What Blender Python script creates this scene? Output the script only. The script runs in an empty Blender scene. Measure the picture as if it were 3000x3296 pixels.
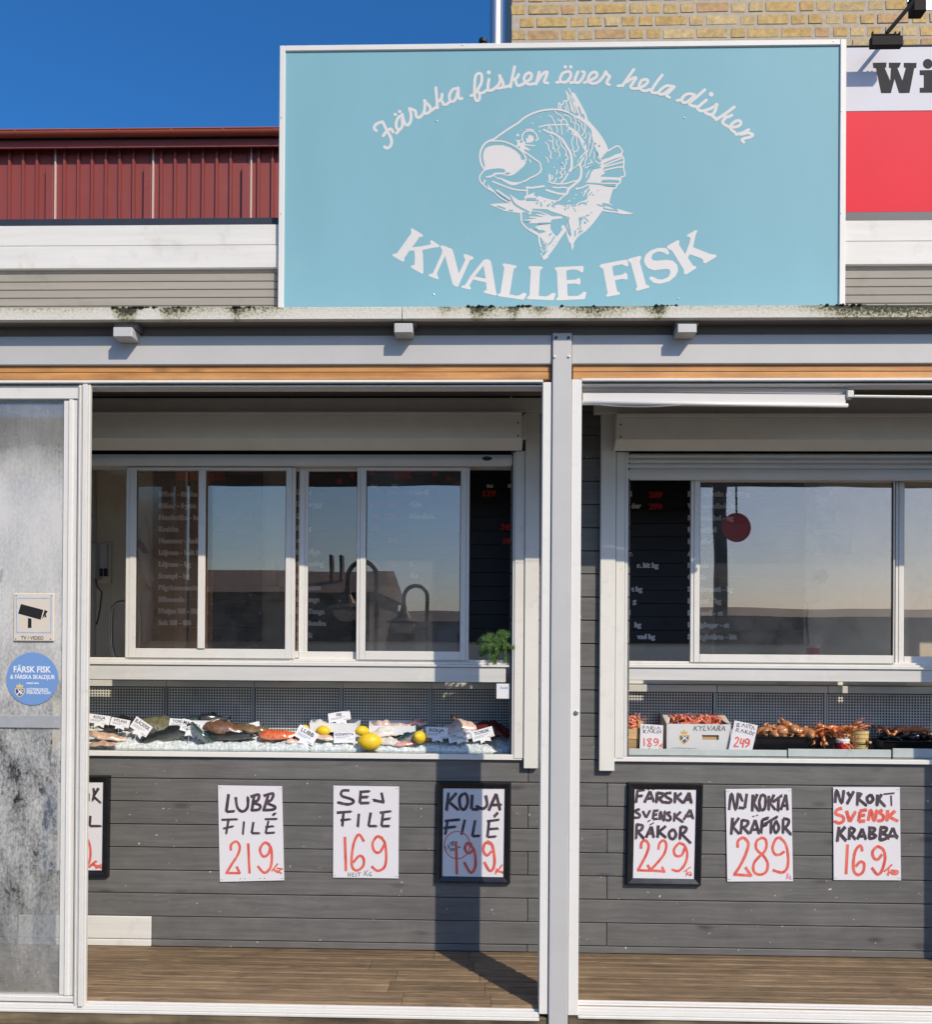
import bpy, bmesh, math, random
from mathutils import Vector, Matrix, geometry, noise
R = math.radians
rnd = random.Random(7)
sc = bpy.context.scene
COL = sc.collection

# ------------------------------------------------------------------ camera, sky, sun, exposure
FPX, PX0, PY0 = 2700.0, 1500.0, 2060.0          # focal length and principal point on a 3000 x 3296 picture
YAW, PITCH, ROLL = 0.0253, 0.0040, 0.0066
EYE = Vector((0.0, -3.27, 1.66))
fw0 = Vector((-math.sin(YAW), math.cos(YAW), 0))
rt0 = Vector((math.cos(YAW), math.sin(YAW), 0))
FW = (fw0*math.cos(PITCH) + Vector((0, 0, 1))*math.sin(PITCH)).normalized()
UP0 = rt0.cross(FW)
RT = rt0*math.cos(ROLL) + UP0*math.sin(ROLL)
UP = UP0*math.cos(ROLL) - rt0*math.sin(ROLL)
cam_d = bpy.data.cameras.new('camera'); cam = bpy.data.objects.new('camera', cam_d); COL.objects.link(cam)
cam.matrix_world = Matrix(((RT.x, UP.x, -FW.x, EYE.x), (RT.y, UP.y, -FW.y, EYE.y), (RT.z, UP.z, -FW.z, EYE.z), (0, 0, 0, 1)))
cam_d.sensor_fit = 'HORIZONTAL'; cam_d.sensor_width = 36.0
cam_d.lens = FPX/3000*36
cam_d.shift_y = (PY0-1648)/3000
cam_d.clip_end = 600; cam_d.clip_start = 0.05
sc.camera = cam

SUN = Vector((0.735, -1.0, 1.0)).normalized()   # towards the sun: behind the viewer, to the right
SUN_EL = math.asin(SUN.z)
SUN_AZ = math.atan2(SUN.x, SUN.y)
w = bpy.data.worlds.new('World'); sc.world = w; w.use_nodes = True
wn = w.node_tree.nodes; wl = w.node_tree.links
bg = wn['Background']
sky = wn.new('ShaderNodeTexSky'); sky.sky_type = 'NISHITA'; sky.sun_disc = False
sky.sun_elevation = SUN_EL; sky.sun_rotation = SUN_AZ
sky.air_density = 1.0; sky.dust_density = 1.6; sky.ozone_density = 10.0; sky.altitude = 0
hs = wn.new('ShaderNodeHueSaturation'); hs.inputs['Saturation'].default_value = 1.15
wl.new(sky.outputs[0], hs.inputs['Color']); wl.new(hs.outputs[0], bg.inputs[0]); bg.inputs[1].default_value = 0.15
sd = bpy.data.lights.new('sun', 'SUN'); sd.energy = 3.7; sd.angle = R(0.53); sd.color = (1.0, 0.89, 0.73)
so = bpy.data.objects.new('sun', sd); COL.objects.link(so)
so.rotation_euler = (-SUN).to_track_quat('-Z', 'Y').to_euler(); so.location = (4, -6, 6)
vs = sc.view_settings
sc.display_settings.display_device = 'sRGB'
vs.view_transform = 'Standard'; vs.look = 'None'; vs.exposure = 0.14; vs.gamma = 1.0; vs.use_curve_mapping = False
sc.render.engine = 'CYCLES'
sc.cycles.transparent_max_bounces = 16; sc.cycles.max_bounces = 6; sc.cycles.diffuse_bounces = 3
sc.cycles.glossy_bounces = 3; sc.cycles.transmission_bounces = 3

# ------------------------------------------------------------------ measuring
def P(px, py, Y):
    """point of the plane y = Y seen at a picture pixel"""
    d = FW*FPX + RT*(px-PX0) - UP*(py-PY0)
    t = (Y-EYE.y)/d.y
    return EYE + d*t
def XZ(px, py, Y):
    p = P(px, py, Y); return (p.x, p.z)
def rect(x0, y0, x1, y1, Y):
    """upright rectangle (x0,x1,z0,z1) in plane Y from picture edges"""
    xm, ym = (x0+x1)/2, (y0+y1)/2
    return P(x0, ym, Y).x, P(x1, ym, Y).x, P(xm, y1, Y).z, P(xm, y0, Y).z

# ------------------------------------------------------------------ mesh building
class MB:
    def __init__(s): s.v = []; s.f = []; s.m = []; s.mi = 0
    def box(s, x0, x1, y0, y1, z0, z1, c=0.0):
        if x1 < x0: x0, x1 = x1, x0
        if y1 < y0: y0, y1 = y1, y0
        if z1 < z0: z0, z1 = z1, z0
        c = min(c, (x1-x0)*.45, (y1-y0)*.45, (z1-z0)*.45)
        b = len(s.v)
        if c <= 0:
            s.v += [(x, y, z) for x in (x0, x1) for y in (y0, y1) for z in (z0, z1)]
            s.add([(b, b+1, b+3, b+2), (b+4, b+6, b+7, b+5), (b, b+4, b+5, b+1), (b+2, b+3, b+7, b+6), (b, b+2, b+6, b+4), (b+1, b+5, b+7, b+3)])
            return s
        X = (x0, x1); Y = (y0, y1); Z = (z0, z1); idx = {}
        for i in (0, 1):
            for j in (0, 1):
                for k in (0, 1):
                    sx, sy, sz = (1, -1)[i]*c, (1, -1)[j]*c, (1, -1)[k]*c
                    for a, pt in enumerate(((X[i], Y[j]+sy, Z[k]+sz), (X[i]+sx, Y[j], Z[k]+sz), (X[i]+sx, Y[j]+sy, Z[k]))):
                        idx[i, j, k, a] = len(s.v); s.v.append(pt)
        g = lambda i, j, k, a: idx[i, j, k, a]
        F = []
        for i in (0, 1):
            q = [g(i, 0, 0, 0), g(i, 0, 1, 0), g(i, 1, 1, 0), g(i, 1, 0, 0)]; F.append(q if i == 0 else q[::-1])
            q = [g(0, i, 0, 1), g(1, i, 0, 1), g(1, i, 1, 1), g(0, i, 1, 1)]; F.append(q if i == 0 else q[::-1])
            q = [g(0, 0, i, 2), g(0, 1, i, 2), g(1, 1, i, 2), g(1, 0, i, 2)]; F.append(q if i == 0 else q[::-1])
        for j in (0, 1):
            for k in (0, 1):
                q = [g(0, j, k, 1), g(0, j, k, 2), g(1, j, k, 2), g(1, j, k, 1)]; F.append(q if j == k else q[::-1])
                q = [g(j, 0, k, 2), g(j, 0, k, 0), g(j, 1, k, 0), g(j, 1, k, 2)]; F.append(q if j == k else q[::-1])
                q = [g(j, k, 0, 0), g(j, k, 0, 1), g(j, k, 1, 1), g(j, k, 1, 0)]; F.append(q if j == k else q[::-1])
        for i in (0, 1):
            for j in (0, 1):
                for k in (0, 1):
                    q = [g(i, j, k, 0), g(i, j, k, 2), g(i, j, k, 1)]; F.append(q if (i+j+k) % 2 else q[::-1])
        s.add(F); return s
    def add(s, faces):
        s.f += [tuple(f) for f in faces]; s.m += [s.mi]*len(faces)
    def poly(s, pts):
        """planar or not: list of 3-D points, tessellated"""
        b = len(s.v); s.v += [tuple(p) for p in pts]
        tris = geometry.tessellate_polygon([[Vector(p) for p in pts]])
        s.add([(b+t[0], b+t[1], b+t[2]) for t in tris]); return s
    def quad(s, a, b_, c, d):
        b = len(s.v); s.v += [tuple(a), tuple(b_), tuple(c), tuple(d)]; s.add([(b, b+1, b+2, b+3)]); return s
    def prism(s, prof, axis, a0, a1):
        """closed 2-D profile swept straight along an axis. axis x: prof=(y,z); y: (x,z); z: (x,y)"""
        n = len(prof); b = len(s.v)
        def mk(p, a): return {'x': (a, p[0], p[1]), 'y': (p[0], a, p[1]), 'z': (p[0], p[1], a)}[axis]
        s.v += [mk(p, a0) for p in prof] + [mk(p, a1) for p in prof]
        s.add([(b+i, b+(i+1) % n, b+n+(i+1) % n, b+n+i) for i in range(n)])
        t = geometry.tessellate_polygon([[Vector((p[0], p[1], 0)) for p in prof]])
        s.add([(b+x[0], b+x[1], b+x[2]) for x in t]); s.add([(b+n+x[2], b+n+x[1], b+n+x[0]) for x in t]); return s
    def tube(s, pts, r, n=8, closed=False, caps=True):
        pts = [Vector(p) for p in pts]; m = len(pts); b = len(s.v)
        rr = r if isinstance(r, (list, tuple)) else [r]*m
        up = None
        for i, p in enumerate(pts):
            t = (pts[(i+1) % m]-pts[i-1]) if closed else (pts[min(i+1, m-1)]-pts[max(i-1, 0)])
            if t.length < 1e-9: t = Vector((0, 0, 1))
            t.normalize()
            if up is None: up = Vector((0, 0, 1)) if abs(t.z) < .9 else Vector((1, 0, 0))
            a = t.cross(up)
            if a.length < 1e-6: a = t.orthogonal()
            a.normalize(); up = a.cross(t).normalized()
            for k in range(n):
                an = 2*math.pi*k/n
                s.v.append(tuple(p + (a*math.cos(an)+up*math.sin(an))*rr[i]))
        for i in range(m if closed else m-1):
            i2 = (i+1) % m
            s.add([(b+i*n+k, b+i*n+(k+1) % n, b+i2*n+(k+1) % n, b+i2*n+k) for k in range(n)])
        if caps and not closed:
            s.add([tuple(b+k for k in range(n))[::-1], tuple(b+(m-1)*n+k for k in range(n))])
        return s
    def lathe(s, prof, c, n=20, axis='z'):
        """prof = [(r, h)] about an axis through c"""
        b = len(s.v); m = len(prof)
        for r, h in prof:
            for k in range(n):
                a = 2*math.pi*k/n
                o = {'z': (r*math.cos(a), r*math.sin(a), h), 'y': (r*math.cos(a), h, r*math.sin(a)), 'x': (h, r*math.cos(a), r*math.sin(a))}[axis]
                s.v.append((c[0]+o[0], c[1]+o[1], c[2]+o[2]))
        for i in range(m-1):
            s.add([(b+i*n+k, b+i*n+(k+1) % n, b+(i+1)*n+(k+1) % n, b+(i+1)*n+k) for k in range(n)])
        s.add([tuple(b+k for k in range(n))[::-1], tuple(b+(m-1)*n+k for k in range(n))])
        return s
    def build(s, name, mat, parent=None, smooth=False, origin=None, **tags):
        me = bpy.data.meshes.new(name)
        o3 = Vector(origin) if origin is not None else None
        vv = s.v if o3 is None else [tuple(Vector(p)-o3) for p in s.v]
        me.from_pydata(vv, [], s.f)
        mats = mat if isinstance(mat, (list, tuple)) else [mat]
        for m_ in mats: me.materials.append(M[m_] if isinstance(m_, str) else m_)
        if len(mats) > 1: me.polygons.foreach_set('material_index', s.m)
        bm = bmesh.new(); bm.from_mesh(me); bmesh.ops.recalc_face_normals(bm, faces=bm.faces); bm.to_mesh(me); bm.free()
        if smooth: me.polygons.foreach_set('use_smooth', [True]*len(me.polygons))
        ob = bpy.data.objects.new(name, me); COL.objects.link(ob)
        if o3 is not None: ob.location = o3
        if parent is not None: attach(ob, parent)
        tag(ob, **tags)
        return ob
def attach(ob, parent):
    ob.parent = parent
    l = Vector(parent.location)
    ob.matrix_parent_inverse = Matrix.Translation(-l)
def tag(o, label=None, cat=None, group=None, kind=None):
    if label: o['label'] = label
    if cat: o['category'] = cat
    if group: o['group'] = group
    if kind: o['kind'] = kind
    return o
def thing(name, loc, label, cat, group=None):
    o = bpy.data.objects.new(name, None); COL.objects.link(o); o.location = loc; o.empty_display_size = .05
    return tag(o, label, cat, group)
def copy_obj(o, parent=None, loc=None, rot=None):
    c = o.copy(); COL.objects.link(c)
    for k in list(c.keys()): 
        if k in ('label', 'group', 'category') and parent is not None: del c[k]
    if parent is not None: attach(c, parent)
    if loc is not None: c.location = loc
    if rot is not None: c.rotation_euler = rot
    return c
def copy_thing(o, loc, rot=None, label=None):
    c = o.copy(); COL.objects.link(c); c.location = loc
    if rot is not None: c.rotation_euler = rot
    if label: c['label'] = label
    for ch in list(o.children):
        d = ch.copy(); COL.objects.link(d); d.parent = c; d.matrix_parent_inverse = ch.matrix_parent_inverse.copy()
    return c
def pbox(x0, y0, x1, y1, Y, depth, c=.002):
    a = rect(x0, y0, x1, y1, Y)
    return MB().box(a[0], a[1], Y, Y+depth, a[2], a[3], c)

# ------------------------------------------------------------------ drawing strokes and flat shapes on upright planes
def catmull(pts, k=6):
    out = []; n = len(pts)
    for i in range(n-1):
        p0 = pts[max(i-1, 0)]; p1 = pts[i]; p2 = pts[i+1]; p3 = pts[min(i+2, n-1)]
        for j in range(k):
            t = j/k; t2 = t*t; t3 = t2*t
            out.append(tuple(.5*((2*p1[a]) + (-p0[a]+p2[a])*t + (2*p0[a]-5*p1[a]+4*p2[a]-p3[a])*t2 + (-p0[a]+3*p1[a]-3*p2[a]+p3[a])*t3) for a in (0, 1)))
    out.append(tuple(pts[-1])); return out
class Ink:
    """flat marks in picture pixels laid on the plane y = Y, each mark a hair proud of the one before"""
    def __init__(s, Y, step=.00003, base=.0003): s.Y = Y; s.mb = MB(); s.step = step; s.base = base; s.n = 0
    def y(s):
        s.n += 1; return s.Y - s.base - s.step*(s.n % 24)
    def place(s, pts2):
        y = s.y(); out = []
        for p in pts2:
            q = P(p[0], p[1], s.Y); out.append((q.x, y, q.z))
        return out
    def poly(s, pts, mi=0, smooth=False):
        if smooth: pts = catmull(list(pts)+[pts[0]], 4)[:-1]
        s.mb.mi = mi; s.mb.poly(s.place(pts)); return s
    def disc(s, c, r, mi=0, n=12, ry=None):
        return s.poly([(c[0]+r*math.cos(2*math.pi*k/n), c[1]+(ry or r)*math.sin(2*math.pi*k/n)) for k in range(n)], mi)
    def seg(s, pts, w, mi, cap, taper=1.0, jit=0.0):
        n = len(pts); L = []; Rr = []
        for i in range(n):
            a = pts[max(i-1, 0)]; b = pts[min(i+1, n-1)]
            dx, dy = b[0]-a[0], b[1]-a[1]; l = math.hypot(dx, dy) or 1
            ww = w*.5*(1+(taper-1)*i/max(n-1, 1))*(1+jit*rnd.uniform(-1, 1))
            L.append((pts[i][0]-dy/l*ww, pts[i][1]+dx/l*ww)); Rr.append((pts[i][0]+dy/l*ww, pts[i][1]-dx/l*ww))
        if cap == 'r':
            def arc(c, a, b2):
                a0 = math.atan2(a[1]-c[1], a[0]-c[0]); r = math.hypot(a[0]-c[0], a[1]-c[1])
                return [(c[0]+r*math.cos(a0-math.pi*k/6), c[1]+r*math.sin(a0-math.pi*k/6)) for k in range(1, 6)]
            endc = arc(pts[-1], L[-1], Rr[-1]); stc = arc(pts[0], Rr[0], L[0])
        else: endc = stc = []
        s.mb.mi = mi
        pl = s.place(L+Rr+endc+stc); b = len(s.mb.v)
        k_ = [i for i in range(n)]*2+[n]*len(endc)+[-1]*len(stc)       # a loop climbs over its own start
        s.mb.v += [(p[0], p[1]-5e-6*k_[i], p[2]) for i, p in enumerate(pl)]
        s.mb.add([(b+i, b+i+1, b+n+i+1, b+n+i) for i in range(n-1)])
        o = b+2*n
        if endc:
            s.mb.add([tuple([b+n-1]+[o+k for k in range(5)]+[b+2*n-1])]); s.mb.add([tuple([b+n]+[o+5+k for k in range(5)]+[b])])
        return s
    def stroke(s, pts, w, mi=0, cap='r', smooth=None, taper=1.0, jit=0.0):
        if smooth is None: smooth = len(pts) >= 4
        if smooth: return s.seg(catmull(pts, 5), w, mi, cap, taper, jit)
        # split at sharp corners
        run = [pts[0]]
        for i in range(1, len(pts)):
            run.append(pts[i])
            if i < len(pts)-1:
                a = math.atan2(pts[i][1]-pts[i-1][1], pts[i][0]-pts[i-1][0]); b = math.atan2(pts[i+1][1]-pts[i][1], pts[i+1][0]-pts[i][0])
                d = abs((b-a+math.pi) % (2*math.pi)-math.pi)
                if d > .6: s.seg(run, w, mi, cap, 1, jit); run = [pts[i]]
        if len(run) > 1: s.seg(run, w, mi, cap, taper, jit)
        return s
    def build(s, name, mat, parent, **t): return s.mb.build(name, mat, parent, **t)
def tile(ox, oy, sc_): return lambda *pts: [(ox+p[0]/sc_, oy+p[1]/sc_) for p in pts]

def text_mesh(txt, name, mat, parent, x, z, Y, size, align='LEFT', bold=0.0, rot=0.0, sx=1.0, shear=0.0):
    cu = bpy.data.curves.new(name, 'FONT'); cu.body = txt; cu.size = size; cu.align_x = align; cu.offset = bold; cu.shear = shear
    cu.resolution_u = 3
    ob = bpy.data.objects.new('tmp', cu); COL.objects.link(ob)
    dg = bpy.context.evaluated_depsgraph_get()
    me = bpy.data.meshes.new_from_object(ob.evaluated_get(dg))
    bpy.data.objects.remove(ob); bpy.data.curves.remove(cu)
    ca, sa = math.cos(rot), math.sin(rot)
    for v in me.vertices:
        a, b = v.co.x*sx, v.co.y
        v.co = (x+a*ca-b*sa, Y, z+a*sa+b*ca)
    me.materials.clear(); me.materials.append(M[mat]); me.name = name
    o = bpy.data.objects.new(name, me); COL.objects.link(o)
    if parent is not None: attach(o, parent)
    return o

# ------------------------------------------------------------------ materials
M = {}
def newmat(name):
    m = bpy.data.materials.new(name); m.use_nodes = True; M[name] = m
    nt = m.node_tree; return m, nt, nt.nodes, nt.links, nt.nodes['Principled BSDF']
def lin(c):
    f = lambda u: u/12.92 if u <= .04045 else ((u+.055)/1.055)**2.4
    return tuple(f(x/255) for x in c)
def mat(name, col, rough=.55, var=.12, scale=6.0, stretch=(1, 1, 1), bump=0.0, bscale=None, metal=0.0, spec=.5, rand=0.0,
        col2=None, dirt=None, dirt_scale=4.0, dirt_amt=.5, detail=5.0, coat=0.0, specks=None, speck_scale=60, speck_lim=.74, space='pos', rlo=None):
    """noise-mottled principled material in world space; col2: second tone; dirt: stain colour in patches; specks: small flecks"""
    m, nt, N, L, b = newmat(name)
    g = N.new('ShaderNodeNewGeometry') if space == 'pos' else N.new('ShaderNodeTexCoord')
    out = g.outputs['Position'] if space == 'pos' else g.outputs['Object']
    mp = N.new('ShaderNodeMapping'); mp.inputs['Scale'].default_value = tuple(scale*k for k in stretch); L.new(out, mp.inputs['Vector'])
    oi = N.new('ShaderNodeObjectInfo')
    if rand:
        ad = N.new('ShaderNodeVectorMath'); ad.operation = 'SCALE'; ad.inputs[0].default_value = (37, 53, 91); L.new(oi.outputs['Random'], ad.inputs['Scale'])
        L.new(ad.outputs[0], mp.inputs['Location'])
    nz = N.new('ShaderNodeTexNoise'); nz.inputs['Scale'].default_value = 1; nz.inputs['Detail'].default_value = detail; nz.inputs['Roughness'].default_value = .62
    L.new(mp.outputs[0], nz.inputs['Vector'])
    rp = N.new('ShaderNodeValToRGB'); rp.color_ramp.elements[0].position = .28; rp.color_ramp.elements[1].position = .72
    c2 = col2 or tuple(min(1, c*(1+var)) for c in col)
    rp.color_ramp.elements[0].color = (*[c*(1-var) for c in col], 1) if col2 is None else (*col, 1)
    rp.color_ramp.elements[1].color = (*c2, 1)
    L.new(nz.outputs[0], rp.inputs[0]); cur = rp.outputs[0]
    if rand:
        mr = N.new('ShaderNodeMapRange'); mr.inputs['To Min'].default_value = 1-rand; mr.inputs['To Max'].default_value = 1+rand; L.new(oi.outputs['Random'], mr.inputs['Value'])
        vm = N.new('ShaderNodeVectorMath'); vm.operation = 'SCALE'; L.new(cur, vm.inputs[0]); L.new(mr.outputs[0], vm.inputs['Scale']); cur = vm.outputs[0]
    if dirt:
        n2 = N.new('ShaderNodeTexNoise'); n2.inputs['Scale'].default_value = dirt_scale; n2.inputs['Detail'].default_value = 8; n2.inputs['Roughness'].default_value = .7
        L.new(out, n2.inputs['Vector'])
        r2 = N.new('ShaderNodeMapRange'); r2.inputs['From Min'].default_value = .55; r2.inputs['From Max'].default_value = .75; r2.inputs['To Max'].default_value = dirt_amt; L.new(n2.outputs[0], r2.inputs['Value'])
        mx = N.new('ShaderNodeMix'); mx.data_type = 'RGBA'; L.new(r2.outputs[0], mx.inputs['Factor']); L.new(cur, mx.inputs['A']); mx.inputs['B'].default_value = (*dirt, 1); cur = mx.outputs['Result']
    if specks:
        n3 = N.new('ShaderNodeTexNoise'); n3.inputs['Scale'].default_value = speck_scale; n3.inputs['Detail'].default_value = 2; L.new(out, n3.inputs['Vector'])
        r3 = N.new('ShaderNodeMapRange'); r3.inputs['From Min'].default_value = speck_lim; r3.inputs['From Max'].default_value = speck_lim+.03; L.new(n3.outputs[0], r3.inputs['Value'])
        mx = N.new('ShaderNodeMix'); mx.data_type = 'RGBA'; L.new(r3.outputs[0], mx.inputs['Factor']); L.new(cur, mx.inputs['A']); mx.inputs['B'].default_value = (*specks, 1); cur = mx.outputs['Result']
    L.new(cur, b.inputs['Base Color'])
    b.inputs['Roughness'].default_value = rough; b.inputs['Metallic'].default_value = metal
    b.inputs['Specular IOR Level'].default_value = spec; b.inputs['Coat Weight'].default_value = coat
    if rlo is not None:
        r4 = N.new('ShaderNodeMapRange'); r4.inputs['To Min'].default_value = rlo; r4.inputs['To Max'].default_value = rough; L.new(nz.outputs[0], r4.inputs['Value']); L.new(r4.outputs[0], b.inputs['Roughness'])
    if bump:
        bp = N.new('ShaderNodeBump'); bp.inputs['Strength'].default_value = bump; bp.inputs['Distance'].default_value = .004
        if bscale:
            nb = N.new('ShaderNodeTexNoise'); nb.inputs['Scale'].default_value = bscale; nb.inputs['Detail'].default_value = 6; L.new(out, nb.inputs['Vector']); L.new(nb.outputs[0], bp.inputs['Height'])
        else: L.new(nz.outputs[0], bp.inputs['Height'])
        L.new(bp.outputs[0], b.inputs['Normal'])
    return m
def flat(name, col, rough=.5, spec=.4, metal=0.0): return mat(name, col, rough, var=.04, scale=20, spec=spec, metal=metal)

def wood_stain(name, dark, light, rough=.6, knots=True, specks=None, rand=.08, along='x', gl=3.0, gs=70.0, bump=.25, blotch=.25):
    """stained or bare timber: long grain streaks, blotches, a few knots, odd chips"""
    m, nt, N, L, b = newmat(name)
    g = N.new('ShaderNodeNewGeometry'); oi = N.new('ShaderNodeObjectInfo')
    off = N.new('ShaderNodeVectorMath'); off.operation = 'SCALE'; off.inputs[0].default_value = (17, 5, 11); L.new(oi.outputs['Random'], off.inputs['Scale'])
    ad = N.new('ShaderNodeVectorMath'); ad.operation = 'ADD'; L.new(g.outputs['Position'], ad.inputs[0]); L.new(off.outputs[0], ad.inputs[1])
    # gentle warping so that grain wanders
    wn_ = N.new('ShaderNodeTexNoise'); wn_.inputs['Scale'].default_value = 3.0; wn_.inputs['Detail'].default_value = 2; L.new(ad.outputs[0], wn_.inputs['Vector'])
    ws = N.new('ShaderNodeVectorMath'); ws.operation = 'SCALE'; ws.inputs['Scale'].default_value = .05; L.new(wn_.outputs['Color'], ws.inputs[0])
    a2 = N.new('ShaderNodeVectorMath'); a2.operation = 'ADD'; L.new(ad.outputs[0], a2.inputs[0]); L.new(ws.outputs[0], a2.inputs[1])
    mp = N.new('ShaderNodeMapping'); L.new(a2.outputs[0], mp.inputs['Vector'])
    mp.inputs['Scale'].default_value = (gl, gs, gs) if along == 'x' else (gs, gs, gl)
    nz = N.new('ShaderNodeTexNoise'); nz.inputs['Scale'].default_value = 1; nz.inputs['Detail'].default_value = 7; nz.inputs['Roughness'].default_value = .65; L.new(mp.outputs[0], nz.inputs['Vector'])
    rp = N.new('ShaderNodeValToRGB'); rp.color_ramp.elements[0].position = .3; rp.color_ramp.elements[1].position = .72
    rp.color_ramp.elements[0].color = (*dark, 1); rp.color_ramp.elements[1].color = (*light, 1); L.new(nz.outputs[0], rp.inputs[0]); cur = rp.outputs[0]
    nb = N.new('ShaderNodeTexNoise'); nb.inputs['Scale'].default_value = 4.5; nb.inputs['Detail'].default_value = 6; nb.inputs['Roughness'].default_value = .6; L.new(ad.outputs[0], nb.inputs['Vector'])
    mr = N.new('ShaderNodeMapRange'); mr.inputs['From Min'].default_value = .3; mr.inputs['From Max'].default_value = .7; mr.inputs['To Min'].default_value = 1-blotch; mr.inputs['To Max'].default_value = 1+blotch; L.new(nb.outputs[0], mr.inputs['Value'])
    m2 = N.new('ShaderNodeMapRange'); m2.inputs['To Min'].default_value = 1-rand; m2.inputs['To Max'].default_value = 1+rand; L.new(oi.outputs['Random'], m2.inputs['Value'])
    mm = N.new('ShaderNodeMath'); mm.operation = 'MULTIPLY'; L.new(mr.outputs[0], mm.inputs[0]); L.new(m2.outputs[0], mm.inputs[1])
    vm = N.new('ShaderNodeVectorMath'); vm.operation = 'SCALE'; L.new(cur, vm.inputs[0]); L.new(mm.outputs[0], vm.inputs['Scale']); cur = vm.outputs[0]
    if knots:
        vo = N.new('ShaderNodeTexVoronoi'); vo.inputs['Scale'].default_value = 1.0
        mk = N.new('ShaderNodeMapping'); mk.inputs['Scale'].default_value = (3.2, 9, 9) if along == 'x' else (9, 9, 3.2); L.new(a2.outputs[0], mk.inputs['Vector']); L.new(mk.outputs[0], vo.inputs['Vector'])
        kr = N.new('ShaderNodeMapRange'); kr.inputs['From Min'].default_value = .06; kr.inputs['From Max'].default_value = .17; kr.inputs['To Min'].default_value = .62; kr.inputs['To Max'].default_value = 1; L.new(vo.outputs['Distance'], kr.inputs['Value'])
        v2 = N.new('ShaderNodeVectorMath'); v2.operation = 'SCALE'; L.new(cur, v2.inputs[0]); L.new(kr.outputs[0], v2.inputs['Scale']); cur = v2.outputs[0]
    if specks:
        for sc_, lim, st in ((55, .735, (1, 1, 1)), (26, .76, (.6, 1, 1.4))):
            n3 = N.new('ShaderNodeTexNoise'); n3.inputs['Scale'].default_value = sc_; n3.inputs['Detail'].default_value = 3
            m3 = N.new('ShaderNodeMapping'); m3.inputs['Scale'].default_value = st; L.new(ad.outputs[0], m3.inputs['Vector']); L.new(m3.outputs[0], n3.inputs['Vector'])
            r3 = N.new('ShaderNodeMapRange'); r3.inputs['From Min'].default_value = lim; r3.inputs['From Max'].default_value = lim+.02; L.new(n3.outputs[0], r3.inputs['Value'])
            mx = N.new('ShaderNodeMix'); mx.data_type = 'RGBA'; L.new(r3.outputs[0], mx.inputs['Factor']); L.new(cur, mx.inputs['A']); mx.inputs['B'].default_value = (*specks, 1); cur = mx.outputs['Result']
    L.new(cur, b.inputs['Base Color']); b.inputs['Roughness'].default_value = rough; b.inputs['Specular IOR Level'].default_value = .35
    bp = N.new('ShaderNodeBump'); bp.inputs['Strength'].default_value = bump; bp.inputs['Distance'].default_value = .003; L.new(nz.outputs[0], bp.inputs['Height']); L.new(bp.outputs[0], b.inputs['Normal'])
    return m
def glass(name, refl=.16, tint=(.93, .96, .95), dirt=.05, dirt_scale=14, rough=0.0, coat=(1, .86, .70)):
    """thin pane: mostly clear, mirrors its surroundings, carries a faint film of dirt and drops"""
    m, nt, N, L, b = newmat(name); N.remove(b)
    o = N['Material Output']
    tr = N.new('ShaderNodeBsdfTransparent'); tr.inputs[0].default_value = (*tint, 1)
    gl = N.new('ShaderNodeBsdfGlossy'); gl.inputs['Roughness'].default_value = rough; gl.inputs['Color'].default_value = (*coat, 1)
    g0 = N.new('ShaderNodeNewGeometry'); nw = N.new('ShaderNodeTexNoise'); nw.inputs['Scale'].default_value = 2.6; nw.inputs['Detail'].default_value = 1; L.new(g0.outputs['Position'], nw.inputs['Vector'])
    bw = N.new('ShaderNodeBump'); bw.inputs['Strength'].default_value = .03; bw.inputs['Distance'].default_value = .012; L.new(nw.outputs[0], bw.inputs['Height']); L.new(bw.outputs[0], gl.inputs['Normal'])
    fr = N.new('ShaderNodeLayerWeight'); fr.inputs['Blend'].default_value = .35
    mr = N.new('ShaderNodeMapRange'); mr.inputs['To Min'].default_value = refl; mr.inputs['To Max'].default_value = .95; L.new(fr.outputs['Fresnel'], mr.inputs['Value'])
    mr.inputs['From Min'].default_value = .03
    mx = N.new('ShaderNodeMixShader'); L.new(mr.outputs[0], mx.inputs[0]); L.new(tr.outputs[0], mx.inputs[1]); L.new(gl.outputs[0], mx.inputs[2])
    df = N.new('ShaderNodeBsdfDiffuse'); df.inputs[0].default_value = (.72, .72, .70, 1)
    g = N.new('ShaderNodeNewGeometry')
    nz = N.new('ShaderNodeTexNoise'); nz.inputs['Scale'].default_value = dirt_scale; nz.inputs['Detail'].default_value = 9; nz.inputs['Roughness'].default_value = .75; L.new(g.outputs['Position'], nz.inputs['Vector'])
    r1 = N.new('ShaderNodeMapRange'); r1.inputs['From Min'].default_value = .4; r1.inputs['From Max'].default_value = .75; r1.inputs['To Min'].default_value = dirt*.4; r1.inputs['To Max'].default_value = dirt*1.6; L.new(nz.outputs[0], r1.inputs['Value'])
    n2 = N.new('ShaderNodeTexNoise'); n2.inputs['Scale'].default_value = 130; n2.inputs['Detail'].default_value = 2; L.new(g.outputs['Position'], n2.inputs['Vector'])
    r2 = N.new('ShaderNodeMapRange'); r2.inputs['From Min'].default_value = .72; r2.inputs['From Max'].default_value = .76; r2.inputs['To Max'].default_value = .45; L.new(n2.outputs[0], r2.inputs['Value'])
    mxx = N.new('ShaderNodeMath'); mxx.operation = 'MAXIMUM'; L.new(r1.outputs[0], mxx.inputs[0]); L.new(r2.outputs[0], mxx.inputs[1])
    m2 = N.new('ShaderNodeMixShader'); L.new(mxx.outputs[0], m2.inputs[0]); L.new(mx.outputs[0], m2.inputs[1]); L.new(df.outputs[0], m2.inputs[2])
    L.new(m2.outputs[0], o.inputs[0]); return m
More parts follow.
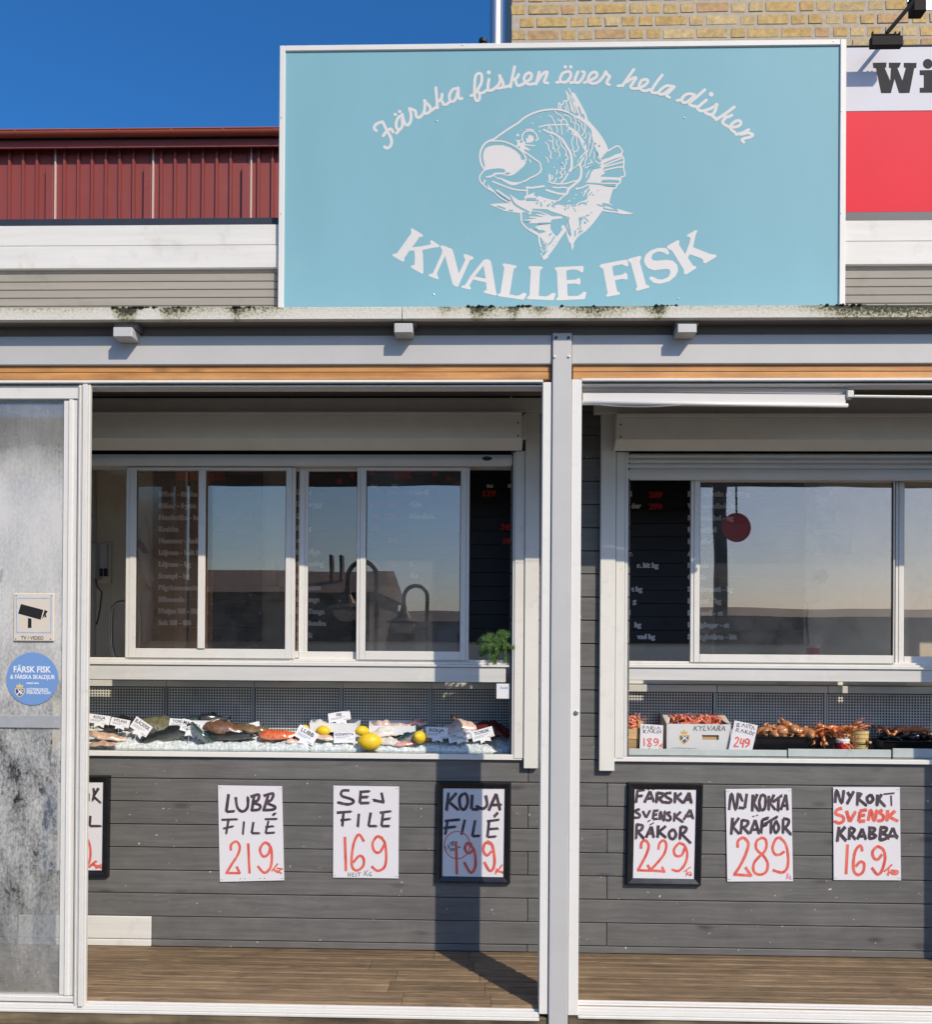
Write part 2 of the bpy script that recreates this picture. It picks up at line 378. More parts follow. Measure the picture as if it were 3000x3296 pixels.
# ------------------------------------------------------------------ material library
mat('paving', (.105, .09, .07), .9, .2, 3, bump=.4, bscale=120, dirt=(.07, .06, .048), dirt_scale=1.5)
mat('roof_white', (.70, .68, .62), .6, .06, 3)
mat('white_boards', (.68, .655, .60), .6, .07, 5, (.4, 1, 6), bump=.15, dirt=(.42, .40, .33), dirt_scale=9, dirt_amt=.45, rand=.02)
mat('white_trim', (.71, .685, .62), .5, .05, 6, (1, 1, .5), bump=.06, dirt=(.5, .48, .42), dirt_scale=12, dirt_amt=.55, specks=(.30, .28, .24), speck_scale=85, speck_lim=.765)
mat('siding_beige', (.335, .305, .255), .75, .08, 5, (.4, 1, 6), bump=.2, dirt=(.22, .20, .165), dirt_scale=5, dirt_amt=.5, rand=.05, spec=.2)  # grey beige is the siding's own colour
mat('cream_metal', (.70, .675, .62), .42, .03, 10, dirt=(.52, .50, .45), dirt_scale=16, dirt_amt=.55, specks=(.30, .28, .24), speck_scale=85, speck_lim=.765)
mat('bright_metal', (.76, .735, .68), .32, .03, 10, dirt=(.55, .53, .48), dirt_scale=20, dirt_amt=.55, specks=(.30, .28, .24), speck_scale=85, speck_lim=.765)
mat('grey_steel', (.50, .49, .47), .5, .05, 3, dirt=(.40, .40, .40), dirt_scale=14, dirt_amt=.3, specks=(.8, .8, .8), speck_scale=90, speck_lim=.77)
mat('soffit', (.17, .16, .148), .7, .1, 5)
mat('shutter_grey', (.78, .75, .66), .5, .05, 8)
mat('slat_grey', (.66, .645, .61), .42, .05, 8)
mat('alu_strip', (.60, .60, .56), .4, .08, 20, (.3, 1, 1), metal=.0)
mat('rail_worn', (.36, .365, .37), .5, .12, 14, dirt=(.55, .55, .54), dirt_scale=30, dirt_amt=.5)
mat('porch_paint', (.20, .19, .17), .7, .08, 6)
mat('rubber', (.02, .02, .02), .6, .1, 10)
mat('dark_recess', (.035, .033, .03), .8, .1, 10)
mat('steel', (.55, .55, .55), .28, .1, 12, metal=.9)
wood_stain('grey_clad', (.106, .102, .095), (.160, .154, .143), .62, specks=(.62, .60, .54), rand=.07, gl=2.2, gs=60, bump=.35, blotch=.14)
wood_stain('new_pine', (.40, .17, .048), (.66, .345, .125), .5, rand=.10, gl=1.3, gs=42, bump=.15, blotch=.16)
wood_stain('deck_wood', (.080, .054, .030), (.315, .215, .122), .7, knots=False, rand=.16, gl=.8, gs=110, bump=.4, blotch=.22)
wood_stain('old_timber', (.05, .035, .02), (.22, .17, .10), .85, knots=False, rand=.1, gl=2, gs=30, bump=.6, blotch=.5)
mat('beige_wall', (.74, .66, .53), .75, .06, 3, dirt=(.42, .37, .29), dirt_scale=5, dirt_amt=.4)
mat('inner_ceiling', (.78, .76, .70), .8, .05, 3)
mat('inner_floor', (.42, .40, .36), .6, .15, 6)

# moss-stained fascia: pale paint, black-green growth creeping down from the top edge
def fascia_mat():
    m, nt, N, L, b = newmat('fascia_mossy')
    g = N.new('ShaderNodeNewGeometry'); sp = N.new('ShaderNodeSeparateXYZ'); L.new(g.outputs['Position'], sp.inputs[0])
    zt = FZ1; zb = FZ0
    h = N.new('ShaderNodeMapRange'); h.inputs['From Min'].default_value = zb; h.inputs['From Max'].default_value = zt; L.new(sp.outputs['Z'], h.inputs['Value'])
    xr = N.new('ShaderNodeMapRange'); xr.inputs['From Min'].default_value = P(0, 1005, YF).x; xr.inputs['From Max'].default_value = P(3000, 1005, YF).x; L.new(sp.outputs['X'], xr.inputs['Value'])
    n1 = N.new('ShaderNodeValToRGB'); e_ = n1.color_ramp.elements; prof = [(0, .25), (190, .30), (365, .18), (390, .95), (440, 1.0), (462, .12), (510, .10), (545, .85), (590, .75), (640, .45), (745, .35), (775, .95), (805, .60), (900, .50), (980, .12), (1130, .10), (1280, .05), (1420, .20), (1445, .60), (1520, .25), (1548, 1.0), (1640, .45), (1675, .95), (1705, .30), (1760, .75), (1800, .25), (1930, .85), (2080, .35), (2140, 1.0), (2180, .20), (2560, .22), (2725, .95)]
    while len(e_) > 1: e_.remove(e_[-1])
    e_[0].position = prof[0][0]/3000; e_[0].color = (prof[0][1],)*3+(1,)
    for p_, v_ in prof[1:]: q_ = e_.new(p_/3000); q_.color = (v_,)*3+(1,)
    L.new(xr.outputs[0], n1.inputs[0])
    n2 = N.new('ShaderNodeTexNoise'); n2.inputs['Scale'].default_value = 95; n2.inputs['Detail'].default_value = 6; n2.inputs['Roughness'].default_value = .75; L.new(g.outputs['Position'], n2.inputs['Vector'])
    def mth(op, a, c):
        x = N.new('ShaderNodeMath'); x.operation = op
        for i, u in enumerate((a, c)):
            if isinstance(u, (int, float)): x.inputs[i].default_value = u
            else: L.new(u, x.inputs[i])
        return x.outputs[0]
    a1 = mth('MULTIPLY', h.outputs[0], .40)
    s1 = mth('ADD', mth('MULTIPLY', n1.outputs[0], .62), a1)
    s2 = mth('ADD', s1, mth('MULTIPLY', mth('SUBTRACT', n2.outputs[0], .5), 1.5))
    r = N.new('ShaderNodeValToRGB'); cr = r.color_ramp
    cr.elements[0].position = .25; cr.elements[0].color = (.66, .63, .55, 1)
    cr.elements[1].position = .98; cr.elements[1].color = (.018, .018, .010, 1)
    e = cr.elements.new(.48); e.color = (.58, .55, .45, 1)
    e = cr.elements.new(.66); e.color = (.36, .34, .22, 1)
    e = cr.elements.new(.80); e.color = (.07, .065, .03, 1)
    L.new(mth('MULTIPLY', s2, 1.0), r.inputs[0]); L.new(r.outputs[0], b.inputs['Base Color']); b.inputs['Roughness'].default_value = .75
    bp = N.new('ShaderNodeBump'); bp.inputs['Strength'].default_value = .5; bp.inputs['Distance'].default_value = .006; L.new(n2.outputs[0], bp.inputs['Height']); L.new(bp.outputs[0], b.inputs['Normal'])

# ------------------------------------------------------------------ levels
WALL = .60
DECK = P(1000, 3052, WALL).z
XL, XR = P(-520, 2000, 0).x, P(3900, 2000, 0).x
YF = -.075
FZ1 = P(1500, 987, YF).z; FZ0 = P(1500, 1027, YF).z
fascia_mat()
def px(x, Y, y=2000): return P(x, y, Y).x
def pz(y, Y, x=1500): return P(x, y, Y).z

# ------------------------------------------------------------------ ground and deck
g = MB(); g.quad((-60, -70, 0), (60, -70, 0), (60, 40, 0), (-60, 40, 0)); g.build('ground', 'paving', kind='structure')
deck = thing('deck', (0, .3, 0), None, None); deck['kind'] = 'structure'
npl = 5; wp = (WALL-.02)/npl
for i in range(npl):
    y0 = .03+i*wp; y1 = y0+wp-.007; nr = 2; prof = [(y0, DECK-.028)]
    for k in range(nr):
        a = y0+(y1-y0)*k/nr; d = (y1-y0)/nr
        prof += [(a+d*.03, DECK-.006), (a+d*.09, DECK-.001), (a+d*.16, DECK), (a+d*.86, DECK), (a+d*.93, DECK-.001), (a+d*.99, DECK-.006)]
    prof += [(y1, DECK-.028)]
    cuts = [XL-.3] + sorted([px(1300+rnd.uniform(-40, 60)-26*i, y0, 3150) if i < 4 else px(1395, y0, 3100), px(1580-18*i, y0, 3150)]) + [XR+.3]
    for a, b_ in zip(cuts, cuts[1:]):
        MB().prism(prof, 'x', a+.001, b_-.001).build('plank', 'deck_wood', deck)
MB().box(XL-.3, XR+.3, .04, WALL, .05, DECK-.035).build('deck_joist', 'dark_recess', deck)

# ------------------------------------------------------------------ canopy: post, beam, rafters, fascia
can = thing('canopy', (px(1800, 0), 0, DECK), 'grey steel canopy with mossy white fascia and three stub rafter ends over the shop front', 'canopy')
xj = px(1293, YF, 1005)
for a, b_ in ((XL-.2, xj-.0012), (xj+.0012, XR+.2)):
    MB().box(a, b_, YF, YF+.025, FZ0, FZ1, .002).build('fascia', 'fascia_mossy', can)
# ragged moss tufts along the top edge
ms = MB()
for k in range(170):
    x = rnd.choice((px(425, YF, 990)+rnd.gauss(0, .035), px(565, YF, 990)+rnd.gauss(0, .05), px(780, YF, 990)+rnd.gauss(0, .03), px(1545, YF, 990)+rnd.gauss(0, .03), px(1680, YF, 990)+rnd.gauss(0, .02), px(2140, YF, 990)+rnd.gauss(0, .03), px(2720, YF, 990)+rnd.gauss(0, .04), rnd.uniform(XL, XR)))
    r = rnd.uniform(.003, .010); ms.lathe([(r*.4, -r*.5), (r, 0), (r*.7, r*.5), (r*.1, r*.8)], (x, YF+rnd.uniform(-.002, .015), FZ1), 5)
mat('moss', (.035, .036, .018), .95, .4, 60, bump=.5)
ms.build('moss', 'moss', can, kind='stuff')
RZ = FZ1-.012
MB().box(XL-.2, XR+.2, YF+.028, .74, RZ-.008, RZ).build('roof_sheet', 'roof_white', can)
BZ1 = pz(1079, 0); BZ0 = pz(1173, 0)
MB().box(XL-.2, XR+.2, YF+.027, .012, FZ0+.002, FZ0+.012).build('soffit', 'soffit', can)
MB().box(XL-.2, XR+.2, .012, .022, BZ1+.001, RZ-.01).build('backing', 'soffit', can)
pxl, pxr = px(1779, -.012, 1100), px(1838, -.012, 1100)
pl2, pr2 = px(1772, -.012, 2200), px(1834, -.012, 2200)
for a, b_ in ((XL-.2, pl2-.001), (pr2+.001, XR+.2)):
    MB().box(a, b_, 0, .08, BZ0, BZ1, .003).build('beam', 'grey_steel', can)
MB().box(pl2, pr2, -.012, .068, .02, BZ1+.004, .003).build('post', 'grey_steel', can)
# the next post, just outside the picture on the right
px2 = px(3648, 0); MB().box(px2, px2+.153, -.012, .068, .02, BZ1-.002, .003).build('post', 'grey_steel', can)
bz = lambda u, v: P(u, v, -.014)
for u, v in ((1790, 1087), (1830, 1087), (1786, 1148), (1832, 1147)):
    p = bz(u, v); MB().lathe([(.005, -.001), (.005, .004), (.003, .006)], (p.x, -.016, p.z), 8, 'y').build('bolt', 'rubber' if v < 1100 else 'bright_metal', can)
for x0, x1, y0, y1 in ((363, 425, 1053, 1085), (1268, 1328, 1040, 1072), (2181, 2243, 1042, 1072)):
    a = rect(x0, y0, x1, y1, -.068)
    MB().box(a[0], a[1], -.068, .011, a[2], a[3], .003).build('rafter_end', 'grey_steel', can)
    MB().box(a[0]-.004, a[1]+.012, -.050, .0105, a[3]+.0005, FZ0+.0015, .001).build('rafter_cap', 'soffit', can)
# timber battens under the beam
for a, b_ in ((XL-.2, pl2-.004), (pr2+.007, XR+.2)):
    z2, z1, z0 = pz(1176, .01), pz(1198, .01), pz(1222, .01)
    MB().box(a, b_, .012, .07, z1+.001, z2, .002).build('batten', 'new_pine', can)
    MB().box(a, b_, .010, .07, z0, z1-.0005, .002).build('batten', 'new_pine', can)
# porch ceiling
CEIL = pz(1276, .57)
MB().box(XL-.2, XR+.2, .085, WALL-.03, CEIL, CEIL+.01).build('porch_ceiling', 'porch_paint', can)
# timber sill below the tracks
MB().box(XL-.2, pl2-.002, .0, .05, .03, pz(3266, .0, 1200), .004).build('base_timber', 'old_timber', can)
MB().box(pr2+.002, XR+.2, .0, .05, .03, pz(3277, .0, 2400), .004).build('base_timber', 'old_timber', can)

# ------------------------------------------------------------------ frames of the two wide openings
def front_frame(xa, xb, jl, jr, label, ytop, ybot, xm):
    t = thing('opening_frame', ((xa+xb)/2, .03, DECK), label, 'door frame')
    zt = pz(ytop, 0, xm); zb = pz(ybot, 0, xm)
    MB().box(xa, xb, -.004, .075, pz(ytop+10, 0, xm), pz(ytop+1, 0, xm), .002).build('top_track', 'bright_metal', t)
    MB().box(xa+.002, xb-.002, .018, .072, pz(ytop+15.6, 0, xm), pz(ytop+9.4, 0, xm)).build('track_gasket', 'rubber', t)
    MB().box(xa+.002, xb-.002, .010, .074, pz(ytop+20, 0, xm), pz(ytop+15, 0, xm), .001).build('top_track', 'bright_metal', t)
    for k, y in enumerate((.002, .022, .042, .060)):
        MB().box(xa, xb, y, y+.012, zb-.028, zb-.010+.004*k, .0015).build('track_rail', 'bright_metal', t)
    MB().box(xa, xb, -.006, .0745, zb-.040, zb-.029, .002).build('track_base', 'cream_metal', t)
    return t, zt, zb
xj0 = px(243, 0, 2200)
fr1, zt1, zb1 = front_frame(XL-.2, px(1742, 0, 2200), 0, 0, 'white metal sliding track frame of the left opening beside the grey post', 1223, 3238, 1000)
MB().box(px(1741, 0, 2200), pl2-.0015, -.003, .076, pz(3262, 0, 1750), pz(1231, 0, 1750), .002).build('jamb', 'bright_metal', fr1)
fr2, zt2, zb2 = front_frame(px(1866, 0, 2200), XR+.2, 0, 0, 'white metal sliding track frame of the right opening beside the grey post', 1217, 3252, 2400)
MB().box(pr2+.0015, px(1867, 0, 2200), -.003, .076, pz(3266, 0, 1850), pz(1222, 0, 1850), .002).build('jamb', 'bright_metal', fr2)
lk = P(1855, 2293, -.004); MB().lathe([(.009, 0), (.009, -.005), (.006, -.007)], (lk.x, -.003, lk.z), 14, 'y').build('lock_cylinder', 'steel', fr2)
# off-frame jambs of the far post
MB().box(px2-.035, px2-.001, -.003, .076, DECK, pz(1225, 0, 2400), .002).build('jamb', 'bright_metal', fr2)

# ------------------------------------------------------------------ sliding glass door on the left
def dirty_glass():
    m, nt, N, L, b = newmat('dirty_glass'); N.remove(b); o = N['Material Output']
    tr = N.new('ShaderNodeBsdfTransparent'); tr.inputs[0].default_value = (.9, .93, .92, 1)
    gl = N.new('ShaderNodeBsdfGlossy'); gl.inputs['Roughness'].default_value = .03
    mx = N.new('ShaderNodeMixShader'); mx.inputs[0].default_value = .13; L.new(tr.outputs[0], mx.inputs[1]); L.new(gl.outputs[0], mx.inputs[2])
    df = N.new('ShaderNodeBsdfDiffuse'); df.inputs[0].default_value = (.64, .62, .585, 1)
    g = N.new('ShaderNodeNewGeometry'); sp = N.new('ShaderNodeSeparateXYZ'); L.new(g.outputs['Position'], sp.inputs[0])
    mp = N.new('ShaderNodeMapping'); mp.inputs['Scale'].default_value = (1, 1, .45); L.new(g.outputs['Position'], mp.inputs['Vector'])
    n1 = N.new('ShaderNodeTexNoise'); n1.inputs['Scale'].default_value = 5; n1.inputs['Detail'].default_value = 7; n1.inputs['Roughness'].default_value = .7; L.new(mp.outputs[0], n1.inputs['Vector'])
    n2 = N.new('ShaderNodeTexNoise'); n2.inputs['Scale'].default_value = 85; n2.inputs['Detail'].default_value = 4; n2.inputs['Roughness'].default_value = .7; L.new(g.outputs['Position'], n2.inputs['Vector'])
    hr = N.new('ShaderNodeMapRange'); hr.inputs['From Min'].default_value = pz(3210, 0, 100); hr.inputs['From Max'].default_value = pz(1290, 0, 100); L.new(sp.outputs['Z'], hr.inputs['Value'])
    n4 = N.new('ShaderNodeTexNoise'); n4.inputs['Scale'].default_value = 3; n4.inputs['Detail'].default_value = 4; L.new(g.outputs['Position'], n4.inputs['Vector'])
    def ramp(vals):
        h = N.new('ShaderNodeValToRGB'); e = h.color_ramp.elements
        e[0].position, e[1].position = vals[0][0], vals[-1][0]
        e[0].color = (vals[0][1],)*3+(1,); e[1].color = (vals[-1][1],)*3+(1,)
        for p_, v_ in vals[1:-1]: q = e.new(p_); q.color = (v_,)*3+(1,)
        return h
    def mth(op, a, c, clamp=False):
        x = N.new('ShaderNodeMath'); x.operation = op; x.use_clamp = clamp
        for i, u in enumerate((a, c)):
            if isinstance(u, (int, float)): x.inputs[i].default_value = u
            else: L.new(u, x.inputs[i])
        return x.outputs[0]
    # the level of the film wanders a little with a slow noise, so that bands do not run straight
    lev = mth('ADD', hr.outputs[0], mth('MULTIPLY', mth('SUBTRACT', n4.outputs[0], .5), .16))
    H = ramp([(0, .16), (.12, .24), (.26, .30), (.40, .36), (.52, .50), (.64, .72), (.80, .78), (.885, .62), (.93, .26), (1, .17)])
    AM = ramp([(0, .10), (.12, .20), (.24, .50), (.42, .58), (.58, .34), (.75, .24), (.88, .24), (.95, .05), (1, .03)])
    L.new(lev, H.inputs[0]); L.new(lev, AM.inputs[0])
    mp2 = N.new('ShaderNodeMapping'); mp2.inputs['Scale'].default_value = (1, 1, .55); L.new(g.outputs['Position'], mp2.inputs['Vector'])
    n2.inputs['Scale'].default_value = 105; n2.inputs['Detail'].default_value = 7; L.new(mp2.outputs[0], n2.inputs['Vector'])
    n1.inputs['Scale'].default_value = 9
    sgn = mth('ADD', mth('MULTIPLY', mth('SUBTRACT', n1.outputs[0], .5), 3.8), mth('MULTIPLY', mth('SUBTRACT', n2.outputs[0], .5), 3.2))
    f0 = mth('ADD', H.outputs[0], mth('MULTIPLY', sgn, AM.outputs[0]))
    # bare smears wiped through the film
    n5 = N.new('ShaderNodeTexNoise'); n5.inputs['Scale'].default_value = 11; n5.inputs['Detail'].default_value = 5; n5.inputs['Distortion'].default_value = .8; L.new(mp.outputs[0], n5.inputs['Vector'])
    wp_ = N.new('ShaderNodeMapRange'); wp_.inputs['From Min'].default_value = .655; wp_.inputs['From Max'].default_value = .685; wp_.inputs['To Max'].default_value = .38; L.new(n5.outputs[0], wp_.inputs['Value'])
    # dried drips
    n6 = N.new('ShaderNodeTexNoise'); n6.inputs['Scale'].default_value = 110; n6.inputs['Detail'].default_value = 2; L.new(mp2.outputs[0], n6.inputs['Vector'])
    dr_ = N.new('ShaderNodeMapRange'); dr_.inputs['From Min'].default_value = .70; dr_.inputs['From Max'].default_value = .73; dr_.inputs['To Max'].default_value = .55; L.new(n6.outputs[0], dr_.inputs['Value'])
    # fine scratches and rain streaks
    mp3 = N.new('ShaderNodeMapping'); mp3.inputs['Scale'].default_value = (260, 260, 7); mp3.inputs['Rotation'].default_value = (0, .10, 0); L.new(g.outputs['Position'], mp3.inputs['Vector'])
    n7 = N.new('ShaderNodeTexNoise'); n7.inputs['Scale'].default_value = 1; n7.inputs['Detail'].default_value = 3; L.new(mp3.outputs[0], n7.inputs['Vector'])
    f0 = mth('ADD', f0, mth('MULTIPLY', mth('SUBTRACT', n7.outputs[0], .5), .22))
    f1 = mth('SUBTRACT', f0, wp_.outputs[0], True); f = mth('MAXIMUM', mth('MINIMUM', f1, .88), dr_.outputs[0])
    m2 = N.new('ShaderNodeMixShader'); L.new(f, m2.inputs[0]); L.new(mx.outputs[0], m2.inputs[1]); L.new(df.outputs[0], m2.inputs[2]); L.new(m2.outputs[0], o.inputs[0])
dirty_glass()
door = thing('sliding_glass_door', (px(60, 0), .02, DECK), 'dirty streaked sliding glass door in white frame at the left edge', 'glass door')
dx1 = px(241, 0, 2200)
MB().box(XL-.2, px(196, .01, 2200), .030, .034, pz(3206, .03, 100), pz(1286, .03, 100)).build('pane', 'dirty_glass', door)
MB().box(XL-.2, dx1, .012, .052, pz(1285, .012, 120), pz(1242, .012, 120), .003).build('top_rail', 'cream_metal', door)
MB().box(XL-.2, dx1, .012, .052, zb1-.006, pz(3205, .012, 120), .003).build('bottom_rail', 'cream_metal', door)
q = rect(-400, 2300, 193, 2341, .022); MB().box(q[0], q[1], .0225, .0295, q[2], q[3], .002).build('middle_rail', 'rail_worn', door)
z0, z1 = pz(3204, .012, 200), pz(1286, .012, 200)
MB().box(px(195, .014, 2200), px(213, .014, 2200), .020, .052, z0, z1, .002).build('stile', 'cream_metal', door)
MB().box(px(213.6, .012, 2200), px(228, .012, 2200), .012, .052, z0, z1, .002).build('stile', 'bright_metal', door)
MB().box(px(228.5, .016, 2200), px(240, .016, 2200), .018, .052, z0, z1, .001).build('stile', 'slat_grey', door)
zz0, zz1 = zb1-.008, pz(1240, -.002, 260)
for k, (a, b_, y) in enumerate(((242.5, 248, .004), (248.4, 253, -.004), (253.4, 258, .002), (258.4, 262, -.004), (262.4, 277, -.010), (277.4, 283, .000))):
    MB().box(px(a, 0, 2200), px(b_, 0, 2200), y, y+.016, zz0-.001*k, zz1+.0005*k, .0012).build('jamb_profile', 'cream_metal', door)

# ------------------------------------------------------------------ grey timber wall
wall = thing('shop_wall', (px(1800, WALL), WALL, DECK), 'dark grey stained horizontal board wall below and between the serving windows', 'wall')
ROW0 = P(1900, 2520, WALL).z; PITCHB = .1067
LOW_TOP = pz(2438, WALL, 1500)
def zline(k): return ROW0+PITCHB*k
def board(x0, x1, za, zb_, y=WALL, m='grey_clad', th=.018):
    MB().box(x0+.0008, x1-.0008, y+rnd.uniform(-.0008, .0008), y+th, za+.0016, zb_-.0016, .0028).build('board', m, wall)
j1, j2 = px(1699, WALL, 2700), px(1954, WALL, 2700)
pat_x0, pat_x1 = px(60, WALL, 2990), px(487, WALL, 2990)
top_k = int((CEIL-ROW0)/PITCHB)+1
cl, cr = px(1640, WALL, 2200), px(2026, WALL, 2200)
for k in range(-9, 1):
    za, zb_ = zline(k), zline(k+1)
    za = max(za, DECK-.002); zb_ = min(zb_, LOW_TOP)
    if zb_-za < .01: continue
    pal = za < zline(-6)-.001 and zb_ <= zline(-6)+.001 and False
    segs = [XL-.3, j1 if k % 2 == 0 else px(1790, WALL, 2700), j2 if k % 2 else px(1840, WALL, 2700)+.3, XR+.3]
    segs = [XL-.3, j1, XR+.3] if k % 2 == 0 else [XL-.3, j2, XR+.3]
    low = za < zline(-6)-.002
    for a, b_ in zip(segs, segs[1:]):
        if low and a < pat_x0:
            board(a, pat_x0, za, zb_); board(pat_x0, pat_x1, za, zb_, WALL-.004, 'white_boards'); board(pat_x1, b_, za, zb_)
        else: board(a, b_, za, zb_)
for k in range(1, top_k+1):
    za, zb_ = zline(k), min(zline(k+1), CEIL-.001)
    if zb_-za < .01: continue
    if zb_ > LOW_TOP and za < LOW_TOP: pass
    board(cl, cr, za, zb_); board(XL-.3, px(150, WALL, 2000), za, zb_)
# the strip of row 1 that shows above the counter ledges belongs to the pillar only
MB().box(XL-.3, XR+.3, WALL+.019, WALL+.07, DECK-.02, LOW_TOP-.01).build('wall_core', 'dark_recess', wall)
MB().box(cl+.005, cr-.005, WALL+.019, WALL+.07, LOW_TOP-.0095, CEIL+.05).build('wall_core', 'dark_recess', wall)
MB().box(XL-.3, px(150, WALL, 2000)-.005, WALL+.019, WALL+.07, LOW_TOP-.0095, CEIL+.05).build('wall_core', 'dark_recess', wall)

# ------------------------------------------------------------------ shop interior shell
room = thing('shop_interior', (0, 1.5, DECK), None, None); room['kind'] = 'structure'
BACK = 1.34
FL = DECK-.05
def slab(n, m, *a): return MB().box(*a).build(n, m, room)
slab('back_wall', 'beige_wall', XL-1, XR+1.5, BACK, BACK+.05, FL, CEIL+.3)
slab('floor', 'inner_floor', XL-1, XR+1.5, WALL+.072, BACK-.001, FL-.05, FL)
slab('ceiling', 'inner_ceiling', XL-1, XR+1.5, WALL+.02, BACK-.001, CEIL+.06, CEIL+.1)
slab('left_wall', 'beige_wall', XL-1.05, XL-1.0, WALL, BACK, FL, CEIL+.3)
slab('right_wall', 'beige_wall', XR+1.5, XR+1.55, WALL, BACK, FL, CEIL+.3)
hl = pz(1500, .62, 900)
slab('lintel', 'dark_recess', XL-1, cl-.001, WALL+.075, WALL+.12, hl+.01, CEIL+.059)
slab('lintel', 'dark_recess', cr+.001, XR+1.5, WALL+.075, WALL+.12, pz(1540, .62, 2400)+.01, CEIL+.059)

# ------------------------------------------------------------------ white casings
for nm, lab, parts in (
    ('window_casing', 'white board casing around the left serving window', (
        ((20, 1281, 1745, 1326), .565, .03), ((62, 1327.5, 158, 2473), .572, .027), ((1689, 1327.5, 1735, 2473), .572, .027), ((1656, 1452, 1688, 2441), .580, .05))),
    ('window_casing', 'white board casing around the right serving window', (
        ((1912, 1281, 3900, 1331), .565, .03), ((1932, 1332.5, 1981, 2481), .572, .027), ((1982, 1455, 2010, 2440), .580, .05)))):
    c0 = parts[-2][0]; t = thing(nm, P((c0[0]+c0[2])/2, c0[3], .59), lab, 'casing')
    for q, Y, d in parts: pbox(*q, Y, d, .002).build('casing_board', 'white_trim', t)

# ------------------------------------------------------------------ roller shutters
def shutter(x0, x1, ytop, yface, ybrk, ybot, slats, rail, lab, xm):
    t = thing('roller_shutter', P((x0+x1)/2, ybot, .55), lab, 'shutter')
    zx = lambda y, Y: pz(y, Y, xm)
    Yf = .50
    xa, xb = px(x0, Yf, 1400), px(x1, Yf, 1400)
    zt, z1, z2 = zx(ytop, Yf), zx(ybrk, Yf), zx(ybot, .563)
    MB().prism([(Yf, zt-.018), (Yf, z1), (.5635, z2), (.5635, zt-.018)], 'x', xa, xb).build('box_cover', 'shutter_grey', t)
    MB().box(xa, xb, Yf-.004, .5635, zt-.0165, zt, .002).build('box_lid', 'shutter_grey', t)
    for X in ((xa-.004, xa-.0005), (xb+.0005, xb+.004)):
        MB().prism([(Yf-.003, zt-.02), (Yf-.003, z1-.002), (.5635, z2-.003), (.5635, zt-.02)], 'x', *X).build('end_cap', 'slat_grey', t)
        for zz in (zt-.05, z1+.012): MB().lathe([(.004, 0), (.004, -.002)], (X[0]+(-.018 if X[0] > xa else .022), Yf-.0002, zz), 8, 'y').build('screw', 'rubber', t)
    ra, rb = px(rail[0], .60, 1500), px(rail[1], .60, 1500)
    for a, b_ in slats:
        za, zb_ = zx(b_, .60), zx(a, .60); h = zb_-za; n = 6
        prof = [(.603-.009*math.sin(math.pi*k/n), za+h*.02+h*.96*k/n) for k in range(n+1)]+[(.612, zb_-.001), (.612, za+.001)]
        MB().prism(prof, 'x', ra, rb).build('slat', 'slat_grey', t)
    return t, ra, rb
s1, ra, rb = shutter(130, 1680, 1326, 1338, 1411, 1450, [(1462, 1500)], (165, 1649), 'grey roller shutter box above the left serving window', 900)
p = P(1568, 1476, .592); ov = MB(); ov.poly([(p.x+.023*math.cos(a/16*6.283), .5915, p.z+.010*math.sin(a/16*6.283)) for a in range(16)]); ov.build('badge', 'rubber', s1)
tr = MB(); q = rect(1683, 1335, 1693, 1415, .56); tr.box(q[0], q[1], .545, .5715, q[2], q[3], .003); tr.build('cable_box', 'shutter_grey', s1)
s2, ra2, rb2 = shutter(1985, 3900, 1331, 1340, 1415, 1452, [(1460, 1476), (1476.5, 1492), (1492.5, 1509), (1509.5, 1546)], (2021, 3900), 'grey roller shutter box and lowered slats above the right serving window', 2450)
for t, a, b_, xm, yb in ((s1, 1649.5, 1656.5, 1600, 2438), (s2, 2010.5, 2020.5, 2050, 2436)):
    pbox(a, 1456, b_, yb, .585, .03, .0015).build('guide_rail', 'slat_grey', t)

# ------------------------------------------------------------------ sliding serving windows
glass('window_glass', refl=.185, tint=(.98, .985, .98), dirt=.016, coat=(1, .71, .52))
glass('window_glass_hazy', refl=.20, tint=(.98, .985, .98), dirt=.055, dirt_scale=5, coat=(.98, .77, .63))
def sash(t, x0, x1, y0, y1, Y, wl_, wr_, wt, wb, gm='window_glass', fm='cream_metal'):
    """stiles left and right, rails top and bottom, one pane; widths in picture pixels"""
    a = rect(x0, y0, x1, y1, Y)
    sc_ = (a[1]-a[0])/(x1-x0)
    xl, xr, zb_, zt = a
    if wl_: MB().box(xl, xl+wl_*sc_*.34, Y+.003, Y+.024, zb_, zt, .001).build('stile', fm, t); MB().box(xl+wl_*sc_*.36, xl+wl_*sc_, Y, Y+.024, zb_, zt, .0015).build('stile', fm, t)
    if wr_: MB().box(xr-wr_*sc_, xr-wr_*sc_*.36, Y, Y+.024, zb_, zt, .0015).build('stile', fm, t); MB().box(xr-wr_*sc_*.34, xr, Y+.003, Y+.024, zb_, zt, .001).build('stile', fm, t)
    i0, i1 = xl+wl_*sc_+.0004, xr-wr_*sc_-.0004
    if wt: MB().box(i0, i1, Y, Y+.024, zt-wt*sc_, zt, .0015).build('rail', fm, t)
    if wb: MB().box(i0, i1, Y, Y+.024, zb_, zb_+wb*sc_, .0015).build('rail', fm, t)
    MB().box(i0-.004, i1+.004, Y+.010, Y+.014, zb_+wb*sc_-.004, zt-wt*sc_+.004).build('pane', gm, t)
    g4 = MB()
    for xx in ((i0, i0+.0025), (i1-.0025, i1)): g4.box(xx[0], xx[1], Y+.006, Y+.0095, zb_+wb*sc_+.0003, zt-wt*sc_-.0003)
    g4.build('gasket', 'rubber', t)
win1 = thing('serving_window', P(950, 2130, .64), 'white framed sliding serving window of the left counter', 'window')
sash(win1, 404, 948, 1504, 2118, .622, 33, 29, 10, 30)
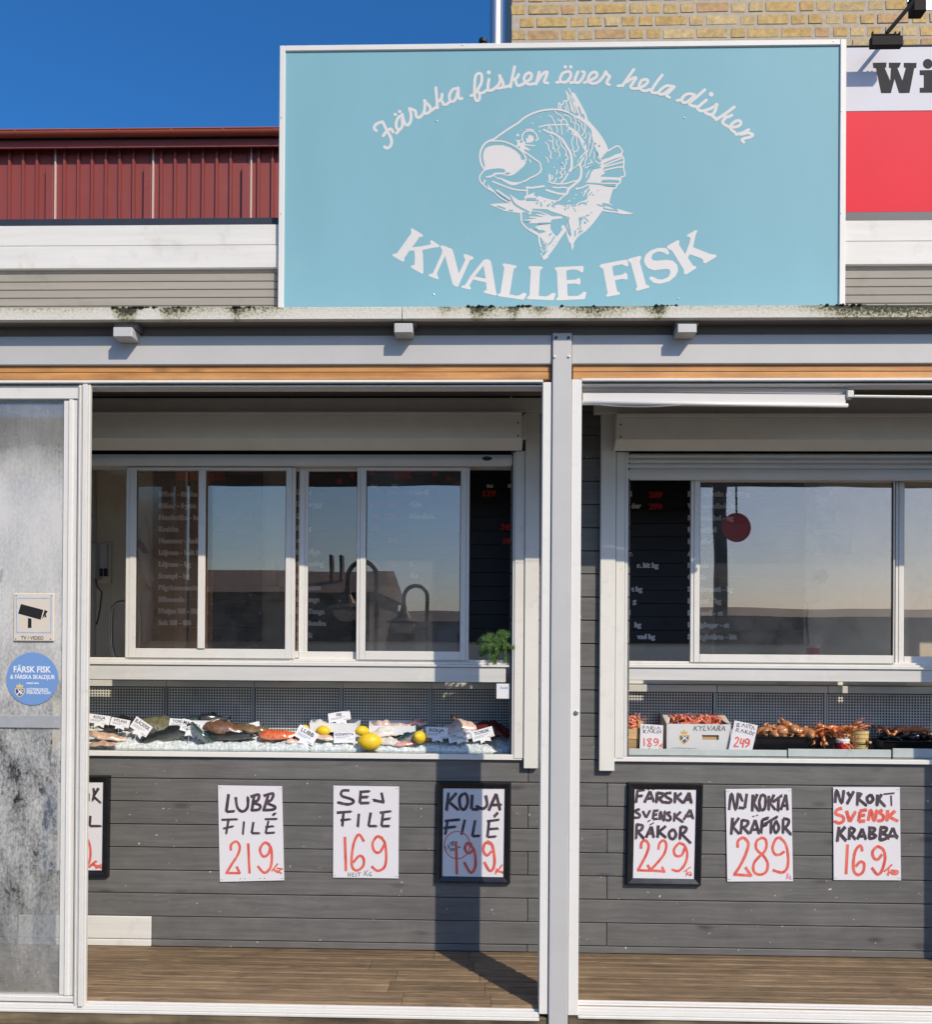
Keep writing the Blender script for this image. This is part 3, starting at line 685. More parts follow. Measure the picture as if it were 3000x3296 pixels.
q = rect(637, 1514, 660, 2087, .614); MB().box(q[0], q[1], .614, .6215, q[2], q[3], .0015).build('mullion', 'cream_metal', win1)
sash(win1, 637, 990, 1506, 2116, .655, 23, 27, 10, 22)
sash(win1, 962, 1152, 1506, 2121, .652, 2, 3, 10, 24)
sash(win1, 1148, 1510, 1504, 2124, .622, 29, 28, 10, 28, 'window_glass_hazy')
def track(t, x0, x1, y0, y1, xm):
    h = (y1-y0)/3
    for k, Y in enumerate((.632, .618, .606)):
        a = rect(x0, y0+h*k+.5, x1, y0+h*(k+1), Y); MB().box(a[0], a[1], Y, .662-.004*k, a[2], a[3], .0012).build('track', 'cream_metal', t)
track(win1, 162, 1643, 2119, 2142, 950)
a = rect(162, 1499, 1648, 1504.5, .64); MB().box(a[0], a[1], .615, .70, a[2], a[3], .001).build('head', 'slat_grey', win1)
win2 = thing('serving_window', P(2500, 2140, .64), 'white framed sliding serving window of the right counter', 'window')
sash(win2, 2224, 2881, 1545, 2133, .622, 29, 5, 6, 26, 'window_glass_hazy')
sash(win2, 2884, 3560, 1545, 2140, .650, 27, 27, 6, 26, 'window_glass_hazy')
track(win2, 2021, 3900, 2133, 2155, 2500)
# ledge boards below the windows
mat('ledge', (.60, .585, .55), .5, .07, 6, (.4, 1, 5), dirt=(.72, .69, .60), dirt_scale=7, dirt_amt=.7)
a = rect(162, 2143, 1628, 2191, .612); MB().box(a[0], a[1], .614, .655, a[2], a[3], .002).build('window_ledge', 'ledge', None, label='worn pale grey ledge board under the left serving window', cat='ledge')
a = rect(2022, 2156, 3900, 2196, .612); MB().box(a[0], a[1], .614, .655, a[2], a[3], .002).build('window_ledge', 'ledge', None, label='worn pale grey ledge board under the right serving window', cat='ledge')
# ------------------------------------------------------------------ parapet boards above the canopy
SIGN = .272
par = thing('parapet', (0, .4, FZ1), 'white painted parapet boards with grey beige siding above the canopy', 'parapet')
for y0, y1, yl in ((719, 785, 'a'), (787, 860, 'b')):
    for x0, x1, xm in ((-500, 1700, 450), (1700.5, 3900, 2860)):
        dy = 0 if xm < 1500 else -1
        xa, xb = px(x0, .29, 780), px(x1, .29, 780)
        MB().box(xa, xb, .290+(.004 if yl == 'a' else 0), .315, pz(y1+dy-(6 if xm > 1500 else 0)*0, .29, 1300), pz(y0+dy, .29, 1300), .002).build('parapet_board', 'white_boards', par)
MB().box(px(-500, .3, 780), px(3900, .3, 780), .302, .72, pz(718, .30, 1300)-.012, pz(718, .30, 1300)-.002).build('cap', 'soffit', par)
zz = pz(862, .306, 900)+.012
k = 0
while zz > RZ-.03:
    MB().box(px(-700, .62, 900), px(4200, .62, 900), .306, .326, zz-.035+.0012, zz-.0012, .002).build('siding_board', 'siding_beige', par); zz -= .035; k += 1
# dark flashing behind the boards
mat('dark_flashing', (.030, .034, .045), .45, .15, 6)
MB().box(px(-500, .33, 700), px(1400, .33, 700), .33, .36, pz(724, .33, 1300)-.03, pz(698, .33, 1300), .002).build('flashing', 'dark_flashing', par)
MB().box(px(2300, .33, 700), px(3900, .33, 700), .33, .36, pz(724, .33, 1300)-.03, pz(692, .33, 1300), .002).build('flashing', 'dark_flashing', par)

# ------------------------------------------------------------------ red metal building behind
RB = 4.6
mat('red_metal', (.235, .045, .036), .6, .06, 2, (1, 1, .3), bump=.05, dirt=(.28, .09, .08), dirt_scale=3, dirt_amt=.3)
mat('red_gutter', (.40, .085, .042), .55, .06, 3)
mat('roof_felt', (.03, .028, .028), .9, .2, 20)
red = thing('red_building', P(400, 720, RB), 'dark red metal clad building with gutter behind the parapet', 'building')
zw1, zw0 = pz(478, RB, 450), pz(760, RB, 450)
rx0, rx1 = px(-300, RB, 600), px(1500, RB, 600)
per = px(544.5, RB, 600)-px(500, RB, 600)
x = px(35-44.5*8, RB, 600); s0 = px(13, RB, 600)-px(0, RB, 600)
battens = [px(c, RB, 600) for c in (166, 480, 795, -150, 1110, 1425)]
pts = []; X = rx0
while X < rx1:
    d = s0
    pts += [(X, RB), (X+d*.25, RB-.014), (X+d*.85, RB-.014), (X+d*1.1, RB), ]
    X += per
# one sheet per bay between the cover strips
bays = sorted(battens); edges = [rx0]+bays+[rx1]
base_x = px(35, RB, 600)
for a, b_ in zip(edges, edges[1:]):
    prof = [(a+.002, RB)]
    n0 = math.ceil((a-base_x)/per)
    for kk in range(n0, n0+12):
        c = base_x+kk*per
        if c+s0 > b_-.02: break
        if c < a+.02: continue
        prof += [(c-s0*.42, RB), (c-s0*.30, RB-.030), (c+s0*.22, RB-.030), (c+s0*.34, RB)]
    prof += [(b_-.002, RB), (b_-.002, RB+.02), (a+.002, RB+.02)]
    MB().prism(prof, 'z', zw0, zw1+.03).build('cladding_sheet', 'red_metal', red)
mat('strip_highlight', (.62, .50, .44), .4, .05, 8)  # pale colour paints the sunlit highlight along each cover strip
for c in battens:
    wb = px(512, RB, 600)-px(500, RB, 600)
    MB().box(c-wb, c+wb, RB-.045, RB-.018, zw0, pz(533, RB-.045, 450), .003).build('cover_strip', 'red_metal', red)
    MB().box(c+wb+.002, c+wb+.014, RB-.020, RB-.001, zw0, zw1+.02).build('strip_highlight', 'strip_highlight', red)
# eaves: fascia board, gutter with brackets, roof edge
EV = RB-.10
MB().box(rx0, rx1, EV, EV+.02, pz(476, EV, 450), pz(450, EV, 450), .003).build('eaves_board', 'red_metal', red)
MB().box(rx0, rx1, EV+.021, RB+.3, zw1+.031, zw1+.041).build('eaves_soffit', 'dark_recess', red)
gz, gr = pz(424, EV-.05, 450), .044
MB().prism([(EV-.047+gr*math.cos(a), gz+gr*math.sin(a)) for a in [math.pi+math.pi*k/12 for k in range(13)]]+[(EV-.047+(gr-.004)*math.cos(a), gz+(gr-.004)*math.sin(a)) for a in [2*math.pi-math.pi*k/12 for k in range(13)]], 'x', rx0, rx1).build('gutter', 'red_gutter', red)
MB().tube([(rx0, EV-.047-gr, gz), (rx1, EV-.047-gr, gz)], .006, 8).build('gutter_lip', 'red_gutter', red)
for c in (66, 230, 396, 562, 727, 892, 1060):
    X = px(c, EV, 440); MB().prism([(EV-.047+(gr+.003)*math.cos(a), gz+(gr+.003)*math.sin(a)) for a in [math.pi+math.pi*k/10 for k in range(11)]]+[(EV-.047+(gr+.0005)*math.cos(a), gz+(gr+.0005)*math.sin(a)) for a in [2*math.pi-math.pi*k/10 for k in range(11)]], 'x', X-.010, X+.010).build('gutter_bracket', 'red_gutter', red)
MB().prism([(EV-.03, gz+.012), (EV-.03, gz+.022), (RB+3.0, gz+.65), (RB+3.0, gz+.64)], 'x', rx0, rx1).build('roof', 'roof_felt', red)

# ------------------------------------------------------------------ yellow brick building behind
BB = 2.9
mat('mortar', (.44, .375, .29), .9, .15, 30, bump=.5, bscale=140)
def brick_mat():
    m, nt, N, L, b = newmat('yellow_brick')
    oi = N.new('ShaderNodeObjectInfo'); r = N.new('ShaderNodeValToRGB'); cr = r.color_ramp
    cols = [(0, (.50, .325, .12)), (.3, (.55, .375, .14)), (.55, (.48, .345, .16)), (.75, (.58, .43, .21)), (.9, (.51, .31, .15)), (1, (.43, .275, .13))]
    cr.elements[0].position = 0; cr.elements[0].color = (*cols[0][1], 1); cr.elements[1].position = 1; cr.elements[1].color = (*cols[-1][1], 1)
    for p_, c_ in cols[1:-1]: e = cr.elements.new(p_); e.color = (*c_, 1)
    L.new(oi.outputs['Random'], r.inputs[0])
    g = N.new('ShaderNodeNewGeometry'); n = N.new('ShaderNodeTexNoise'); n.inputs['Scale'].default_value = 26; n.inputs['Detail'].default_value = 8; n.inputs['Roughness'].default_value = .7; L.new(g.outputs['Position'], n.inputs['Vector'])
    mr = N.new('ShaderNodeMapRange'); mr.inputs['From Min'].default_value = .3; mr.inputs['From Max'].default_value = .7; mr.inputs['To Min'].default_value = .62; mr.inputs['To Max'].default_value = 1.22; L.new(n.outputs[0], mr.inputs['Value'])
    v = N.new('ShaderNodeVectorMath'); v.operation = 'SCALE'; L.new(r.outputs[0], v.inputs[0]); L.new(mr.outputs[0], v.inputs['Scale']); L.new(v.outputs[0], b.inputs['Base Color'])
    b.inputs['Roughness'].default_value = .85; bp = N.new('ShaderNodeBump'); bp.inputs['Strength'].default_value = .6; bp.inputs['Distance'].default_value = .006; L.new(n.outputs[0], bp.inputs['Height']); L.new(bp.outputs[0], b.inputs['Normal'])
brick_mat()
bx0 = px(1646, BB, 60)
bb = thing('brick_building', (bx0+2, BB, pz(200, BB, 2300)), 'yellow brick building rising behind the signs', 'building')
zb0 = pz(330, BB, 2300)
MB().box(bx0+.004, bx0+6, BB+.001, BB+3, zb0-1.5, zb0+3.2).build('wall_core', 'mortar', bb)
cs = pz(62, BB, 2300)-pz(103.3, BB, 2300); bh = cs*.73; HD, ST = .125, .245
def chip_brick(w, h):
    me = MB(); n = 1
    c = .005
    q = lambda v: v+rnd.uniform(-.0025, .003)
    f = [(0+q(c), h*.02), (w-q(c), q(.002)), (w-q(.002), q(c)), (w-q(.001), h-q(c)), (w-q(c), h-q(.001)), (w*.5, h-q(.001)), (q(c), h-q(.001)), (q(.001), h-q(c)), (q(.002), q(c))]
    me.prism([(a, b_) for a, b_ in f], 'y', -.0028, .02)
    return me
protoS = []; protoH = []
for k in range(4):
    for pr, wd in ((protoS, ST-.022), (protoH, HD-.022)):
        o = chip_brick(wd, bh).build('brick', 'yellow_brick', bb); pr.append(o)
usedb = set(); row = 0; Z = zb0
while Z < pz(-60, BB, 2300):
    X = bx0+(0 if row % 3 else -.06)+rnd.uniform(-.01, .01)*0; i = row % 2
    while X < px(3120, BB, 60):
        st = rnd.random() < .42 if row % 2 else rnd.random() < .25
        pr = protoS if st else protoH; wd = (ST if st else HD)
        if X > bx0-.001:
            src = rnd.choice(pr)
            loc = (X+rnd.uniform(-.003, .003), BB+rnd.uniform(-.002, .002), Z+rnd.uniform(-.003, .003))
            if src.name in usedb: copy_obj(src, bb, loc)
            else: src.location = loc; usedb.add(src.name)
        X += wd
    Z += cs; row += 1
for pr in (protoS, protoH):
    for o in pr:
        if o.name not in usedb: o.location = (bx0+.3, BB, zb0+.0)

# ------------------------------------------------------------------ flue pipes
q = rect(1577, 0, 1618, 200, 1.6); cx_ = (q[0]+q[1])/2
t = thing('flue_pipe', (cx_, 1.6, q[2]-.6), 'shiny steel flue pipe standing behind the blue sign', 'pipe')
mat('flue_steel', (.50, .50, .50), .33, .1, 20, (1, 1, .2), metal=.85)
r_ = (q[1]-q[0])/2; MB().lathe([(r_, q[2]-.6), (r_, q[3]+.25)], (cx_, 1.6, 0), 20).build('pipe', 'flue_steel', t, smooth=False)
MB().lathe([(r_+.004, q[2]+.01), (r_+.004, q[2]+.05)], (cx_, 1.6, 0), 20).build('collar', 'flue_steel', t)
q = rect(1541, 128, 1568, 240, 1.8); cx_ = (q[0]+q[1])/2
t = thing('vent_cap', (cx_, 1.8, q[2]), 'small black vent cap peeking over the blue sign beside the steel flue', 'vent')
MB().lathe([((q[1]-q[0])/2*.7, q[2]-.4), ((q[1]-q[0])/2*.7, q[3]-.02)], (cx_, 1.8, 0), 14).build('pipe', 'rubber', t)
MB().lathe([((q[1]-q[0])/2, q[3]-.025), ((q[1]-q[0])/2, q[3]-.004), ((q[1]-q[0])/4, q[3])], (cx_, 1.8, 0), 14).build('cap', 'rubber', t)

# ------------------------------------------------------------------ red and white sign on the right
mat('sign_white', (.62, .61, .64), .5, .02, 4, spec=.12)
mat('sign_red', (.72, .022, .042), .5, .03, 3, spec=.12)
mat('sign_black', (.016, .015, .019), .8, .3, 12, (3, 1, .6))
WS = .34
ws = thing('shop_sign', P(2900, 690, WS), 'white over red sign with black letters cut off at the right edge', 'sign')
MB().box(px(2716, WS, 300), px(3700, WS, 300), WS, WS+.03, pz(359, WS, 2860)+.0005, pz(152, WS, 2860), .0015).build('panel', 'sign_white', ws)
MB().box(px(2716, WS, 300), px(3700, WS, 300), WS, WS+.03, pz(691, WS, 2860), pz(359, WS, 2860)-.0005, .0015).build('panel', 'sign_red', ws)
MB().box(px(2714, WS, 300), px(3700, WS, 300), WS-.004, WS+.034, pz(152, WS, 2860)+.0005, pz(147, WS, 2860), .001).build('frame', 'rubber', ws)
ink = Ink(WS); W_ = tile(2000, 0, 1.835)
ink.poly(W_((1485, 374), (1566, 372), (1564, 402), (1556, 404), (1588, 480), (1592, 404), (1580, 404), (1580, 373), (1652, 373), (1640, 402), (1630, 404), (1660, 478), (1680, 404), (1668, 402), (1668, 374), (1744, 374), (1742, 404), (1730, 406), (1702, 552), (1640, 553), (1614, 470), (1592, 553), (1534, 553), (1504, 406), (1488, 404)))
ink.build('letter', 'sign_black', ws); ink = Ink(WS)
ink.poly(W_((1762, 418), (1836, 416), (1850, 416), (1850, 520), (1872, 522), (1872, 550), (1762, 551), (1762, 522), (1786, 520), (1786, 448), (1762, 446)))
ink.build('letter', 'sign_black', ws); ink = Ink(WS)
ink.disc((2000+1810/1.835, 380/1.835), 16, n=18)
ink.build('letter_dot', 'sign_black', ws)

# ------------------------------------------------------------------ sign lamp on an arm
lm = thing('sign_lamp', P(2857, 127, .24), 'black sign lamp on a slanted arm above the red and white sign', 'lamp')
mat('lamp_black', (.020, .017, .015), .75, .2, 20, spec=.2)
LY = .235
q = rect(2806, 114, 2908, 147, LY)
MB().box(q[0], q[1], LY, LY+.028, q[2], q[3], .003).build('head', 'lamp_black', lm)
q2 = rect(2808, 107, 2900, 111, LY); MB().box(q2[0], q2[1], LY+.004, LY+.012, q2[2], q2[3], .001).build('bracket', 'lamp_black', lm)
for xx in (2811, 2884, 2898): q3 = rect(xx-2, 101, xx+2, 113.5, LY); MB().box(q3[0], q3[1], LY+.002, LY+.014, q3[2], q3[3], .0005).build('bracket_bolt', 'lamp_black', lm)
aa, bb_ = P(2853, 110, LY+.008), P(2950, -4, LY+.03)
MB().tube([aa, aa+(bb_-aa)*.5, bb_], .0085, 4).build('arm', 'lamp_black', lm)
q = rect(2941, -30, 2984, 36, LY+.02); MB().box(q[0], q[1], LY+.02, LY+.07, q[2], q[3], .004).build('arm_mount', 'lamp_black', lm)
q = rect(2920, -30, 3012, 33, LY+.072); MB().box(q[0], q[1], LY+.072, LY+.078, q[2], q[3], .002).build('clamp_plate', 'steel', lm)
MB().box(q[1]+.001, q[1]+.10, LY+.075, LY+.10, q[2]+.01, q[2]+.04, .002).build('side_arm', 'lamp_black', lm)
MB().box(q[1]+.101, q[1]+.13, LY+.075, LY+.10, pz(160, WS, 2860), q[2]+.04, .002).build('stay', 'lamp_black', lm)
# ------------------------------------------------------------------ the big blue sign
mat('sign_blue', (.212, .415, .470), .5, .05, 1.6, (1, 1, .25), spec=.15, dirt=(.28, .46, .50), dirt_scale=1.0, dirt_amt=.55, bump=.04, bscale=2.5)
mat('sign_mark', (.65, .62, .59), .5, .02, 6, spec=.15)
mat('sign_frame', (.68, .66, .61), .5, .03, 8, dirt=(.6, .58, .52), dirt_scale=12, dirt_amt=.3)
sg = thing('shop_sign', P(1810, 985, SIGN), 'large pale blue sign with white fish emblem between two curved lines of lettering', 'sign')
sx0, sx1 = px(898, SIGN, 560), px(2722, SIGN, 560)
sz1, sz0 = pz(139, SIGN, 1800), pz(1000, SIGN, 1800)
fwid = px(916, SIGN, 560)-sx0
MB().box(sx0+fwid*.8, sx1-fwid*.8, SIGN+.004, SIGN+.016, sz0, sz1-fwid*.8).build('panel', 'sign_blue', sg)
MB().box(sx0, sx0+fwid, SIGN-.004, SIGN+.017, sz0, sz1-.0003, .002).build('frame', 'sign_frame', sg)
MB().box(sx1-fwid*1.05, sx1, SIGN-.004, SIGN+.017, sz0, sz1-.0003, .002).build('frame', 'sign_frame', sg)
MB().box(sx0+fwid+.0004, sx1-fwid*1.05-.0004, SIGN-.0035, SIGN+.0172, sz1-fwid, sz1, .002).build('frame', 'sign_frame', sg)
for u, v in ((907, 382), (906, 690), (2707, 360), (2707, 688), (1405, 389), (2202, 378), (1809, 526), (1395, 946), (2184, 961), (1490, 148), (2683, 136)):
    q = P(u, v, SIGN); Yq = SIGN+.003 if 920 < u < 2700 and v > 160 else SIGN-.0045
    MB().lathe([(.0032, .001), (.0032, -.0008), (.002, -.0012)], (q.x, Yq, q.z), 8, 'y').build('screw', 'steel', sg)
SF = SIGN+.004
# script line
ink = Ink(SF); S1 = tile(1180, 200, 4.5875); S2 = tile(1500, 190, 3.8229); S3 = tile(1960, 200, 3.67)
W1 = 9.6
for T, strokes in ((S1, [
    [(145, 1018), (115, 990), (125, 940), (180, 903), (236, 888)], [(236, 885), (300, 1015), (352, 1110), (370, 1185), (348, 1250), (297, 1276), (265, 1255)], [(247, 1093), (290, 1035), (355, 992), (390, 1038)],
    [(530, 790), (470, 825), (437, 905), (447, 985), (490, 1000), (528, 945), (526, 850)], [(525, 775), (548, 870), (580, 930), (618, 935)], [(440, 1055), (485, 1008)],
    [(618, 932), (652, 870), (655, 770), (632, 698)], [(632, 692), (690, 712), (722, 735), (732, 800), (762, 828), (800, 808)],
    [(800, 808), (838, 765), (858, 690), (858, 592)], [(865, 600), (905, 632), (942, 680), (932, 738), (882, 766), (850, 748)], [(930, 738), (990, 698)],
    [(1022, 385), (1035, 540), (1046, 685)], [(990, 700), (1030, 668)], [(1115, 480), (1108, 545), (1070, 582)], [(1085, 580), (1120, 592), (1132, 632), (1180, 630), (1230, 592)],
    [(1345, 398), (1280, 408), (1228, 480), (1226, 560), (1270, 592), (1318, 545), (1345, 440)], [(1352, 388), (1356, 500), (1372, 552), (1408, 543)]]),
    (S2, [
    [(60, 460), (110, 432), (150, 372), (190, 290), (190, 200), (152, 186), (115, 230), (105, 350), (108, 470), (130, 524), (163, 500), (165, 435), (140, 402)], [(165, 432), (215, 420), (255, 390)],
    [(282, 258), (270, 330), (275, 393), (318, 390), (355, 368)],
    [(355, 368), (400, 322), (420, 275), (416, 220)], [(418, 220), (442, 270), (458, 312), (440, 358), (390, 368)], [(440, 358), (520, 340)],
    [(598, 102), (572, 220), (546, 350)], [(520, 340), (550, 328)], [(648, 195), (630, 232), (590, 262)], [(608, 262), (624, 318), (650, 334), (702, 314)],
    [(702, 312), (752, 282), (795, 248), (806, 200), (780, 176), (735, 198), (713, 252), (740, 302), (790, 318), (842, 308)],
    [(902, 168), (882, 240), (862, 316)], [(880, 282), (940, 192), (1000, 166), (982, 230), (962, 290), (1008, 303)],
    [(1117, 295), (1165, 286)], [(1262, 158), (1192, 182), (1157, 250), (1180, 290), (1240, 284), (1288, 220), (1280, 168), (1250, 162)],
    [(1285, 297), (1330, 292)], [(1378, 165), (1350, 230), (1342, 288), (1390, 293), (1440, 230), (1458, 175), (1432, 163)],
    [(1455, 298), (1520, 272), (1600, 230), (1610, 182), (1570, 168), (1522, 202), (1502, 268), (1540, 304), (1600, 303), (1650, 270)],
    [(1650, 270), (1690, 222), (1720, 165)], [(1722, 165), (1742, 202), (1768, 222), (1742, 270), (1732, 308), (1762, 322)]]),
    (S3, [
    [(108, 288), (150, 282)], [(158, 288), (222, 192), (295, 92)], [(210, 242), (280, 197), (320, 192), (290, 242), (256, 300), (290, 320), (350, 314)],
    [(350, 314), (420, 282), (460, 236), (440, 212), (390, 222), (356, 280), (380, 330), (430, 348), (480, 330)],
    [(630, 160), (552, 260), (502, 348), (530, 370), (575, 368)],
    [(740, 292), (680, 287), (612, 330), (586, 373), (630, 388), (700, 342), (755, 292)], [(772, 298), (720, 352), (677, 398), (713, 423)],
    [(805, 460), (860, 450)], [(1010, 392), (940, 381), (882, 410), (860, 458), (890, 488), (950, 460), (1000, 412)], [(1132, 332), (1032, 420), (952, 488), (980, 520), (1030, 530)],
    [(1152, 453), (1092, 502), (1047, 548), (1080, 580), (1120, 580)],
    [(1120, 580), (1180, 562), (1240, 532), (1268, 512)], [(1270, 515), (1262, 560), (1230, 618), (1180, 622), (1140, 602)], [(1200, 622), (1258, 668)],
    [(1480, 535), (1382, 610), (1265, 686)], [(1452, 632), (1402, 655), (1350, 642)], [(1380, 662), (1342, 710), (1362, 740), (1420, 773)],
    [(1420, 773), (1500, 770), (1555, 742), (1550, 702), (1500, 702), (1442, 750), (1442, 800), (1490, 838)],
    [(1652, 803), (1582, 840), (1502, 860)], [(1560, 860), (1640, 842), (1698, 862), (1668, 890), (1592, 910), (1572, 930), (1592, 952)]])):
    for st in strokes: ink.stroke(T(*st), W1)
for T, c, r in ((S1, (425, 780), 5.6), (S1, (488, 736), 5.6), (S2, (280, 172), 7), (S2, (1222, 105), 6), (S2, (1288, 105), 6), (S3, (1207, 387), 8), (S1, (858, 580), 6), (S2, (416, 216), 6), (S3, (1272, 510), 6.5)): ink.disc(T(c)[0], r, n=16)
ink.build('script_lettering', 'sign_mark', sg)
# KNALLE FISK
ink = Ink(SF); K1 = tile(1250, 720, 4.0778); K2 = tile(1600, 820, 4.5875); K3 = tile(1900, 720, 4.369)
for T, g_ in (
 (K1, [(310, 62), (455, 150), (450, 175), (405, 180), (385, 215), (310, 315), (440, 300), (560, 275), (550, 250), (550, 225), (570, 220), (672, 290), (665, 312), (600, 318), (445, 350), (455, 420), (460, 610), (462, 650), (445, 662), (300, 580), (300, 555), (345, 545), (350, 440), (340, 355), (275, 360), (210, 455), (212, 490), (190, 505), (55, 425), (58, 400), (110, 395), (180, 300), (300, 130), (300, 90), (292, 75)]),
 (K1, [(685, 295), (710, 288), (835, 335), (855, 380), (925, 660), (1010, 480), (988, 430), (990, 408), (1015, 402), (1115, 440), (1120, 465), (1070, 485), (1010, 620), (915, 830), (890, 830), (845, 800), (745, 425), (640, 650), (645, 690), (662, 710), (655, 732), (640, 732), (530, 690), (535, 665), (585, 655), (700, 400), (712, 355), (685, 315)]),
 (K1, [(1260, 475), (1310, 468), (1345, 495), (1360, 560), (1410, 880), (1425, 930), (1410, 948), (1260, 910), (1252, 895), (1265, 880), (1290, 878), (1285, 775), (1110, 735), (1065, 815), (1085, 850), (1075, 868), (965, 845), (958, 828), (970, 815), (1005, 812), (1080, 690), (1140, 690), (1278, 718), (1250, 555), (1140, 690), (1080, 690), (1240, 490)][:21]+[(1080, 690), (1240, 490)]),
 (K2, [(80, 150), (100, 130), (285, 165), (290, 185), (245, 215), (185, 590), (300, 610), (350, 590), (390, 562), (435, 575), (430, 610), (390, 670), (20, 615), (5, 595), (50, 565), (108, 195), (85, 170)]),
 (K2, [(468, 185), (485, 170), (665, 178), (676, 200), (635, 235), (615, 610), (720, 620), (770, 600), (810, 570), (860, 568), (865, 590), (835, 675), (450, 660), (438, 640), (480, 600), (498, 235), (468, 205)]),
 (K2, [(850, 210), (865, 188), (1265, 168), (1280, 185), (1275, 255), (1255, 270), (1190, 230), (1120, 222), (1030, 235), (1022, 250), (1030, 378), (1160, 370), (1210, 345), (1230, 365), (1232, 420), (1215, 450), (1165, 430), (1035, 435), (1040, 600), (1060, 615), (1190, 612), (1240, 585), (1280, 548), (1320, 555), (1300, 650), (1285, 660), (885, 678), (868, 660), (900, 625), (885, 260), (870, 235)]),
 (K3, [(130, 600), (150, 575), (490, 510), (520, 515), (538, 580), (530, 605), (510, 605), (440, 575), (320, 600), (308, 620), (330, 740), (450, 720), (495, 690), (520, 715), (528, 770), (515, 790), (455, 780), (345, 800), (380, 960), (415, 970), (412, 1000), (235, 1032), (220, 1015), (245, 980), (180, 640), (135, 615)]),
 (K3, [(525, 515), (545, 495), (700, 455), (718, 475), (695, 540), (785, 865), (830, 875), (832, 900), (670, 948), (643, 940), (642, 915), (662, 895), (570, 560), (530, 530)]),
 (K3, [(1110, 420), (1100, 440), (1075, 438), (1020, 405), (950, 395), (880, 430), (858, 480), (880, 520), (950, 525), (1080, 512), (1160, 525), (1220, 580), (1235, 660), (1200, 740), (1110, 815), (980, 850), (890, 835), (835, 790), (830, 760), (860, 745), (890, 755), (950, 785), (1020, 790), (1100, 750), (1128, 690), (1110, 645), (1060, 640), (900, 660), (820, 635), (770, 580), (752, 510), (780, 440), (850, 380), (950, 345), (1060, 345), (1095, 375)]),
 (K3, [(1075, 335), (1090, 312), (1225, 238), (1255, 245), (1248, 300), (1335, 435), (1400, 260), (1410, 200), (1365, 185), (1358, 165), (1480, 95), (1508, 105), (1480, 165), (1445, 335), (1680, 430), (1760, 440), (1778, 460), (1765, 475), (1620, 562), (1588, 555), (1590, 520), (1560, 490), (1395, 435), (1372, 485), (1445, 595), (1490, 605), (1488, 630), (1350, 718), (1315, 708), (1320, 660), (1150, 385), (1085, 350)])):
    ink.poly(T(*g_))
ink.base = .0011
ink.poly(K1((1250, 555), (1278, 718), (1140, 690)), 1)
ink.build('block_lettering', ['sign_mark', 'sign_blue'], sg)
# fish emblem
A = tile(1530, 280, 6.1167); B = tile(1750, 280, 6.1167); C_ = tile(1530, 560, 6.1167); D = tile(1750, 560, 6.1167)
ink = Ink(SF)
def S(T, w_, *sts):
    for st in sts: ink.stroke(T(*st), w_)
# fills
ink.poly(A((160, 1300), (190, 1225), (260, 1180), (380, 1155), (540, 1155), (680, 1200), (800, 1270), (880, 1350), (905, 1440), (960, 1440), (1000, 1430), (995, 1510), (940, 1580), (850, 1660), (770, 1725), (700, 1755), (620, 1755), (540, 1730), (470, 1725), (380, 1740), (330, 1770), (215, 1788), (212, 1770), (330, 1740), (370, 1700), (450, 1690), (560, 1695), (600, 1665), (550, 1620), (440, 1610), (300, 1625), (190, 1655), (180, 1620), (190, 1560), (150, 1400)))
ink.poly(C_((370, 40), (430, 75), (500, 85), (560, 105), (640, 140), (720, 165), (820, 170), (960, 150), (1000, 162), (880, 190), (800, 225), (720, 230), (640, 200), (560, 150), (500, 110), (430, 100), (372, 55)))
ink.poly(A((1035, 965), (1090, 955), (1135, 980), (1155, 1030), (1140, 1075), (1090, 1100), (1020, 1110), (990, 1090), (1005, 1080), (1000, 1015), (1045, 1020)))
ink.poly(A((780, 1035), (830, 1060), (900, 1040), (925, 1005), (945, 1060), (980, 1100), (990, 1140), (965, 1170), (1085, 1245), (1060, 1262), (955, 1230), (1000, 1310), (960, 1325), (900, 1265), (860, 1240), (812, 1190), (830, 1100)))
ink.poly(B((560, 130), (600, 115), (640, 180), (720, 320), (780, 430), (830, 530), (880, 680), (780, 700), (700, 640), (600, 585), (690, 575), (640, 400), (590, 250), (560, 205), (545, 150)))
ink.poly(B((870, 660), (1000, 800), (1100, 920), (1180, 1040), (1230, 1130), (1280, 1260), (1200, 1330), (1130, 1420), (1080, 1400), (1045, 1270), (1000, 1170), (960, 1020), (940, 950), (945, 880), (920, 830), (880, 790), (820, 730), (700, 650), (600, 585), (640, 570)))
ink.poly(B((440, 742), (520, 795), (600, 845), (680, 895), (740, 1000), (800, 1075), (885, 1250), (830, 1295), (760, 1180), (720, 1080), (680, 1000), (620, 972), (560, 955), (542, 925), (560, 880), (500, 840), (450, 795)))
ink.poly(B((1345-1345+345, 460), (450, 490), (560, 540), (700, 615), (790, 690), (700, 650), (560, 570), (440, 505)))
ink.poly(B((1150, 1440), (1300, 1395), (1420, 1335), (1530, 1310), (1565, 1375), (1400, 1420), (1250, 1480), (1170, 1520)))
ink.poly(B((1150, 1450), (1130, 1540), (980, 1630), (930, 1740), (880, 1860), (1110, 1800), (1120, 1760), (1220, 1700), (1150, 1660), (1200, 1580), (1165, 1500)))
ink.poly(D((930, -10), (900, 90), (826, 182), (950, 176), (1160, 205), (1475, 210), (1500, 130), (1520, 78), (1115, 62), (1115, 30), (1000, -100)))
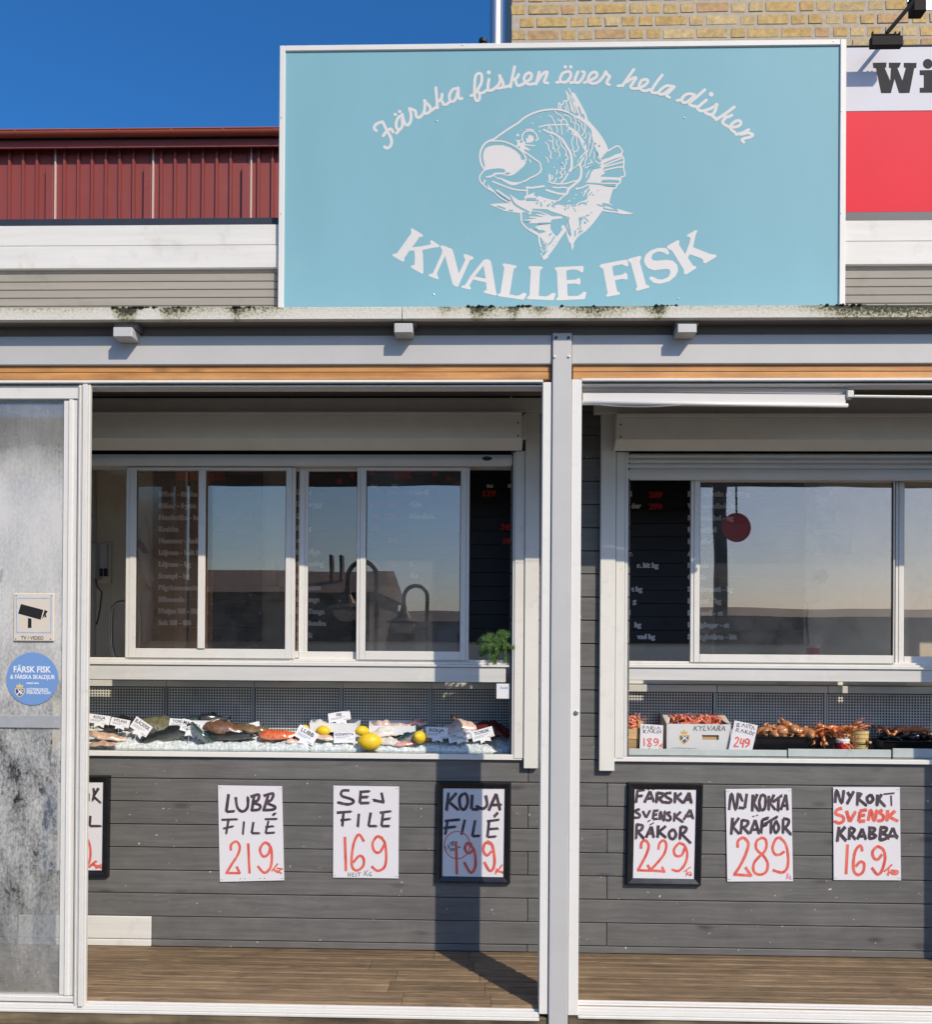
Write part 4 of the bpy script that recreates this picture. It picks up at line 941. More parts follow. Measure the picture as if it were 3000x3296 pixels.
ink.poly(D((880, 240), (960, 208), (1100, 222), (1250, 257), (1375, 268), (1330, 420), (1290, 572), (1160, 600), (1150, 738), (1100, 810), (1020, 920), (920, 1040), (820, 1140), (740, 1190), (660, 1260), (590, 1370), (590, 1440), (560, 1515), (545, 1440), (535, 1380), (500, 1350), (450, 1200), (455, 1000), (465, 850), (400, 830), (330, 800), (150, 745), (70, 705), (-20, 700), (-120, 695), (-222, 690), (-240, 560), (-200, 545), (-150, 470), (-90, 440), (0, 472), (140, 512), (290, 530), (200, 590), (140, 640), (230, 690), (200, 640), (290, 605), (390, 632), (490, 612), (560, 620), (640, 605), (700, 560), (800, 530), (855, 500), (860, 400), (905, 330)))
ink.poly(C_((680, 580), (720, 480), (660, 395), (745, 455), (850, 520), (930, 532), (985, 505), (958, 470), (1000, 425), (1080, 405), (1175, 368), (1150, 410), (1200, 462), (1215, 545), (1225, 690), (1130, 690), (1085, 815), (1050, 790), (1000, 760), (880, 690), (760, 640)))
ink.poly(C_((275, 605), (430, 590), (690, 578), (760, 640), (880, 690), (1000, 740), (1080, 820), (1020, 780), (960, 760), (880, 780), (740, 762), (580, 738), (430, 672)))
ink.poly(C_((235, 190), (290, 265), (370, 340), (440, 430), (380, 372), (310, 332), (262, 292)))
ink.poly(C_((920, 920), (1060, 900), (1220, 885), (1060, 868), (1060, 843), (1340, 855), (1200, 812), (1200, 788), (1410, 825), (1240, 752), (1120, 745), (1120, 725), (1240, 735), (1400, 790), (1520, 845), (1640, 838), (1720, 850), (1700, 885), (1500, 910), (1480, 970), (1280, 980), (1040, 982), (1080, 940), (930, 945)))
ink.poly(C_((1165, 1045), (1300, 1010), (1482, 990), (1475, 1080), (1540, 1180), (1610, 1240), (1690, 1130), (1690, 1050), (1720, 1005), (1780, 1040), (1795, 1120), (1700, 1245), (1600, 1400), (1500, 1540), (1400, 1660), (1350, 1695), (1330, 1640), (1440, 1500), (1345, 1545), (1440, 1430), (1365, 1480), (1420, 1380), (1330, 1330), (1290, 1255), (1250, 1260), (1238, 1215), (1150, 1145), (1060, 1080), (1220, 1085), (1160, 1120), (1260, 1180), (1390, 1150), (1340, 1120), (1240, 1110)))
ink.poly(D((1160, 600), (1290, 572), (1450, 690), (1600, 740), (1772, 785), (1700, 800), (1560, 802), (1430, 775), (1250, 755), (1140, 738)))
# outlines
S(A, 6.2, [(185, 1640), (120, 1530), (92, 1400), (100, 1290), (140, 1190), (200, 1115), (290, 1065), (370, 1035), (480, 955), (600, 872), (720, 795), (840, 722), (960, 622), (1100, 545), (1250, 492), (1400, 462), (1560, 455), (1690, 466), (1835, 512)])
S(A, 5, [(300, 1075), (420, 1070), (560, 1085), (700, 1135), (810, 1195), (900, 1265), (960, 1340), (993, 1400), (990, 1460)])
S(C_, 4.6, [(185, -75), (120, 0), (90, 50), (85, 110), (110, 170), (160, 225), (230, 285), (310, 330), (380, 372), (440, 430), (520, 490), (610, 540), (700, 590)])
S(A, 5, [(930, 1262), (1060, 1350), (1180, 1440), (1265, 1502), (1290, 1580), (1295, 1640), (1260, 1700), (1180, 1755), (1080, 1800), (1000, 1850), (940, 1868)])
S(A, 4.6, [(935, 1060), (920, 1000), (930, 950), (960, 910), (1010, 882), (1090, 877), (1160, 905), (1205, 960), (1212, 1005)], [(1212, 1000), (1240, 1030), (1195, 1060)])
S(A, 3.6, [(1005, 845), (1060, 838), (1145, 857)], [(980, 1145), (1170, 1165)], [(1260, 868), (1280, 890)], [(1068, 1440), (1092, 1490)])
S(B, 4, [(495, 38), (525, 95), (555, 160)], [(440, 92), (480, 155), (545, 215)], [(300, 440), (295, 325), (330, 350), (375, 352), (402, 282), (470, 280), (472, 200), (440, 92)], [(340, 370), (335, 445)], [(435, 295), (490, 475)], [(422, 395), (440, 465)], [(505, 240), (560, 490)], [(490, 205), (605, 525)], [(545, 220), (640, 515)], [(598, 315), (700, 545)])
S(A, 4.6, [(1262, 798), (1420, 760), (1560, 757), (1700, 752), (1835, 752)])
S(A, 6.5, [(1350, 852), (1450, 902), (1560, 932), (1640, 990), (1720, 1052), (1835, 1240)])
S(B, 8, [(375, 1050), (450, 1180), (518, 1290), (545, 1400), (552, 1500), (545, 1600), (510, 1668)])
S(B, 3.6, [(100, 580), (150, 592), (175, 640), (205, 690), (220, 740), (250, 800), (270, 860), (265, 908)], [(220, 492), (280, 550), (340, 572), (380, 622), (352, 680), (346, 750), (350, 850), (360, 952)],
  [(400, 560), (470, 582), (530, 632), (546, 700), (600, 732), (618, 800), (610, 850)], [(590, 602), (630, 660), (626, 720), (680, 760), (700, 820), (680, 890)], [(680, 672), (740, 732), (752, 800), (790, 880), (830, 940), (828, 1000), (790, 1030)],
  [(800, 735), (820, 800), (800, 890), (752, 968)], [(280, 652), (345, 682)], [(382, 642), (440, 662), (470, 740)], [(468, 878), (492, 830)],
  [(590, 980), (560, 1050), (555, 1140), (585, 1200), (570, 1255), (640, 1275), (675, 1240), (680, 1180), (652, 1130), (655, 1050), (640, 992)], [(600, 1280), (600, 1350), (628, 1383)], [(122, 790), (160, 850), (165, 900)], [(100, 770), (95, 850)],
  [(130, 952), (180, 1010), (175, 1080), (92, 1060)], [(175, 1080), (190, 1200), (240, 1288)], [(30, 1092), (90, 1160), (100, 1240), (145, 1310), (130, 1390), (155, 1423)], [(258, 1050), (255, 1140), (300, 1190), (277, 1250), (315, 1320), (310, 1383)],
  [(300, 1032), (345, 1100), (350, 1170), (430, 1250), (440, 1330), (417, 1363)], [(440, 1330), (480, 1420), (432, 1445), (450, 1500), (412, 1560), (415, 1620), (347, 1605), (360, 1650), (322, 1700), (355, 1740), (340, 1790), (292, 1813)], [(400, 1640), (425, 1690), (407, 1738)], [(40, 1397), (90, 1440), (85, 1498)],
  [(960, 1110), (960, 1200), (920, 1300), (900, 1388)], [(830, 1292), (850, 1400), (812, 1480), (820, 1530), (782, 1578)], [(880, 905), (910, 960), (930, 990)], [(980, 1290), (1000, 1340), (985, 1430)], [(920, 1440), (960, 1490), (870, 1520)], [(1090, 1410), (1140, 1460), (1100, 1520), (1020, 1460)], [(820, 1600), (930, 1560)], [(900, 1660), (860, 1720), (840, 1795)], [(210, 1590), (212, 1596)], [(262, 1640), (268, 1690), (245, 1728)])
S(B, 5.6, [(920, 990), (902, 1080), (890, 1200), (845, 1288)], [(822, 1300), (742, 1380), (672, 1498)], [(840, 1300), (780, 1420), (700, 1530)])
S(B, 7.5, [(690, 1530), (735, 1600), (738, 1740), (700, 1835)], [(545, 1645), (640, 1590), (720, 1520)])
S(B, 4.8, [(1280, 1262), (1360, 1210), (1450, 1172), (1510, 1212), (1548, 1270), (1530, 1340), (1578, 1430), (1572, 1600), (1598, 1750), (1520, 1782)], [(1165, 1560), (1550, 1402)], [(1200, 1580), (1570, 1482)], [(1165, 1658), (1300, 1622), (1450, 1592), (1570, 1582)])
S(D, 4.8, [(1520, 75), (1500, 180), (1445, 222), (1420, 278), (1370, 298)], [(90, 160), (200, 195), (330, 205), (450, 195), (560, 160), (690, 132)], [(340, 190), (420, 100), (480, 0)], [(640, 295), (700, 292), (780, 266), (860, 228), (940, 212)])
S(D, 8, [(738, -10), (730, 60), (690, 140), (600, 220), (500, 300), (462, 380)], [(115, 35), (125, 125)], [(650, 300), (662, 298)])
S(D, 3.6, [(170, 40), (180, 100)], [(240, 85), (245, 130), (200, 165)], [(360, 0), (365, 60), (300, 100)], [(830, 330), (800, 360)], [(870, 290), (840, 350), (780, 440)], [(630, 420), (648, 412)], [(598, 498), (604, 494)], [(485, 545), (515, 532)], [(750, 385), (758, 380)])
S(C_, 6.5, [(430, 332), (560, 422), (690, 505)], [(1400, 322), (1530, 365), (1650, 395), (1805, 400)], [(1010, 275), (1120, 280), (1350, 248)])
S(C_, 4.8, [(342, 156), (450, 200), (580, 250), (720, 300), (860, 325), (1005, 335)], [(1012, 262), (1022, 340), (1020, 425)], [(190, 132), (165, 190)], [(1530, 268), (1640, 282), (1720, 272), (1835, 292)], [(1805, 400), (1720, 452), (1640, 535)], [(215, 70), (300, 65), (372, 32)])
S(C_, 5.6, [(900, 775), (905, 900), (930, 980), (1000, 1060), (1120, 1142), (1245, 1215)], [(1250, 1235), (1262, 1350), (1290, 1440)])
S(C_, 3.4, [(1285, 1565), (1350, 1692), (1430, 1640)], [(1815, 840), (1822, 1000), (1840, 1200)], [(1290, 1470), (1340, 1540)], [(1340, 1360), (1400, 1390)])
for T, c, r in ((A, (838, 955), 4.6), (A, (1130, 722), 2.4), (A, (1280, 600), 2), (A, (907, 865), 1.6), (A, (1480, 1380), 3), (A, (1535, 1220), 3), (A, (1620, 1410), 2), (A, (1550, 1590), 2)): ink.disc(T(c)[0], r, n=8)
# pale blue breaks in the white
ink.base = .0011
def Bq(T, w_, *sts):
    for st in sts: ink.stroke(T(*st), w_, 1)
Bq(C_, 5.5, [(705, 480), (760, 580), (830, 640), (920, 690)], [(920, 690), (990, 725), (1050, 760)])
Bq(C_, 4, [(435, 640), (520, 665), (585, 690)], [(670, 725), (735, 722)], [(430, 360), (540, 440), (670, 530)], [(935, 935), (1080, 940)])
Bq(C_, 9, [(1025, 510), (1090, 505), (1180, 512)])
Bq(C_, 4, [(1290, 570), (1305, 640)], [(1130, 1100), (1210, 1088)], [(1455, 1215), (1495, 1182)], [(1560, 1240), (1500, 1340), (1440, 1400)], [(1250, 980), (1480, 975)])
Bq(D, 5, [(490, 865), (482, 950), (508, 1080), (532, 1215)], [(692, 620), (722, 590), (815, 580), (830, 612)], [(620, 1130), (622, 1222)], [(1185, 690), (1300, 712), (1455, 735)], [(880, 192), (1100, 205), (1250, 235), (1395, 240)])
Bq(D, 3.4, [(715, 990), (728, 1080), (690, 1180)], [(790, 850), (880, 940)], [(480, 690), (500, 632)], [(895, 432), (945, 372)], [(1060, 610), (1200, 655)], [(460, 1060), (498, 1190)], [(560, 640), (640, 625)], [(720, 1150), (765, 1125)])
Bq(D, 8, [(1180, 600), (1290, 625), (1430, 688)], [(1165, 150), (1300, 145), (1470, 155)])
ink.poly(D((690, 870), (760, 848), (778, 895), (742, 930), (742, 982), (712, 1010)), 1)
ink.poly(D((822, 842), (830, 825), (900, 800), (895, 830)), 1)
ink.poly(A((590, 1705), (620, 1690), (690, 1700), (660, 1722), (610, 1724)), 1)
Bq(B, 3.6, [(690, 400), (755, 590)], [(780, 545), (800, 625)], [(570, 1640), (690, 1560)], [(1010, 1110), (1025, 1130)], [(1055, 1290), (1075, 1345)], [(720, 1420), (680, 1500)], [(930, 1540), (915, 1580)], [(1020, 1520), (975, 1575)], [(800, 1110), (800, 1160)], [(850, 1080), (850, 1160)])
Bq(B, 5.5, [(800, 1340), (795, 1375)], [(1000, 1610), (1110, 1585)], [(860, 1210), (865, 1230)], [(950, 1000), (935, 1090), (900, 1200)])
for T, c, r in ((C_, (1230, 535), 3), (C_, (1215, 585), 3.4), (C_, (1370, 540), 2.2), (C_, (1520, 568), 3.2), (C_, (1430, 632), 3.6), (C_, (1460, 605), 2.6), (C_, (1775, 645), 3), (C_, (1770, 700), 3), (D, (815, 965), 4), (D, (975, 420), 2.4), (D, (600, 690), 2.2), (D, (625, 732), 2.4), (D, (680, 1080), 2.6), (D, (940, 768), 2), (D, (865, 552), 2), (D, (1075, 328), 1.6), (B, (1095, 1168), 3.2), (B, (585, 918), 2.4), (B, (478, 795), 1.8), (A, (860, 1195), 3.4), (A, (905, 1080), 4.4), (C_, (1580, 1340), 1.6), (C_, (1540, 1415), 2), (C_, (1770, 1045), 2), (C_, (1708, 1090), 2.4)): ink.disc(T(c)[0], r, 1, 8)
ink.build('fish_emblem', ['sign_mark', 'sign_blue'], sg)

# ------------------------------------------------------------------ hand-lettered price posters on the wall
def marker(name, c1, c2):
    return mat(name, c1, .55, 0, 38, (1.4, 1, .5), col2=c2, detail=4)
marker('ink_black', (.022, .014, .019), (.115, .078, .095))
marker('ink_red', (.58, .050, .035), (.80, .20, .14))
flat('ink_thin', (.03, .03, .035), .6); flat('ink_pink', (.75, .20, .28), .6)
mat('paper', (.70, .68, .69), .7, .015, 5, bump=.10, bscale=11)
mat('poster_frame', (.012, .012, .014), .32, .25, 20, rlo=.2)
def quadX(c, Y): return [P(u, v, Y) for u, v in c]
def poster(label, corners, frame=None, Y=WALL):
    t = thing('price_poster', P((corners[2][0]+corners[3][0])/2, (corners[2][1]+corners[3][1])/2, Y-.002), label, 'poster', 'price posters on the grey wall')
    q = quadX(corners, Y)
    Yp = Y-.010 if frame else Y-.0065
    m_ = MB(); n = 6
    if frame:
        m_.poly([(p.x, Yp, p.z) for p in q]); m_.build('sheet', 'paper', t)
    else:
        # thin laminated sheet, slightly bowed, with thickness
        vs_ = []
        for side in (0, 1):
            for j in range(n+1):
                for i in range(n+1):
                    a = q[0].lerp(q[1], i/n); b_ = q[3].lerp(q[2], i/n); p = a.lerp(b_, j/n)
                    bow = .004*math.sin(math.pi*i/n)*math.sin(math.pi*j/n)
                    vs_.append((p.x, Yp+side*.0012-bow*0, p.z))
        m_.v = vs_; N1 = (n+1)**2; F = []
        for s_ in (0, 1):
            for j in range(n):
                for i in range(n):
                    a = s_*N1+j*(n+1)+i; F.append((a, a+1, a+n+2, a+n+1))
        for i in range(n):
            F += [(i, i+1, N1+i+1, N1+i), (n*(n+1)+i, n*(n+1)+i+1, N1+n*(n+1)+i+1, N1+n*(n+1)+i)]
            F += [(i*(n+1), (i+1)*(n+1), N1+(i+1)*(n+1), N1+i*(n+1)), (i*(n+1)+n, (i+1)*(n+1)+n, N1+(i+1)*(n+1)+n, N1+i*(n+1)+n)]
        m_.add(F); m_.build('sheet', 'paper', t)
    if frame:
        o = quadX(frame, Y)
        for k in range(4):
            a, b_, c, d = o[k], o[(k+1) % 4], q[(k+1) % 4], q[k]
            mb = MB(); y0, y1, ym = Y-.001, Y-.013, Y-.022
            mid1, mid2 = a.lerp(d, .35), b_.lerp(c, .35)
            e1, e2 = a.lerp(d, .12), b_.lerp(c, .12)
            L0 = [(a.x, y0, a.z), (e1.x, ym, e1.z), (mid1.x, ym, mid1.z), (d.x, y1, d.z), (d.x, y0, d.z)]; L1 = [(b_.x, y0, b_.z), (e2.x, ym, e2.z), (mid2.x, ym, mid2.z), (c.x, y1, c.z), (c.x, y0, c.z)]
            mb.v = L0+L1; mb.add([(i, i+1, 5+i+1, 5+i) for i in range(4)]+[(4, 0, 5, 9), (0, 1, 2, 3, 4), (9, 8, 7, 6, 5)]); mb.build('frame', 'poster_frame', t)
    else:
        for k, (u, v) in enumerate(corners):
            cu, cv = sum(c[0] for c in corners)/4, sum(c[1] for c in corners)/4
            a = P(u+(cu-u)*.06, v+(cv-v)*.045, Y); sx_ = rnd.choice((-1, 1))
            MB().box(a.x-.006, a.x+.006, Yp-.0014, Y-.0005, a.z-.0007, a.z+.0007).build('staple', 'steel', t)
    ik = Ink(Yp, .00004, .0003)
    return t, ik
MATS = ['ink_black', 'ink_red', 'ink_thin', 'ink_pink']
def write(ik, T, w_, mi, *sts, cap='f', jit=.07):
    for st in sts: ik.stroke(T(*st), w_, mi, cap, jit=jit)
def dry(ik, T, w_, mi, *sts):
    """a brush letter with a frayed second pass"""
    w_ *= 1.24
    for st in sts:
        ik.stroke(T(*st), w_, mi, 'f', jit=.10)
        e = st[-1]; b_ = st[-2]; l = math.hypot(e[0]-b_[0], e[1]-b_[1]) or 1
        ux, uy = (e[0]-b_[0])/l, (e[1]-b_[1])/l
        for k in range(2):
            o = rnd.uniform(-.35, .35)*w_*2.4; ex = rnd.uniform(4, 13)
            s0 = (e[0]-ux*14-uy*o, e[1]-uy*14+ux*o); s1 = (e[0]+ux*ex-uy*o, e[1]+uy*ex+ux*o)
            ik.stroke(T(s0, s1), w_*.22, mi, 'f')
H0 = tile(0, 2400, 2.25); H1 = tile(650, 2450, 2.6214); H2 = tile(1300, 2450, 2.6214); H3 = tile(1950, 2450, 2.823); H4 = tile(2500, 2450, 3.67)
# 1 half hidden by the door
t, ik = poster('black framed price poster half hidden behind the glass door', [(138, 2515), (336, 2515), (332, 2798), (134, 2798)], [(116, 2494), (358, 2494), (353, 2819), (111, 2819)])
dry(ik, H0, 7, 0, [(677, 305), (682, 350), (672, 395)], [(715, 305), (676, 365), (728, 412)], [(610, 320), (640, 345), (640, 400)], [(655, 505), (650, 580), (730, 580)], [(560, 300), (600, 350), (560, 400)], [(560, 500), (560, 580), (610, 580)])
write(ik, H0, 8, 1, [(590, 660), (625, 662), (650, 720), (655, 790), (642, 850), (600, 880)], [(640, 880), (700, 832)], [(672, 858), (740, 885)], [(690, 885), (735, 860)], [(420, 640), (380, 650), (400, 760), (380, 860)])
ik.build('lettering', MATS, t)
# 2 LUBB
t, ik = poster('creased white price poster hand lettered LUBB FILÉ 219', [(703, 2526), (909, 2529), (916, 2831), (709, 2836)])
dry(ik, H1, 7.6, 0, [(225, 275), (205, 425), (275, 420)], [(285, 300), (300, 390), (345, 422), (385, 385), (388, 300)], [(442, 280), (422, 410)], [(410, 298), (480, 280), (470, 330), (430, 345), (490, 370), (480, 405), (415, 412)], [(562, 275), (522, 410)], [(520, 290), (600, 270), (585, 325), (540, 345), (615, 380), (600, 405), (515, 410)])
dry(ik, H1, 6, 0, [(165, 492), (300, 487)], [(225, 490), (205, 610)], [(178, 567), (265, 547)], [(355, 505), (345, 615)], [(435, 510), (420, 605), (485, 605)], [(530, 487), (632, 485)], [(562, 500), (537, 605), (612, 600)], [(535, 555), (602, 545)], [(595, 455), (622, 435)])
write(ik, H1, 8.4, 1, [(245, 752), (247, 702), (290, 675), (320, 720), (300, 790), (250, 870), (205, 943)], [(198, 940), (325, 942)], [(320, 944), (292, 885)], [(390, 690), (402, 945)], [(575, 705), (530, 685), (490, 740), (515, 800), (560, 780), (580, 710)], [(530, 678), (580, 725), (590, 820), (575, 900), (525, 938), (470, 880)])
write(ik, H1, 5, 1, [(588, 925), (642, 860)], [(598, 905), (675, 945)], [(630, 900), (684, 906)], [(625, 935), (665, 915)], [(610, 920), (650, 940)])
for c in ((325, 988), (363, 988), (490, 985), (528, 985)): ik.disc(H1(c)[0], 1.7, 2, 8)
ik.build('lettering', MATS, t)
# 3 SEJ
t, ik = poster('flat white price poster hand lettered SEJ FILE 169 HELT KG', [(1074, 2527), (1285, 2530), (1283, 2825), (1073, 2822)])
dry(ik, H1, 7.6, 0, [(1245, 245), (1185, 248), (1180, 290), (1260, 318), (1278, 345), (1230, 362), (1145, 345)], [(1340, 260), (1332, 352), (1410, 350)], [(1328, 257), (1412, 252)], [(1335, 302), (1400, 300)], [(1515, 262), (1532, 345)], [(1540, 345), (1445, 325)])
dry(ik, H1, 7, 0, [(1138, 432), (1260, 422)], [(1195, 430), (1185, 545)], [(1168, 497), (1248, 487)], [(1325, 440), (1315, 550)], [(1425, 430), (1405, 545), (1472, 545)], [(1530, 430), (1515, 545), (1582, 545)], [(1500, 432), (1592, 420)], [(1518, 492), (1588, 480)])
write(ik, H1, 8.4, 1, [(1207, 635), (1216, 925)], [(1368, 675), (1325, 615), (1285, 680), (1265, 800), (1270, 890), (1310, 918), (1360, 880), (1365, 820), (1330, 795), (1278, 850)], [(1528, 650), (1480, 632), (1440, 690), (1455, 755), (1500, 765), (1545, 690)], [(1490, 632), (1540, 680), (1555, 800), (1540, 890), (1482, 922), (1430, 883)])
write(ik, H1, 1.8, 2, [(1235, 935), (1230, 975)], [(1255, 935), (1250, 975)], [(1232, 957), (1252, 955)], [(1270, 940), (1268, 970), (1285, 970)], [(1270, 955), (1282, 955)], [(1270, 940), (1285, 940)], [(1298, 940), (1296, 968), (1310, 968)], [(1310, 940), (1342, 938)], [(1325, 940), (1325, 968)], [(1375, 920), (1370, 965)], [(1402, 915), (1378, 945), (1402, 965)], [(1434, 930), (1412, 945), (1415, 960), (1430, 955), (1428, 970)])
ik.build('lettering', MATS, t)
# 4 KOLJA
t, ik = poster('black framed price poster hand lettered KOLJA FILÉ 199 crossed by the post shadow', [(1427, 2535), (1625, 2536), (1621, 2820), (1424, 2817)], [(1409, 2513), (1646, 2516), (1643, 2841), (1402, 2838)])
dry(ik, H2, 8, 0, [(377, 262), (360, 412)], [(445, 265), (378, 340), (462, 410)], [(500, 272), (470, 310), (478, 385), (510, 405), (538, 350), (530, 285), (502, 267)], [(577, 280), (570, 402), (626, 405)], [(690, 285), (702, 365), (665, 398), (610, 375)], [(715, 415), (780, 272), (812, 410)], [(732, 367), (822, 365)], [(795, 430), (760, 467)])
dry(ik, H2, 7, 0, [(345, 502), (470, 490)], [(370, 502), (350, 615)], [(335, 562), (437, 550)], [(515, 490), (487, 615)], [(602, 495), (577, 630), (640, 627)], [(720, 500), (705, 638), (775, 632)], [(700, 505), (802, 492)], [(710, 572), (797, 565)])
write(ik, H2, 3.2, 1, [(450+108*math.cos(a/20*6.283), 705+115*math.sin(a/20*6.283)) for a in range(21)])
write(ik, H2, 1.8, 2, [(352, 712), (346, 738), (362, 750)], [(348, 728), (362, 731)], [(365, 700), (392, 735)], [(387, 700), (370, 737)], [(383, 692), (408, 680)], [(395, 686), (405, 716)], [(414, 712), (406, 675), (426, 680), (412, 692), (432, 706)], [(398, 765), (390, 740), (407, 736), (396, 752)], [(418, 755), (412, 735), (426, 735), (418, 745), (430, 755)], [(455, 715), (470, 720), (458, 730), (478, 722)])
write(ik, H2, 8.8, 1, [(440, 672), (448, 952)], [(575, 700), (535, 690), (515, 735), (545, 775), (585, 745)], [(530, 682), (590, 742), (606, 850), (592, 915), (560, 935), (508, 848)], [(735, 695), (690, 685), (670, 745), (700, 792), (742, 755)], [(700, 670), (745, 705), (766, 830), (752, 905), (720, 918), (678, 845)])
write(ik, H2, 5, 1, [(770, 948), (832, 868)], [(775, 905), (842, 946)], [(795, 932), (840, 930)], [(770, 930), (812, 900)])
ik.build('lettering', MATS, t)
# 5 FÄRSKA
t, ik = poster('black framed price poster hand lettered FÄRSKA SVENSKA RÄKOR 229', [(2042, 2537), (2240, 2539), (2233, 2826), (2036, 2823)], [(2019, 2516), (2262, 2519), (2255, 2848), (2012, 2845)])
dry(ik, H3, 8, 0, [(287, 265), (275, 375)], [(280, 268), (352, 256)], [(278, 317), (332, 312)], [(350, 375), (402, 270), (437, 367)], [(365, 338), (430, 332)], [(467, 282), (460, 375)], [(465, 285), (522, 295), (505, 325), (468, 335)], [(480, 335), (527, 377)], [(597, 285), (548, 292), (548, 320), (592, 348), (580, 373), (530, 370)], [(632, 280), (626, 375)], [(690, 285), (642, 325), (702, 377)], [(705, 380), (757, 282), (777, 380)], [(715, 347), (777, 345)])
write(ik, H3, 4, 0, [(380, 257), (395, 252)], [(425, 257), (440, 252)])
dry(ik, H3, 7, 0, [(310, 432), (268, 450), (308, 485), (300, 508), (260, 510)], [(335, 450), (367, 512), (402, 445)], [(437, 455), (427, 525), (472, 520)], [(430, 450), (477, 445)], [(430, 487), (467, 480)], [(490, 532), (497, 455), (527, 537), (537, 450)], [(590, 460), (557, 472), (588, 505), (580, 533), (545, 532)], [(627, 465), (620, 542)], [(682, 455), (632, 505), (702, 552)], [(705, 532), (767, 437), (792, 520)], [(715, 497), (787, 495)])
dry(ik, H3, 8, 0, [(282, 570), (275, 702)], [(275, 572), (332, 582), (322, 620), (282, 640)], [(292, 640), (347, 702)], [(365, 692), (412, 590), (437, 692)], [(380, 652), (432, 650)], [(477, 580), (470, 692)], [(547, 585), (482, 640), (547, 692)], [(612, 617), (577, 645), (582, 690), (615, 703), (638, 660), (614, 614)], [(682, 590), (672, 707)], [(680, 592), (732, 602), (718, 640), (682, 660)], [(690, 660), (772, 742)])
write(ik, H3, 4, 0, [(380, 548), (405, 530)], [(400, 577), (437, 555)])
write(ik, H3, 8.4, 1, [(320, 792), (326, 737), (362, 717), (390, 760), (375, 830), (330, 920), (292, 988)], [(284, 988), (412, 992)], [(412, 996), (378, 938)], [(477, 802), (490, 742), (528, 717), (550, 760), (530, 840), (460, 930), (402, 988)], [(394, 988), (530, 998)], [(536, 1010), (510, 955)], [(715, 760), (665, 745), (620, 800), (635, 855), (690, 850), (722, 770)], [(660, 738), (715, 762), (740, 840), (720, 930), (662, 993), (598, 980)])
write(ik, H3, 3.6, 1, [(708, 1002), (772, 958)], [(737, 990), (730, 1042)], [(770, 1000), (740, 1020), (774, 1040)], [(780, 1010), (765, 1030), (785, 1030)])
ik.build('lettering', MATS, t)
# 6 NYKOKTA
t, ik = poster('white price poster hand lettered NYKOKTA KRÄFTOR 289', [(2335, 2538), (2546, 2536), (2551, 2834), (2340, 2835)])
dry(ik, H3, 7.8, 0, [(1120, 442), (1142, 290), (1180, 440), (1202, 290)], [(1215, 292), (1242, 362)], [(1282, 292), (1262, 425), (1208, 420)], [(1337, 300), (1330, 452)], [(1377, 295), (1342, 380), (1392, 452)], [(1415, 302), (1395, 370), (1412, 438), (1445, 420), (1450, 325), (1416, 300)], [(1482, 310), (1480, 442)], [(1530, 300), (1492, 380), (1542, 442)], [(1515, 372), (1602, 308)], [(1570, 340), (1565, 452)], [(1590, 442), (1637, 300), (1652, 442)], [(1600, 402), (1652, 400)])
dry(ik, H3, 7.8, 0, [(1152, 510), (1140, 662)], [(1212, 510), (1152, 590), (1212, 657)], [(1237, 530), (1225, 657)], [(1235, 532), (1292, 545), (1278, 585), (1238, 600)], [(1248, 600), (1302, 657)], [(1310, 657), (1357, 530), (1392, 657)], [(1320, 622), (1387, 615)], [(1422, 530), (1410, 652)], [(1420, 532), (1477, 512)], [(1415, 592), (1462, 572)], [(1440, 572), (1562, 500)], [(1502, 540), (1500, 652)], [(1547, 540), (1525, 600), (1547, 648), (1573, 600), (1547, 537)], [(1612, 520), (1610, 652)], [(1610, 517), (1662, 532), (1650, 580), (1617, 600)], [(1625, 600), (1684, 664)])
write(ik, H3, 4, 0, [(1330, 502), (1352, 494)], [(1366, 495), (1382, 485)])
write(ik, H3, 9, 1, [(1200, 782), (1202, 722), (1250, 692), (1295, 740), (1280, 820), (1230, 930), (1172, 1022)], [(1160, 1024), (1322, 1036)], [(1326, 1044), (1268, 958)], [(1420, 692), (1372, 722), (1367, 790), (1420, 838), (1458, 780), (1453, 712), (1416, 690)], [(1420, 840), (1348, 920), (1346, 1000), (1400, 1028), (1458, 1000), (1470, 920), (1422, 842)], [(1600, 695), (1550, 700), (1515, 780), (1535, 840), (1580, 845), (1625, 815)], [(1572, 688), (1630, 742), (1655, 850), (1650, 960), (1602, 1008), (1515, 985)])
write(ik, H3, 3, 3, [(1640, 1072), (1650, 1010)], [(1665, 1020), (1648, 1045), (1662, 1065)], [(1684, 1038), (1668, 1045), (1675, 1062), (1686, 1050)])
ik.build('lettering', MATS, t)
